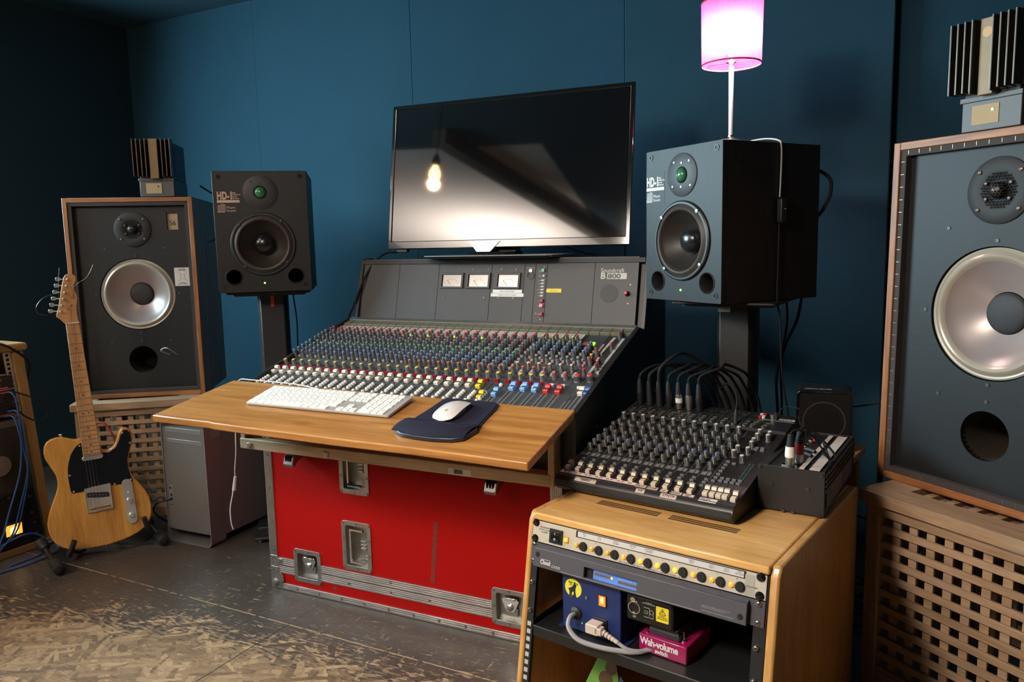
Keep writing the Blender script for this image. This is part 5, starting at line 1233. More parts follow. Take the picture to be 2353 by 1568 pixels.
cable('usb_cable','white cable with an inline plug hanging below the oak desk beside the tower',[(-.892,2.42,.53),(-.896,2.42,.469),(-.899,2.42,.408),(-.906,2.42,.351),(-.907,2.42,.313),(-.914,2.42,.293),(-.92,2.42,.264),(-.93,2.42,.22),(-.93,2.42,.175),(-.925,2.42,.150)],.0018,M_WHITE)
pl_=MB().tube([(-.906,2.42,.328),(-.9135,2.42,.282)],[.0050,.0060],10,smooth=1); pl_.build('connector', mat('pinkish_white',(.60,.50,.47),.4), bpy.data.objects['usb_cable'])
cable('usb_cable','short white cable loop showing above the left corner of the oak desk',[(-1.195,2.66,.70),(-1.205,2.62,.718),(-1.195,2.62,.727),(-1.18,2.62,.725),(-1.17,2.66,.70)],.002,mat('offwhite_cable',(.45,.44,.42),.5))
cable('red_cable','red cable curling behind the guitar in front of the left slatted table',[(-1.52,2.72,.44),(-1.48,2.715,.45),(-1.45,2.715,.41),(-1.44,2.715,.36),(-1.45,2.72,.3)],.0030,mat('red_cable_mat',(.35,.02,.02),.5))

# ================================================================== LEFT RACK WITH TAPE MACHINE
LRY=math.radians(61)
lr=thing('rack_cabinet','light wooden equipment rack with rounded top cropped by the left picture edge','rack cabinet',(-1.728,2.69,0),LRY)
M_BEECH=wood('beech_rack',(0.40,0.215,0.070),(0.52,0.30,0.11),2,(3,22),.42)
M_BEECHX=wood('beech_rack_rail',(0.40,0.215,0.070),(0.52,0.30,0.11),0,(3,22),.42)
TL_=-math.atan(.045/.55)     # the front slopes
def LSL(x,z): return x+.050*(1-z/.72)
o=MB().prism([(-.035,.72),(.004,.72),(.050,.02),(.022,.02)],.0,.45,axis='Y').build('side_panel', M_BEECH, lr, bevel=.003)
o=MB().prism([(-.62,.72),(-.58,.72),(-.60,.02),(-.64,.02)],.0,.45,axis='Y').build('side_panel', M_BEECH, lr, bevel=.003)
MB().box(-.66,.018,-.012,.46,.722,.750).build('top_board', M_BEECHX, lr, bevel=.012, seg=4)
MB().box(-.66,.046,-.004,.45,0.0,.028).build('base_board', M_BEECHX, lr, bevel=.004)
MB().prism([(-.60,.72),(-.03,.72),(.03,.02),(-.60,.02)],.30,.31,axis='Y').build('back_board', M_DARK, lr)
rl=MB().prism([(-.062,.72),(-.036,.72),(.021,.03),(-.006,.03)],.006,.008,axis='Y'); rl.build('rack_rail', M_STEEL, lr)
h_=MB()
for k in range(44):
    z=.71-k*.0158; x=-.049+.057*(.72-z)/.69*1.0
    h_.box(x-.005,x+.004,.005,.0062,z-.0045,z+.0045)
h_.build('rail_hole', M_DARK, lr)
# patch panels and tape machine (things mounted in the rack)
pp=thing('patch_bay','black rack patch panel with jack sockets in the upper part of the left rack','patch panel',(-1.728,2.69,.0),LRY)
MB().box(-.55,-.040,.000,.006,.595,.640).box(-.55,-.036,.0,.006,.546,.590).build('panel', M_BLACK, pp, bevel=.001)
s=MB()
for j,z in enumerate((.628,.610,.577,.559)):
    for k in range(12): s.lathe([(.0065,0),(.0065,-.003),(.0042,-.003),(.0042,0)],14,axis='Y',c=(-.085-.016*k-(.004 if j%2 else 0),0,z),cap0=False,cap1=False)
s.each('jack_socket', mat('dull_brass',(.30,.24,.14),.35,.9), pp)
MB().box(-.55,-.062,-.001,0,.642,.648).box(-.55,-.055,-.001,0,.5915,.5965).build('label_strip', mat('khaki_strip',(.30,.28,.15),.6), pp)
pp2=thing('patch_bay','lower black patch panel with orange striped edge in the left rack','patch panel',(-1.728,2.69,.0),LRY)
MB().box(-.55,-.028,.0,.006,.50,.543).build('panel', M_BLACK, pp2, bevel=.001)
MB().box(-.55,-.045,-.001,0,.501,.507).build('orange_strip', mat('orange_strip',(.45,.12,.03),.5), pp2)
def LW(x,y,z):
    v=Matrix.Rotation(LRY,4,'Z')@Vector((x,y,0)); return (-1.728+v.x,2.69+v.y,z)
M_BLUEC=mat('blue_cable_mat',(.035,.10,.30),.45); M_PINKC=mat('pink_plug',(.50,.10,.13),.5)
for k,(z,dx) in enumerate(((.601,0),(.594,.004),(.585,0))):
    o=MB().tube([LW(-.30,-.012,z),LW(-.10,-.014,z),LW(-.066+dx,-.014,z)],.0028,8).build('patch_cable', M_PINKC); tag(o,['upper pink patch cord lying across the left rack patch panel','second pink patch cord just under the upper one','lowest red patch cord on the left rack patch panel'][k],'cable')
for k,(x0,z0) in enumerate(((-.078,.583),(-.068,.516),(-.082,.50))):
    o=cable('patch_cable',['blue patch cable dropping from the upper row of the left rack','blue patch cable dropping from the lower row of the left rack','second blue cable hanging over the tape reel'][k],
      [LW(x0,-.002,z0),LW(x0+.012,-.035,z0),LW(x0+.02,-.045,z0-.05),LW(x0+.024,-.045,.40),LW(x0+.03-.012*k,-.05,.30),LW(x0+.0-.02*k,-.05,.18),LW(x0-.03-.02*k,-.05,.10),LW(x0-.10,-.05,.05)],.0030,M_BLUEC)
cable('patch_cable','black patch cable looping out of the left rack side',[LW(-.062,-.012,.588),LW(-.04,-.03,.578),LW(-.005,-.06,.555),LW(.02,-.07,.53),LW(.03,-.07,.50),LW(.02,-.065,.478),LW(-.005,-.05,.475),LW(-.03,-.03,.495),LW(-.045,-.012,.522),LW(-.06,0,.53)],.0030)
cable('patch_cable','thick black cable lying over the rounded top of the left rack',[LW(-.16,.05,.762),LW(-.11,.0,.760),LW(-.075,-.02,.753),LW(-.04,-.035,.727),LW(-.005,-.04,.69),LW(.01,-.02,.66),LW(.02,.03,.60)],.0045)
cable('floor_cable','blue cable coiled on the floor before the left rack',[LW(-.05,-.05,.045),LW(.0,-.06,.03),LW(.01,-.09,.006),LW(-.04,-.12,.005),LW(-.12,-.13,.005),LW(-.2,-.12,.005),LW(-.3,-.14,.005)],.0032,M_BLUEC)
cable('floor_cable','second blue cable loop resting against the base of the left rack',[LW(-.16,-.03,.06),LW(-.07,-.03,.075),LW(-.02,-.035,.055),LW(-.008,-.05,.02),LW(-.05,-.08,.005),LW(-.16,-.09,.005)],.0032,M_BLUEC)
tm=thing('tape_machine','open reel tape machine with a lit yellow meter low in the left rack','tape machine',(-1.728,2.69,.0),LRY)
MB().prism([(-.58,.485),(-.030,.485),(.008,.035),(-.58,.035)],-.006,.20,axis='Y').build('machine_case', mat('tape_charcoal',(0.045,0.040,0.036),.5,.2), tm, bevel=.003)
MB().prism([(-.58,.485),(-.030,.485),(-.028,.462),(-.58,.462)],-.008,-.006,axis='Y').build('machine_trim', mat('tape_grey',(0.16,0.145,0.13),.4,.4), tm)
MB().prism([(-.58,.230),(-.012,.230),(.006,.045),(-.58,.045)],-.009,-.006,axis='Y').build('control_panel', M_BLACK, tm, bevel=.001)
rl=MB().lathe([(.11,-.009),(.11,-.012),(.03,-.013),(.028,-.02),(.001,-.021)],48,axis='Y',c=(-.135,0,.33)).build('tape_reel', mat('dark_reel',(0.05,0.043,0.036),.3,.3), tm)
MB().lathe([(.036,-.021),(.034,-.024),(.012,-.025),(.001,-.026)],32,axis='Y',c=(-.120,0,.335)).build('reel_hub', mat('hub_grey',(.28,.26,.24),.35,.5), tm)
vm=MB().box(-.128,-.060,-.014,-.009,.072,.125).build('meter_bezel', M_BLACK, tm, bevel=.001)
MB().box(-.122,-.068,-.0150,-.014,.080,.118).build('lit_meter', mat('lit_meter_face',(.8,.5,.1),.4,emit=(1.0,.36,.03),estr=1.5), vm)
MB().lathe([(.015,-.0153),(.0005,-.0154)],20,axis='Y',c=(-.095,0,.096),cap0=False).build('meter_glow', mat('meter_glow_core',(.9,.7,.3),.4,emit=(1.0,.72,.25),estr=2.6), vm)
s=MB()
for x,z in ((-.030,.20),(-.027,.14),(-.022,.10),(-.02,.06),(-.10,.215)): s.lathe([(.0045,-.009),(.004,-.011),(.001,-.011)],12,axis='Y',c=(x,0,z))
s.each('panel_screw', M_SCREW, tm)
MB().box(-.026,.010,-.012,-.006,.04,.235).build('rack_ear', mat('tape_grey',(0.16,0.145,0.13),.4,.4), tm) if False else None
gp=MB().box(-.30,-.052,.10,.25,.7515,.835).build('speaker_case', mat('pale_grey_case',(.20,.19,.175),.6)); gp.location=(-1.728,2.69,0); gp.rotation_euler=(0,0,LRY); tag(gp,'pale grey equipment case on top of the left wooden rack','equipment case')
# ================================================================== EQUIPMENT CABINET (front right)
KY,KL=-.648,.1669
KO=(.0429,1.5222,0)
M_MAPR=wood('lacquered_birch_lit',(0.66,0.355,0.105),(0.80,0.480,0.185),0,(2.5,16),.30,.35)  # paler than the side birch, light on the top put into its colour
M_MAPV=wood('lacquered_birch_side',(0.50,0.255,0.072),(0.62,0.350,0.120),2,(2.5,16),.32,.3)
cab=thing('rack_cabinet','birch rack cabinet with sloping front holding the fuse panel and small boxes','rack cabinet',KO,KY)
tl=math.tan(KL)
def yf(z): return (z-.4884)*tl      # front plane
XL_,XR_,ZT,DP=-.0215,.4967,.509,.53
for x0,x1 in ((XL_,-.0070),(.4790,XR_)):
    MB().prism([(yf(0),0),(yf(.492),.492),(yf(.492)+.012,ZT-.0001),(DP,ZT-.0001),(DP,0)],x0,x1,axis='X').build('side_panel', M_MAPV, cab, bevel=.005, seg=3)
tb=MB().box(-.0069,.4789,yf(ZT)-.004,DP,.4935,ZT)
tb.build('top_panel', M_MAPR, cab, bevel=.004, seg=3)
s=MB()
for y in (.118,.127,.136): 
    for a,b_ in ((.072,.214),(.236,.378)): s.prism(rrect(a,b_,y-.003,y+.003,.003),ZT-.0002,ZT+.0003)
s.build('vent_slit', mat('slit_brown',(.10,.045,.012),.8), cab)
MB().box(-.0069,.4789,DP-.012,DP-.001,.0,.492).build('back_panel', M_BLACKM, cab)
MB().box(-.0069,.4789,yf(0)+.02,DP-.012,.0,.014).build('bottom_panel', M_MAPR, cab)
FK=T(0,0,.4884)@RX(PI/2-KL)      # x right, y up the face (0 at top screw row), z out
for x0,x1 in ((-.0069,.0085),(.457,.4788)):
    o=MB().box(x0,x1,-.48,.004,-.004,-.0012).build('rack_rail', M_BLACK, cab); o.matrix_local=FK
    o=MB().box(x0+(0 if x0<0 else x1-x0-.002),x0+(.002 if x0<0 else x1-x0),-.48,.004,-.03,-.003).build('rail_flange', M_BLACK, cab); o.matrix_local=FK
o=MB()
for k in range(16): 
    v=-.208-k*.0158; o.box(-.0045,.0045,v-.0045,v+.0045,-.0013,-.0008)
o=o.build('rail_hole', mat('rail_hole_pale',(.40,.40,.36),.5), cab); o.matrix_local=FK
def screws(L,r=.0052,m_=None,name='rack_screw',owner=None,h=0):
    for x,v in L:
        o=MB().lathe([(r,-.001),(r,.0012),(r*.75,.0036),(r*.3,.0044)],18).box(-r*.75,r*.75,-.0006,.0006,.0036,.0047,mi=1).box(-.0006,.0006,-r*.5,r*.5,.0036,.0047,mi=1).build(name,[m_ or M_SCREW,M_DARK],owner or cab); o.matrix_local=FK@T(x,v,h)@RZ(rnd.uniform(0,1.5))
screws([(.0,-.0778),(.0,-.122),(.0,-.180),(.465,-.0778),(.465,-.1207),(.465,-.1778),(.465,-.237)])
# ---- fuse panel
fz=thing('power_distributor','cream rack fuse panel with ten amber lamps and a black rocker switch','power distributor',KO,KY)
M_CREAM=mat('cream_panel',(0.46,0.42,0.34),.42)
o=MB().box(-.0068,.4755,-.0378,.0045,-.0010,.0014).build('front_plate', M_CREAM, fz, bevel=.0005); o.matrix_local=FK
MB().box(.02,.44,.02,.30,.450,.490).build('chassis', M_BLACKM, fz)
screws([(.0,0),(.465,0),(.0,-.0318),(.465,-.0318)],.0078,M_GLOSS,'rack_screw',fz,.0014)
o=MB().box(.0355,.066,-.0325,-.0040,.0014,.0050).build('switch_frame', M_BLACK, fz, bevel=.0006); o.matrix_local=FK
r_=MB().prism([(-.0275,.0045),(-.0275,.0085),(-.018,.0060),(-.0085,.0075),(-.0085,.0045)],.0405,.0610,axis='X').build('rocker_switch', M_GLOSS, fz, bevel=.0005); r_.matrix_local=FK
MB().box(.0502,.0512,-.0145,-.0100,.0078,.0082).lathe([(.0022,.0078),(.0022,.0082),(.0014,.0082),(.0014,.0078)],16,c=(.0506,-.0230,0),cap0=False,cap1=False).build('switch_marks', M_WHITE, r_)
o=MB().box(.0700,.0805,-.0265,-.0135,.0014,.0028).build('lamp_bezel', mat('amber_bezel',(.55,.25,.02),.35), fz, bevel=.0004); o.matrix_local=FK
M_AMB=[mat('amber_lamp_%d'%k,(.85,.38,.02),.25,emit=(1,.36,.02),estr=e_) for k,e_ in enumerate((.25,.7,1.5))]
MB().lathe([(.0045,.0028),(.0040,.0055),(.002,.0068),(.0005,.0070)],18,c=(.0752,-.020,0)).build('main_lamp', M_AMB[2], o)
o=MB().box(.0965,.4395,-.0095,.0040,.0013,.0017).build('label_channel', M_BLACK, fz); o.matrix_local=FK
o=MB().box(.1010,.4360,-.0078,.0024,.0017,.0026).build('label_strip', mat('strip_paper',(.52,.50,.48),.5), fz); o.matrix_local=FK
for x,s_ in ((.116,'SCA\n1-8'),(.150,'SCA\n9-12'),(.186,'SLAVE\nCOSIER'),(.222,'MATRIX\n9-11'),(.256,'CONTROL\nCAMERA'),(.340,'SLAVE\nGEN'),(.378,'GOA\nGEN 1'),(.405,'GOA\nGEN 2'),(.428,'TEST\nSIG GEN')):
    text('handwriting',s_,.0040,mat('pale_ink',(.20,.20,.21),.6),o,T(x,-.0012,.0027),align='CENTER',lh=.9)
for k in range(10):
    x=.1148+.03507*k
    fh=MB().lathe([(.0090,.0013),(.0090,.0035),(.0082,.0055),(.0074,.0062),(.001,.0062)],24,c=(x,-.0245,0)).box(x-.0006,x+.0006,-.0290,-.0200,.0062,.0066,mi=1).box(x+.0048,x+.0062,-.027,-.0245,.0060,.0066,mi=1).build('fuse_holder',[M_BLACK,M_DARK],fz); fh.matrix_local=FK
    l_=MB().lathe([(.0046,.0013),(.0046,.0030),(.0038,.0052),(.0015,.0062),(.0003,.0063)],16,c=(x-.0152,-.0245,0)).build('indicator_lamp', M_AMB[2 if k in(4,5,6) else (1 if k in(3,7,8,9) else 0)], fz); l_.matrix_local=FK
    text('number',str(k+1),.0032,M_BLACKM,fz,FK@T(x-.008,-.0135,.0015))
text('lettering','MAXIMUM\nTOTAL LOAD\n10 AMPS',.0046,M_BLACKM,fz,FK@T(.0215,-.0080,.0015),align='CENTER',lh=1.05)
text('lettering','17',.0075,mat('pencil_mark',(.36,.27,.18),.7),fz,FK@T(.0235,-.0335,.0015))
text('lettering','USE ONLY HIGH RUPTURE CAPACITY CERAMIC FUSES 5A MAX.',.0040,M_BLACKM,fz,FK@T(.195,-.0365,.0015),spacing=1.25)
o=MB().box(.438,.455,-.0376,-.0005,.0015,.0018).build('tape_patch', mat('masking_tape_old',(.34,.32,.28),.6), fz); o.matrix_local=FK
text('lettering','drawmer',.0055,mat('green_ink',(.05,.22,.12),.5),fz,FK@T(.4405,-.0215,.0020))
# ---- compressor / limiter unit
cx=thing('audio_processor','slim grey audio processor with a lit blue display under the cream fuse panel','audio processor',KO,KY)
M_SLATE=mat('slate_panel',(0.070,0.067,0.078),.42,bump=.05)
o=MB().box(-.0068,.4755,-.0840,-.0400,-.0008,.0012).build('rack_plate', M_SLATE, cx); o.matrix_local=FK
o=MB().plate(rect(.0065,.449,-.0850,-.0470),[rect(.1265,.241,-.0812,-.0600)],.0012,.0125,axis='Z').prism([(-.0470,.0012),(-.0420,.0012),(-.0470,.0115)],.0065,.449,axis='X').build('front_cover', M_SLATE, cx, bevel=.0012); o.matrix_local=FK
MB().box(.02,.44,.02,.26,.402,.440).build('chassis', M_BLACKM, cx)
d_=MB().box(.1268,.2408,-.0810,-.0602,.0015,.0025).build('display_recess', M_BLACK, cx); d_.matrix_local=FK
MB().box(.143,.2405,-.0808,-.0612,.0025,.0032).build('blue_display', mat('blue_display',(.10,.22,.62),.35,emit=(.08,.20,.75),estr=.10), d_)
MB().box(.146,.187,-.0735,-.0670,.0032,.0036).box(.198,.239,-.0768,-.0700,.0032,.0036).build('lamp_strip', mat('strip_dim',(.13,.14,.17),.5), d_)
s=MB()
for k in range(7): s.lathe([(.0016,.0036),(.0012,.0042)],8,c=(.1495+.0052*k,-.0702,0))
for k in range(8): s.lathe([(.0016,.0036),(.0012,.0042)],8,c=(.2005+.0050*k,-.0735,0))
s.build('unlit_lamp', mat('unlit_lamp',(.07,.05,.05),.3), d_)
MB().lathe([(.0022,.0036),(.0016,.0046),(.0003,.0048)],12,c=(.1838,-.0702,0)).build('green_lamp', mat('led_lime',(.3,.9,.1),.4,emit=(.45,1,.03),estr=9), d_)
text('display_marks','30 25 20 15 10 5 TRIM',.0028,mat('pale_blue_print',(.45,.6,.9),.5,emit=(.4,.6,1),estr=.15),d_,T(.146,-.0650,.0036),spacing=1.05)
text('display_marks','30 25 20 15 10 5 +3 +5',.0028,MC['pale_blue_print'],d_,T(.198,-.0682,.0036),spacing=1.05)
text('lettering','Cloud',.0120,M_PRINT,cx,FK@T(.0240,-.0765,.0127),bold=.0003,xs=.82)
text('lettering','CX335',.0070,M_PRINT,cx,FK@T(.0510,-.0785,.0127),shear=.25)
MB().box(.0255,.047,-.0672,-.0666,.0125,.0128).build('logo_line', M_PRINT, cx).matrix_local=FK
MB().box(.0745,.1225,-.0822,-.0816,.0125,.0128).box(.2425,.366,-.0822,-.0816,.0125,.0128).build('silver_line', mat('silver_line',(.55,.53,.55),.4,.5), cx).matrix_local=FK
text('lettering','THIS UNIT HAS BEEN ADJUSTED TO GIVE\nOPTIMUM SYSTEM PERFORMANCE\n\nUNAUTHORISED ADJUSTMENT IS FORBIDDEN',.0029,mat('dim_silver',(.33,.32,.34),.5),cx,FK@T(.368,-.0705,.0127),spacing=.98)
for x,v in ((.0165,-.060),(.4380,-.072)):
    o=MB().lathe([(.0052,.0126),(.0052,.0128),(.0040,.0128)],20,c=(x,v,0)).lathe([(.0034,.0126),(.0028,.0136),(.001,.0136)],12,c=(x,v,0)).build('cover_screw', mat('dark_screw',(0.10,0.09,0.09),.3,.9), cx); o.matrix_local=FK
screws([(.0,-.0445),(.465,-.0455)],.0056,None,'rack_screw',cx,.0012)
# ---- shelf and what stands on it
ZS=.2835
shf=thing('rack_shelf','black steel rack shelf carrying the blue box and the magenta pedal switch','shelf',KO,KY)
MB().box(.010,.455,yf(ZS),.33,ZS-.0015,ZS).box(.010,.455,yf(ZS),yf(ZS)+.0015,ZS-.024,ZS-.0015).box(.010,.0115,yf(ZS),.33,ZS,ZS+.012).build('tray', mat('shelf_black',(0.012,0.012,0.012),.35,bump=.05), shf, bevel=.0008)
bx=thing('power_supply','dark blue power supply box with a yellow moon sticker on the rack shelf','power supply',(KO[0],KO[1],ZS),KY)
def KW(x,y,z):
    v=Matrix.Rotation(KY,4,'Z')@Vector((x,y,0)); return (KO[0]+v.x,KO[1]+v.y,z)
B0,B1=.066,.199; BY=-.008
MB().box(B0,B1,BY,BY+.16,.003,.118).build('box_shell', mat('navy_enamel',(0.012,0.026,0.115),.38,bump=.04), bx, bevel=.002)
s=MB()
for x in (B0+.01,B1-.01):
    for y in (BY+.012,BY+.14): s.cyl(.006,0,.0035,12,c=(x,y,0))
s.each('rubber_foot', M_RUB, bx)
MB().box(B0-.012,B0,BY+.002,BY+.15,.0005,.002).box(B1,B1+.012,BY+.002,BY+.15,.0005,.002).build('flange', mat('navy_enamel',(0.012,0.026,0.115),.38), bx)
st_=MB().lathe([(.0195,-.0004),(.0195,-.0001)],36,axis='Y',c=(B0+.026,BY,.090)).build('moon_sticker', mat('moon_yellow',(.70,.66,.03),.5), bx)
wolf=[(-.0095,-.0170),(-.0085,-.008),(-.0105,-.0045),(-.0115,-.0020),(-.0090,-.0015),(-.004,.0015),(.0005,.0060),(.0025,.0115),(.0045,.0135),(.0050,.0095),(.0075,.0075),(.0070,.004),(.0055,.0005),(.0050,-.006),(.0070,-.0183),(.0,-.0195)]
MB().prism([(B0+.026+x,.090+z) for x,z in wolf],BY-.0008,BY-.0004,axis='Y').build('animal_silhouette', mat('sticker_navy',(0.012,0.012,0.05),.6), st_)
MB().prism([(B0+.026+x,.090+z) for x,z in ((-.0005,-.007),(-.004,-.0125),(-.0015,-.0122),(-.004,-.0175),(.0025,-.0110),(-.0002,-.0112),(.0020,-.0080))],BY-.0012,BY-.0008,axis='Y').build('lightning_mark', MC['moon_yellow'], st_)
text('lettering','Bign Dog',.0060,MC['sticker_navy'],st_,T(B0+.026,BY-.0006,.0995)@FRONT,align='CENTER',shear=.2)
text('lettering','Power Supply',.0030,MC['sticker_navy'],st_,T(B0+.025,BY-.0006,.0950)@FRONT,align='CENTER',shear=.2)
MB().lathe([(.0035,0),(.003,-.0025),(.001,-.003)],12,axis='Y',c=(B0+.057,BY,.078)).each('box_screw', M_SCREW, bx)
MB().box(B0+.085,B0+.102,BY-.002,BY,.070,.094).build('switch_frame', M_BLACK, bx)
MB().box(B0+.0865,B0+.1005,BY-.0035,BY-.002,.072,.092).build('lit_switch', mat('lit_red_switch',(.8,.08,.01),.35,emit=(1,.10,.01),estr=3.0), bx)
MB().box(B0+.091,B0+.0965,BY-.0042,BY-.0035,.078,.0895).build('switch_lamp', mat('lit_switch_core',(1,.4,.05),.3,emit=(1,.45,.06),estr=7), bx)
MB().lathe([(.0135,0),(.0130,-.004),(.0085,-.007),(.0065,-.010),(.0062,-.004)],24,axis='Y',c=(B0+.032,BY,.040)).build('cable_gland', M_RUB, bx)
MB().lathe([(.001,-.0005),(.0012,-.0008)],8,axis='Y',c=(B0+.046,BY,.022)).build('green_lamp', mat('led_green_dim',(.1,.5,.05),.4,emit=(.1,1,.05),estr=2), bx)
MB().prism(rrect(B0+.072,B0+.104,.018,.045,.004),BY-.003,BY,axis='Y').build('mains_inlet', M_BLACK, bx, bevel=.001)
def KL3(x,y,z): return KW(x,y,ZS+z)
M_GREYC=mat('grey_mains_cable',(.30,.29,.30),.45); M_BEIGE=mat('beige_plug',(.55,.46,.39),.5)
pg_=thing('mains_plug','beige mains plug pushed into the dark blue power supply','plug',KW(B0+.084,BY-.003,ZS+.031),KY)
MB().prism(rrect(-.014,.014,-.010,.010,.003),-.026,0,axis='Y').box(.006,.022,-.026,-.010,-.008,.007).build('plug_body', M_BEIGE, pg_, bevel=.002)
s=MB()
for k in range(5): s.tube([(.021+k*.0066,-.018,-.0015-k*.0022),(.0255+k*.0066,-.018,-.003-k*.0022)],.0062-.0005*k,10,smooth=1)
s.tube([(.020,-.018,-.001),(.054,-.018,-.012)],.0040,8,smooth=1).build('strain_relief', M_BEIGE, pg_)
cable('mains_cable','grey cable leading from the beige plug towards the back of the shelf',[KL3(B0+.136,BY-.021,.019),KL3(B0+.160,BY-.018,.010),KL3(B0+.185,BY-.0,.007),KL3(B0+.21,.03,.006),KL3(B0+.23,.10,.006)],.0038,M_GREYC)
cable('mains_cable','thick grey cable leaving the gland of the dark blue power supply',[KL3(B0+.032,BY-.004,.040),KL3(B0+.031,BY-.022,.038),KL3(B0+.036,BY-.034,.024),KL3(B0+.060,BY-.040,.010),KL3(B0+.095,BY-.036,.0055),KL3(B0+.14,BY-.026,.0055),KL3(B0+.18,BY-.004,.0055),KL3(B0+.20,.05,.0055)],.0050,M_GREYC)
# magenta switch pedal
wv=thing('pedal_switch','magenta metal effect switch box on the front of the rack shelf','effect pedal',KW(.2335,.000,ZS),KY-.02)
MB().box(0,.098,0,.105,.001,.035).build('pedal_box', mat('magenta_enamel',(0.28,0.006,0.075),.28,coat=.3), wv, bevel=.0018)
text('lettering','Wah-volume',.0200,mat('pedal_white',(.62,.58,.58),.5),wv,T(.0030,-.0003,.0165)@FRONT,bold=.0006,xs=.80,spacing=.92)
text('lettering','switch',.0120,MC['pedal_white'],wv,T(.034,-.0003,.0055)@FRONT,bold=.0004,xs=.85)
MB().lathe([(.0045,.035),(.0045,.0375),(.003,.038),(.0018,.041),(.0012,.052),(.0006,.053)],12,c=(.083,.020,0)).build('toggle_switch', M_CHROME, wv)
MB().lathe([(.003,.035),(.0025,.037)],10,c=(.012,.012,0)).build('pedal_screw', M_STEEL, wv)
# black box on foam above it
fm=thing('foam_block','dark grey moulded block resting on the magenta switch box','block',KW(.250,.010,ZS+.0355),KY-.02)
fm.scale=(1,1,.84)
MB().box(0,.062,0,.075,0,.012).prism([(0,.012),(.007,.022),(.075,.022),(.075,.012)],.0,.060,axis='X').box(-.004,.06,-.003,.075,.022,.026).build('block', mat('dark_block',(0.020,0.020,0.021),.6), fm, bevel=.001)
dx=thing('direct_box','black box with an XLR socket and yellow warning label in the rack','direct box',KW(.2080,-.002,ZS+.0575),KY)
dx.scale=(.95,.95,.92)
DIM=T(0,0,0)
MB().box(0,.102,0,.11,0,.056,M=DIM).build('box_shell', M_BLACK, dx, bevel=.003)
MB().prism(rrect(.003,.099,.003,.053,.004),-.001,.0,axis='Y',M=DIM).build('front_plate', mat('satin_black_plate',(0.018,0.018,0.018),.3,.3), dx, bevel=.0004)
MB().lathe([(.0135,-.001),(.0135,-.0035),(.0115,-.0035),(.0112,-.001)],30,axis='Y',c=(.0190,0,.030),cap0=False,cap1=False,M=DIM).lathe([(.0055,-.001),(.0055,-.003),(.001,-.0035)],16,axis='Y',c=(.0160,0,.0465),M=DIM).build('xlr_ring', M_CHROME, dx)
s=MB()
for a in (90,210,330): s.lathe([(.0016,-.0012),(.0010,-.0016)],8,axis='Y',c=(.019+.0045*math.cos(math.radians(a+180)),0,.030+.0045*math.sin(math.radians(a+180))),M=DIM)
s.build('pin_hole', M_DARK, dx)
yl=MB().prism(rrect(.0660,.0930,.0145,.0465,.002),-.0014,-.001,axis='Y',M=DIM).build('warning_label', mat('warning_yellow',(.72,.60,.02),.5), dx)
MB().plate([(.0725,.0315),(.0875,.0315),(.0800,.0445)],[[(.0743,.0326),(.0857,.0326),(.0800,.0425)]],-.0018,-.0014,M=DIM).prism([(.0808,.041),(.0778,.0365),(.0798,.0368),(.0788,.0335),(.0822,.0378),(.0802,.0376)],-.0018,-.0014,axis='Y',M=DIM).build('warning_triangle', M_BLACKM, yl)
text('lettering','WARNING\nTHIS APPARATUS\nMUST BE EARTHED',.0027,M_BLACKM,yl,DIM@T(.0795,-.0016,.0275)@FRONT,align='CENTER',lh=1.3)
text('lettering','CE',.0058,M_PRINT,dx,DIM@T(.0150,-.0012,.0085)@FRONT)
text('lettering','TO SPEAKER\nINPUT FILTER SOCKETS',.0026,M_PRINT,dx,DIM@T(.050,-.0012,.0470)@FRONT,align='CENTER')
s=MB()
for a,b_,c_,d_ in ((.040,.0365,.052,.0365),(.052,.0365,.052,.020),(.040,.0290,.048,.0290),(.048,.0290,.048,.0245),(.048,.0245,.040,.0245),(.040,.0165,.060,.0165),(.060,.0165,.060,.030)): s.tube([DIM@Vector((a,-.0012,b_)),DIM@Vector((c_,-.0012,d_))],.0003,4,smooth=1)
s.lathe([(.0045,-.0012),(.0045,-.0014),(.0040,-.0014),(.0040,-.0012)],18,axis='Y',c=(.0565,0,.0290),cap0=False,cap1=False,M=DIM)
s.build('wiring_diagram', M_PRINT, dx)
# things at the bottom of the cabinet
lf=thing('leaflet','colourful green and blue leaflet leaning in the bottom of the rack cabinet','leaflet',KW(.075,.02,.0145),KY)
MB().add([(0,0,.0),(.11,0,.0),(.09,.05,.24),(.05,.05,.24)],[(0,1,2,3)]).build('x', M_GREEN) if False else None
LM_=RX(-.25)
MB().prism([(.0,.11),(.085,.11),(.080,.16),(.050,.235),(.045,.235)],.0,.0012,axis='Y',M=LM_).build('green_area', mat('leaflet_green',(.12,.30,.05),.5,vary=.3,vscale=30), lf)
MB().prism([(-.03,.0),(.16,.0),(.12,.13),(.085,.165),(.075,.12),(-.0,.115)],-.0010,-.0001,axis='Y',M=LM_).build('blue_area', mat('leaflet_blue',(.05,.08,.20),.5,vary=.5,vscale=40), lf)
MB().lathe([(.016,-.0016),(.012,-.0022)],16,axis='Y',c=(.052,0,.150),M=LM_).lathe([(.014,-.0016),(.010,-.0022)],16,axis='Y',c=(.062,0,.175),M=LM_).build('round_pictures', mat('leaflet_brown',(.09,.04,.02),.5), lf)
MB().box(.085,.110,-.0016,-.001,.165,.185,M=LM_@RYm(-.3)).build('picture_frame', mat('leaflet_pale',(.35,.38,.45),.5), lf)
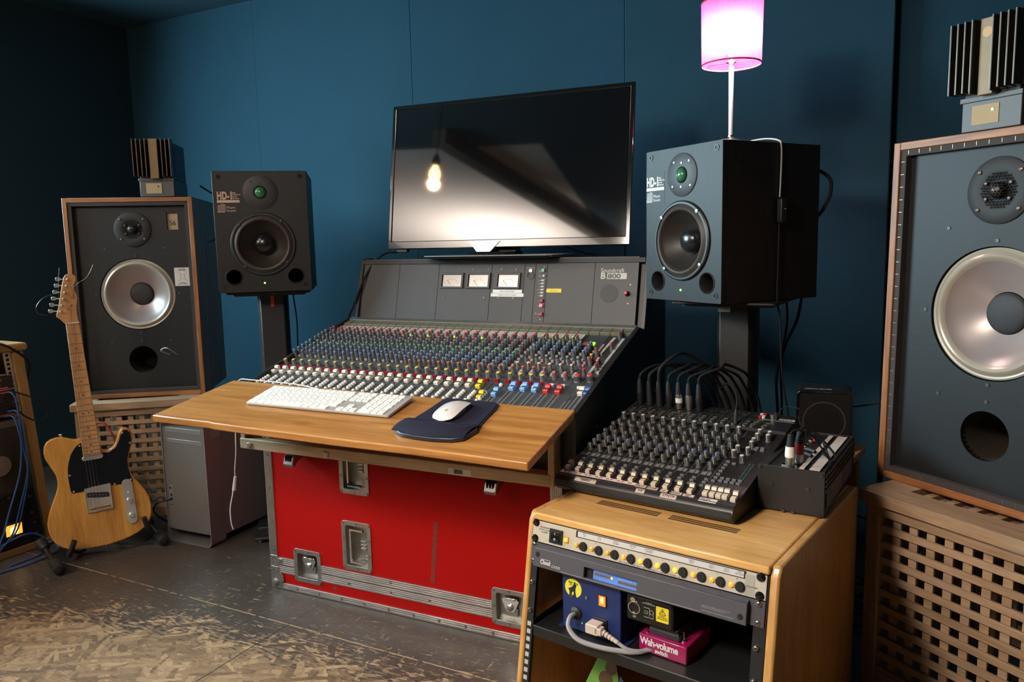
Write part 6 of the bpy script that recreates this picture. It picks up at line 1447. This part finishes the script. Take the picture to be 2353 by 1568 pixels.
cable('coiled_cable','grey cable loop lying in the bottom of the rack cabinet',[KW(.155,.02,.05),KW(.16,.01,.13),KW(.19,.0,.175),KW(.235,.0,.185),KW(.25,.02,.16),KW(.22,.03,.10),KW(.205,.02,.12),KW(.215,.01,.16),KW(.26,.02,.17),KW(.32,.05,.14),KW(.38,.08,.10)],.0034,M_GREYC)
cable('coiled_cable','second grey cable loop in front of the brown wood scrap in the cabinet',[KW(.20,-.02,.03),KW(.20,-.01,.12),KW(.215,-.01,.165),KW(.245,-.0,.175),KW(.265,.01,.15),KW(.24,.0,.10),KW(.23,.0,.05)],.0034,M_GREYC)
o=MB().lathe([(.018,0),(.017,.06),(.012,.075)],16).build('wooden_knob', mat('orange_wood',(.40,.14,.03),.4)); o.location=KW(.19,.03,.085); tag(o,'small orange wooden knob among the cables in the cabinet bottom','knob')
o=MB().box(-.035,.035,-.02,.02,0,.05).build('small_box', M_BLACKM); o.location=KW(.19,.03,.034); o.rotation_euler=(0,0,KY); tag(o,'small black box under the orange wooden knob','box')
o=MB().box(-.07,.07,-.05,.05,0,.019).build('equipment_case', M_BLACKM); o.location=KW(.19,.03,.0145); o.rotation_euler=(0,0,KY); tag(o,'flat black case on the floor of the rack cabinet','box')

# ================================================================== SMALL MIXER
MKO=(.1073,1.692,.509); MKY=-.642; MS=math.atan2(.0717,.288)
mk=thing('small_mixer','black 12 channel mixer with cream faders and masking tape labels on the birch cabinet','mixer',MKO,MKY)
MW=.410
def MM(u,v,h=0): return T(0,0,.041)@RX(MS)@T(u,v,h)
c_,s_=math.cos(MS),math.sin(MS)
def mp_(v,h=0): return (v*c_-h*s_, .041+v*s_+h*c_)
prof=[(.010,.004),(-.022,.003),(-.033,.010),(-.0345,.020),(-.030,.030),(-.022,.0365),(-.006,.0405),mp_(0),mp_(.292),(.2885,.1175),(.377,.1350),(.379,.128),(.355,.004)]
MB().prism(prof,.0,MW,axis='X').build('mixer_body', M_BLACK, mk, bevel=.0012)
rb=MB()
for k in range(9):
    y0=-.020-.0016*k if k<4 else -.0335; z0=.0375-.0022*k if k<4 else .0300-.0034*(k-3)
    rb.box(.004,MW-.004,y0-.0022,y0,z0-.0006,z0+.0006)
rb.build('front_ribs', mat('rib_grey',(0.030,0.030,0.031),.35), mk)
s=MB()
for x in (.03,MW-.03):
    s.cyl(.010,0,.0045,14,c=(x,.0,0)).cyl(.010,0,.0045,14,c=(x,.33,0))
s.each('rubber_foot', M_RUB, mk)
M_MKN=mat('mixer_knob',(0.105,0.098,0.090),.45)
def mkn(col):
    mb=MB(); seg=10
    mb.lathe([(.0066,0),(.0066,.002),(.0054,.003),(.0050,.0165),(.0046,.0175)],seg,cap1=False); mb.lathe([(.0046,.0175),(.0038,.0180),(.001,.0180)],seg,mi=1)
    for k in range(8): mb.box(.0046,.0058,-.0005,.0005,.003,.0155,M=RZ(2*PI*k/8))
    mb.box(-.0005,.0005,-.0060,-.0030,.004,.0183,mi=2); return mb
KM[('mk','mkblue')]=(mkn(0),[M_MKN,mat('mk_blue_cap',(0.06,0.07,0.22),.5),M_PRINT])
KM[('mk','mkdark')]=(mkn(0),[M_MKN,mat('mk_dark_cap',(0.045,0.043,0.042),.5),M_PRINT])
KM[('mk','mkwhite')]=(mkn(0),[M_MKN,mat('mk_ivory_cap',(0.55,0.50,0.42),.5),M_PRINT])
fm_=MB().prism([(-.0125,0),(-.0130,.0062),(-.0115,.0092),(-.0015,.0088),(.0005,.0068),(.0030,.0100),(.0060,.0140),(.0115,.0140),(.0130,.0110),(.0125,0)],-.0052,.0052,axis='X').box(-.0053,.0053,.0000,.0008,.003,.0095,mi=1).box(-.0053,.0053,.0065,.0071,.0095,.0142,mi=1).box(-.0053,.0053,.0093,.0099,.0095,.0142,mi=1)
KM[('mkf','a')]=(fm_,[mat('mk_fader_cream',(0.58,0.49,0.38),.45),M_BLACKM])
KM[('mkb','a')]=(MB().box(-.0042,.0042,-.0022,.0022,0,.0035),[mat('mk_button',(0.16,0.155,0.15),.5)])
KM[('jack','a')]=(MB().lathe([(.0068,0),(.0068,.0022),(.0050,.003),(.0045,.0008)],18,cap1=False).lathe([(.0045,.0008),(.0005,.0006)],14,mi=1,cap0=False),[mat('jack_nickel',(.42,.38,.32),.3,.95),M_DARK])
mi_=[]
MP=.02685
for i in range(12):
    x=.0165+MP*i
    mi_.append(('fader_cap','mkf','a',x-.002,.0105-.0006*i,0))
    for v,c__ in ((.1010,'mkdark'),(.1225,'mkblue'),(.1440,'mkblue'),(.1600,'mkdark'),(.1780,'mkdark'),(.1970,'mkdark'),(.2165,'mkdark'),(.2355,'mkdark')):
        mi_.append(('rotary_knob','mk',c__,x+(.0075 if v in(.1600,.1970,.2355) else 0),v,rnd.uniform(-.8,.8)))
    mi_.append(('rotary_knob','mk','mkwhite',x,.2720,rnd.uniform(-.8,.8)))
    for v in (.030,.043,.0555): mi_.append(('push_button','mkb','a',x+.0085,v,0))
for u,v in ((.3836,.2687),(.3845,.2523),(.3602,.2720),(.361,.2519),(.3614,.2288),(.3617,.2126),(.3407,.1869),(.3395,.1643),(.3636,.1845),(.3638,.1473)): mi_.append(('rotary_knob','mk','mkwhite',u,v,rnd.uniform(-.5,.5)))
for u in (.3415,.3555,.3692,.3822): mi_.append(('fader_cap','mkf','a',u,.0065,0))
mi_.append(('fader_cap','mkf','a',.4005,.0035,0))
for k in range(7): mi_.append(('push_button','mkb','a',.3355,.055+.014*k,0))
for k in range(4):
    mi_.append(('push_button','mkb','a',.349+.0125*k,.0585,0)); mi_.append(('push_button','mkb','a',.349+.0125*k,.070,0))
for u,v in ((.372,.2150),(.384,.2160),(.372,.2060),(.386,.2060),(.350,.134),(.335,.205)): mi_.append(('push_button','mkb','a',u,v,0))
MKM=Matrix.Translation(MKO)@RZ(MKY)
emit_items(mi_, mk, MKM, MM)
g=MB(); w_=MB(); d_=MB()
for i in range(13):
    x=.0165+MP*i-.0135; w_.box(x-.0003,x+.0003,-.004,.288,0,.0004)
    if i<12: d_.box(x+.0125,x+.0145,.006,.085,0,.0006)
    if i<12: g.box(x+.002,x+.022,.0735,.0865,.0001,.0005)
for u in (.3415,.3555,.3692,.3822,.4005): d_.box(u-.001,u+.001,.0,.050,0,.0006)
for i in range(12):
    for k in range(9): w_.box(.0165+MP*i+.0015,.0165+MP*i+.0035,.012+k*.0078,.0126+k*.0078,.0001,.0004)
    for v in (.0900,.113,.134,.168,.187,.207,.226,.250): w_.box(.0165+MP*i-.006,.0165+MP*i+.002+.002*(i%3),v,v+.0008,.0001,.0004)
for v in (.02,.03,.04): 
    for u in (.3415,.3555,.3692,.3822,.4005): w_.box(u-.006,u-.002,v,v+.0006,.0001,.0004)
o=g.build('channel_tab', mat('mk_tab_grey',(0.17,0.165,0.16),.5), mk); o.matrix_local=MM(0,0)
w2=w_.build('printed_lines', mat('mk_print',(0.20,0.195,0.185),.6), mk); w2.matrix_local=MM(0,0)
o=d_.build('fader_slot', M_DARK, mk); o.matrix_local=MM(0,0)
o=MB().box(.328,MW-.001,-.004,.052,.0001,.0006).build('master_plate', mat('mk_master_grey',(0.055,0.055,0.057),.4,.3), mk); o.matrix_local=MM(0,0)
ld=MB()
for k in range(12): ld.box(.3800,.3830,.075+.0062*k,.0780+.0062*k,.0001,.001).box(.3870,.3900,.075+.0062*k,.0780+.0062*k,.0001,.001)
o=ld.build('level_lamps', mat('unlit_green',(0.03,0.10,0.06),.3), mk); o.matrix_local=MM(0,0)
# jack field on the rear step: plane from (.2885,.1175) to (.377,.135)
JA=math.atan2(.0175,.0885)
def JM(u,v,h=0): return T(0,.2885,.1175)@RX(JA)@T(u,v,h)
ji=[]
for i in range(12):
    x=.0165+MP*i
    ji.append(('jack_socket','jack','a',x,.012,0)); ji.append(('jack_socket','jack','a',x+.002,.026,0))
for u,v in ((.341,.012),(.345,.026),(.349,.040),(.356,.012),(.360,.026)): ji.append(('jack_socket','jack','a',u-.012 if u<.35 else u,v,0))
emit_items(ji, mk, MKM, JM)
xs_=MB(); xh=MB()
for i in range(12):
    x=.0200+MP*i; xs_.lathe([(.0118,0),(.0118,.0012),(.0103,.0012),(.0100,0)],24,c=(x,.058,0),cap0=False,cap1=False); xh.lathe([(.0100,.0002),(.001,.0002)],20,c=(x,.058,0))
o=xs_.build('xlr_socket', M_BLACK, mk); o.matrix_local=JM(0,0)
o=xh.each('socket_hole', M_DARK, mk); o.matrix_local=JM(0,0)
w_=MB()
for i in range(13): w_.box(.0165+MP*i-.0138,.0165+MP*i-.0132,.0,.080,0,.0004)
w_.box(.338,.405,.055,.0555,0,.0004).box(.338,.405,.0515,.052,0,.0004)
o=w_.build('printed_lines', MC['mk_print'], mk); o.matrix_local=JM(0,0)
for u,v,c__ in ((.331,.060,(.4,.02,.03)),(.339,.060,(.6,.55,.5)),(.331,.072,(.6,.55,.5)),(.339,.072,(.4,.02,.03))):
    nm='rca_%d'%(int(c__[0]*10)); o=MB().lathe([(.004,0),(.004,.006),(.0025,.006),(.0025,.002)],14,c=(u,v,0)).build('phono_socket', mat(nm,c__,.4), mk); o.matrix_local=JM(0,0)
o=MB().lathe([(.0075,0),(.0075,.013),(.0060,.0135),(.006,.003)],18,c=(.362,.062,0)).build('lamp_connector', mat('jack_nickel',(.42,.38,.32),.3,.95), mk); o.matrix_local=JM(0,0)
text('maker_lettering','MACKIE.',.0115,mat('mk_logo',(0.42,0.41,0.39),.5),mk,JM(.362,.060,.0002)@T(.012,0,0),bold=.0006,xs=.86)
text('lettering','12 CHANNEL MIC/LINE MIXER',.0030,MC['mk_print'],mk,JM(.3725,.0505,.0004))
# masking tape labels on the front lip: top faces forward-up
LA=math.atan2(.0045,.016)
def LM2(u,v,h=0): return T(0,-.020,.0368)@RX(math.atan2(.0040,.016))@T(u,v,h)
M_TAPEW=mat('white_tape',(0.66,0.56,0.52),.6); M_TAPEM=mat('masking_tape',(0.56,0.46,0.38),.6,vary=.12,vscale=200); M_INK=mat('purple_ink',(0.05,0.02,0.06),.6); M_REDP=mat('red_pen',(.55,.03,.03),.6)
labs=[('V1',0,1),('V2',1,1),('V3',2,1),('V4',3,1),('V5',4,1),('V6',5,1),('727',6,0),('DELAY',7,2),('ZOOM',8,2),('VI',9,2),('KORG',10,2),('COMP\n1&2',11,2)]
for s_t,i,k_ in labs:
    x=.0035+MP*i; w=.0262 if k_<2 else .024 ; v0=.006 if k_<2 else .0035-.0007*(i-7)
    if s_t=='VI': w=.016; x+=.004
    o=MB().box(x,x+w,v0,v0+.0098,.0002,.0006).build('tape_label', M_TAPEW if k_<2 else M_TAPEM, mk); o.matrix_local=LM2(0,0)
    text('handwriting',s_t,.0072 if '\n' not in s_t else .0045,M_INK,o,T(x+w*.42,v0+(.0025 if '\n' not in s_t else .0058),.0007),align='CENTER',bold=.0001,shear=.1)
    if k_==1: MB().prism([(x+w*.68,v0+.002),(x+w*.80,v0+.002),(x+w*.95,v0+.0075),(x+w*.80,v0+.0075)],.0006,.0009).build('pen_mark', M_REDP, o)
def LM3(u,v,h=0): return T(0,-.0300,.0296)@RX(.62)@T(u,v,h)
for s_t,x0,x1,sz in (('TEMPEST',.050,.103,.0068),('FX',.199,.219,.0085),('SYNTH',.255,.290,.0085)):
    o=MB().box(x0,x1,.0,.0125,.0006,.0011).build('tape_label', M_TAPEM, mk); o.matrix_local=LM3(0,0)
    text('handwriting',s_t,sz,M_INK,o,T((x0+x1)/2,.0035,.0012),align='CENTER',bold=.00015,shear=.1)
o=MB().box(.3355,.372,-.005,.0085,.0004,.0010).build('tape_label', M_TAPEW, mk); o.matrix_local=LM2(0,0)
text('handwriting','Sub Out\n   1&2',.0062,M_INK,o,T(.3375,.0030,.0011),bold=.0001,lh=.85)
# xlr cables plugged along the top
def MJ(i,up,dv=0): 
    p=MKM@JM(.0200+MP*i,.058+dv,up); return p.translation
for i,(kind,lab) in enumerate((('b','black connector cable at the left end of the mixer jack field'),('c','second thick black cable arching back from the mixer'),('c','tallest black cable arching high over the mixer'),('b','black connector cable fourth from the mixer left end'),('w','cable with a silver and white connector in the mixer'),('s','cable with a plain silver connector in the mixer'),('b','black connector cable rightmost of the mixer row'))):
    t=thing('xlr_cable',lab,'cable',tuple(MJ(i,.001)),MKY,'microphone cables plugged into the small mixer')
    hgt=(.045,.050,.085,.055,.055,.050,.060)[i]
    if kind=='c': MB().lathe([(.0078,0),(.0082,.03),(.0070,.05),(.0052,.065)],16,M=RX(.12)).build('connector', M_RUB, t)
    else:
        cm_={'b':M_BLACK,'w':mat('nickel_shell',(.42,.39,.35),.3,.9),'s':mat('nickel_shell',(.42,.39,.35),.3,.9)}[kind]
        o=MB().lathe([(.0080,0),(.0082,.012),(.0088,.014),(.0088,.034),(.0078,.038)],18,M=RX(.10)).build('connector', cm_, t)
        if kind=='w': MB().lathe([(.0092,.016),(.0092,.028)],18,M=RX(.10)).build('white_ring', M_WHITE, o)
        MB().lathe([(.0080,.037),(.0070,.055),(.0048,.068)],16,M=RX(.10)).build('strain_relief', M_RUB, t)
    z0=.060
    back=.10+.02*i
    MB().tube([(0,-.006,z0),(.004,-.004,z0+hgt*.45),(.022+.004*i,.02,z0+hgt*.8),(.045,.055,z0+hgt*.85),(.075,.10,z0+hgt*.45),(.10-.004*i,.15,z0-.01),(.12-.006*i,.20,z0-.09),(.13,.22,-.13-.03*i),(.12,.24,-.35)],.0036 if kind!='c' else .0048,8,smooth=5).build('lead', M_CABLE, t)
jc=thing('jack_cable','thin black jack cable plugged in among the right hand knobs of the mixer','cable',tuple((MKM@JM(.290,.012,.0)).translation),MKY)
MB().lathe([(.0048,.0),(.0048,.022),(.0030,.034)],14).build('connector', M_RUB, jc)
MB().tube([(0,0,.034),(-.002,.01,.055),(-.02,.04,.075),(-.06,.09,.075),(-.09,.13,.05)],.0022,7,smooth=5).build('lead', M_CABLE, jc)

# ================================================================== PATCH BOX
PBO=(.495,1.5204,.509); PBY=-.5802
pb=thing('connector_box','black metal connector box right of the mixer on the birch cabinet','connector box',PBO,PBY)
pw_,pd_,ph_=.1290,.322,.094
M_PB=mat('connector_box_black',(0.013,0.012,0.012),.45,bump=.08,bscale=400)
MB().box(0,pw_,0,.003,.003,ph_).box(0,pw_,pd_-.003,pd_,.003,ph_).each('end_plate', M_PB, pb, bevel=.0005)
MB().box(.001,pw_-.001,.003,pd_-.003,.003,ph_-.004).build('box_shell', M_PB, pb)
MB().prism([(.0,ph_-.004),(.018,ph_-.0005),(.020,ph_-.012),(.0,ph_-.012)],.003,pd_-.003,axis='Y').build('top_bevel', M_PB, pb)
rb=MB()
for k in range(4): rb.box(pw_-.001,pw_+.0025,.003,pd_-.003,ph_-.012-.010*k,ph_-.006-.010*k)
for k in range(3): rb.box(pw_-.026+.009*k,pw_-.020+.009*k,.003,pd_-.003,ph_-.004,ph_-.001)
rb.each('extrusion_rib', M_PB, pb)
s=MB()
for x,z in ((.0277,.0571),(.0979,.0552),(.0515,.0035),(.0702,.0035),(.1207,.005),(.1228,.0858),(.004,.0895),(.004,.006)): s.lathe([(.0040,0),(.0036,-.0018),(.0014,-.0018)],14,axis='Y',c=(x,0,z))
s.each('end_screw', mat('dark_screw',(0.10,0.09,0.09),.3,.9), pb)
M_LS=mat('label_strip_cream',(.56,.50,.45),.5)
for x0,x1 in ((.0790,.0885),(.0985,.1180)):
    o=MB().box(x0,x1,.006 if x0>.09 else .004,pd_-.02,ph_-.0005,ph_+.0006).build('label_strip', M_LS, pb)
    for k in range(6):
        text('lettering',('A','B','C','D','E','F')[k] if False else '.',.006,M_BLACKM,o,T((x0+x1)/2,.03+.045*k,ph_+.0008))
MB().box(pw_+.0002,pw_+.0010,.02,pd_-.03,.016,.052).build('side_label', mat('blue_label',(.10,.11,.14),.5), pb)
MB().lathe([(.014,pw_+.0010),(.014,pw_+.0014)],24,axis='X',c=(0,.055,.034)).build('label_emblem', mat('blue_emblem',(.03,.07,.20),.5), pb)
MB().lathe([(.016,pw_+.0010),(.016,pw_+.0014)],24,axis='X',c=(0,.20,.036)).build('label_emblem', mat('red_emblem',(.14,.05,.03),.5), pb)
s=MB(); s2=MB()
for k,y in enumerate((.032,.088,.144,.200,.256)):
    s.lathe([(.0125,ph_-.004),(.0125,ph_-.0005),(.0110,ph_-.0005),(.0108,ph_-.003)],24,c=(.050,y,0),cap0=False,cap1=False); s2.lathe([(.0108,ph_-.0036),(.001,ph_-.0036)],20,c=(.050,y,0))
s.each('socket_ring', M_SCREW, pb); s2.each('socket_hole', M_DARK, pb)
PBM=Matrix.Translation(PBO)@RZ(PBY)
def PW(x,y,z): return tuple((PBM@T(x,y,z)).translation)
for nm,x,y,bc,lab in (('xlr_plug',.058,.020,'w','white and black cable plug standing in the near end of the connector box'),('xlr_plug',.068,.052,'r','red banded cable plug behind the white one in the connector box')):
    t=thing(nm,lab,'plug',PW(x,y,ph_-.003),PBY)
    o=MB().lathe([(.0092,0),(.0092,.020)],22).build('metal_shell', MC['nickel_shell'], t)
    MB().lathe([(.0098,.020),(.0102,.026),(.0092,.042)],22).build('coloured_ring', M_WHITE if bc=='w' else mat('red_ring',(.30,.012,.010),.4), t)
    rb=MB()
    for k in range(6): rb.lathe([(.0088-.0006*k,.042+.0042*k),(.0084-.0006*k,.0452+.0042*k),(.0070-.0005*k,.0456+.0042*k)],18)
    rb.build('boot', M_RUB, t)
cable('instrument_cable','thin cable leaving the white plug in a low arch over the connector box',[PW(.058,.020,.158),PW(.062,.024,.164),PW(.075,.035,.165),PW(.095,.05,.150),PW(.115,.062,.118),PW(.122,.07,.104),PW(.10,.12,.100)],.0020)
cable('instrument_cable','black cable leaving the red banded plug looping over the label strips',[PW(.068,.052,.158),PW(.073,.06,.164),PW(.09,.075,.155),PW(.12,.08,.125),PW(.135,.075,.105),PW(.128,.05,.102),PW(.118,.09,.102),PW(.09,.18,.105)],.0022)
for y,lab in ((.144,'flat black plug lying in the middle sockets of the connector box'),(.110,'flat black plug nearest the red banded one on the connector box')):
    t=thing('jack_plug',lab,'plug',PW(.050,y,ph_-.001),PBY)
    MB().lathe([(.0115,0),(.0115,.006),(.006,.008)],20).tube([(0,0,.005),(.02,-.01,.007),(.035,-.02,.006)],.004,8).build('plug_body', M_RUB, t)
MB().lathe([(.0035,ph_),(.003,ph_+.006),(.001,ph_+.0065)],12,c=(.060,.235,0)).build('red_cap', mat('red_bright',(.6,.02,.02),.4), pb)

# ================================================================== SMALL SPEAKER ON A STOOL BEHIND
stl=thing('plant_stool','small birch stool behind the rack cabinet carrying the little speaker','stool',KW(.262,.700,0),KY)
MB().prism(rrect(0,.170,0,.20,.01),.489,.5085).build('seat_board', M_MAPR, stl, bevel=.003)
for x in (.012,.133):
    for y in (.012,.163): MB().box(x,x+.025,y,y+.025,0,.4885).build('leg', M_MAPV, stl, bevel=.002)
ss=thing('small_speaker','small black speaker with a mesh grille behind the connector box','speaker',(.7345,1.955,.509),math.radians(-21))
MB().prism(rrect(0,.132,0,.156,.010),.006,.115,axis='Y').build('cabinet', M_BLACK, ss, bevel=.002)
MB().plate(rrect(-.001,.133,0,.157,.012),[rrect(.005,.127,.006,.151,.008)],-.002,.008).build('grille_frame', M_GLOSS, ss, bevel=.0012)
MB().prism(rrect(.005,.127,.006,.151,.008),.0005,.002,axis='Y').build('grille', holes_mat('speaker_mesh',(0.022,0.018,0.017),(0.0025,0.0025,0.0025),.0042,.00155,(0,2),.4,.4), ss)
MB().lathe([(.052,.0004),(.052,-.0004),(.048,-.0004),(.048,.0004)],40,axis='Y',c=(.066,0,.078),cap0=False,cap1=False).build('driver_ring', mat('driver_brown',(0.035,0.022,0.018),.5), ss)
text('lettering','PERSONAL MONITOR',.0062,M_PRINT,ss,T(.018,.030,.1565),spacing=1.1)
cable('speaker_cable','thin dark cable from the small speaker to the right loudspeaker',[(.865,2.02,.60),(.92,2.0,.61),(.97,1.97,.625),(1.02,1.96,.63)],.0022)
cable('lamp_lead','thin curved wire from the mixer lamp connector to the connector box',[tuple((MKM@JM(.37,.062,.012)).translation),tuple((MKM@JM(.385,.075,.028)).translation),tuple((MKM@JM(.42,.07,.028)).translation),PW(.02,.26,.135),PW(.045,.22,.11),PW(.05,.20,.097)],.0014)
# cables heaped on the floor behind the cabinet
for k in range(4):
    pts=[]; cx0=.93+.03*(k%3); cy0=2.02+.04*(k%4); r0=.06+.012*k
    for q in range(9):
        a=q*PI/4+k; pts.append((cx0+r0*math.cos(a)+rnd.uniform(-.01,.01),cy0+r0*.9*math.sin(a)+rnd.uniform(-.01,.01),.008+.012*k+rnd.uniform(0,.01)))
    cable('coiled_cable','black cable coiled on the floor between the birch cabinet and the right table',pts,.0042,group='cables heaped on the floor behind the cabinet')
cable('floor_cable','pale cable lying on the floor right of the birch cabinet',[(.83,1.75,.006),(.86,1.80,.006),(.90,1.86,.006),(.97,1.88,.006),(1.05,1.9,.006)],.003,M_GREYC)
cable('speaker_cable','black cable sagging between the birch cabinet and the right slatted table',[(.83,1.98,.36),(.88,1.97,.33),(.93,1.95,.315),(.97,1.93,.30)],.003)
# ================================================================== HANGING BULB BEHIND THE CAMERA
pbx=room(-2.058,1.10,1.80)
pn=thing('pendant_bulb','bare warm bulb hanging on a cord behind the camera, seen mirrored in the television','pendant lamp',tuple(pbx))
MB().lathe([(.001,-.062),(.020,-.055),(.030,-.035),(.028,-.012),(.016,.012),(.013,.025)],24).build('bulb', mat('pendant_glow',(1,.8,.5),.3,emit=(1.0,.62,.28),estr=38), pn)
MB().lathe([(.020,.02),(.022,.05),(.012,.075),(.004,.085)],18).build('lamp_holder', M_BLACK, pn)
MB().cyl(.003,.08,ZC-pbx.z,8).build('flex', M_BLACK, pn)
l_=bpy.data.lights.new('pendant_light','POINT'); l_.energy=5; l_.color=(1,.66,.38); l_.shadow_soft_size=.03
lo_=bpy.data.objects.new('pendant_light',l_); COL.objects.link(lo_); lo_.parent=pn; lo_.location=(0,0,-.08)
bpy.context.view_layer.update()
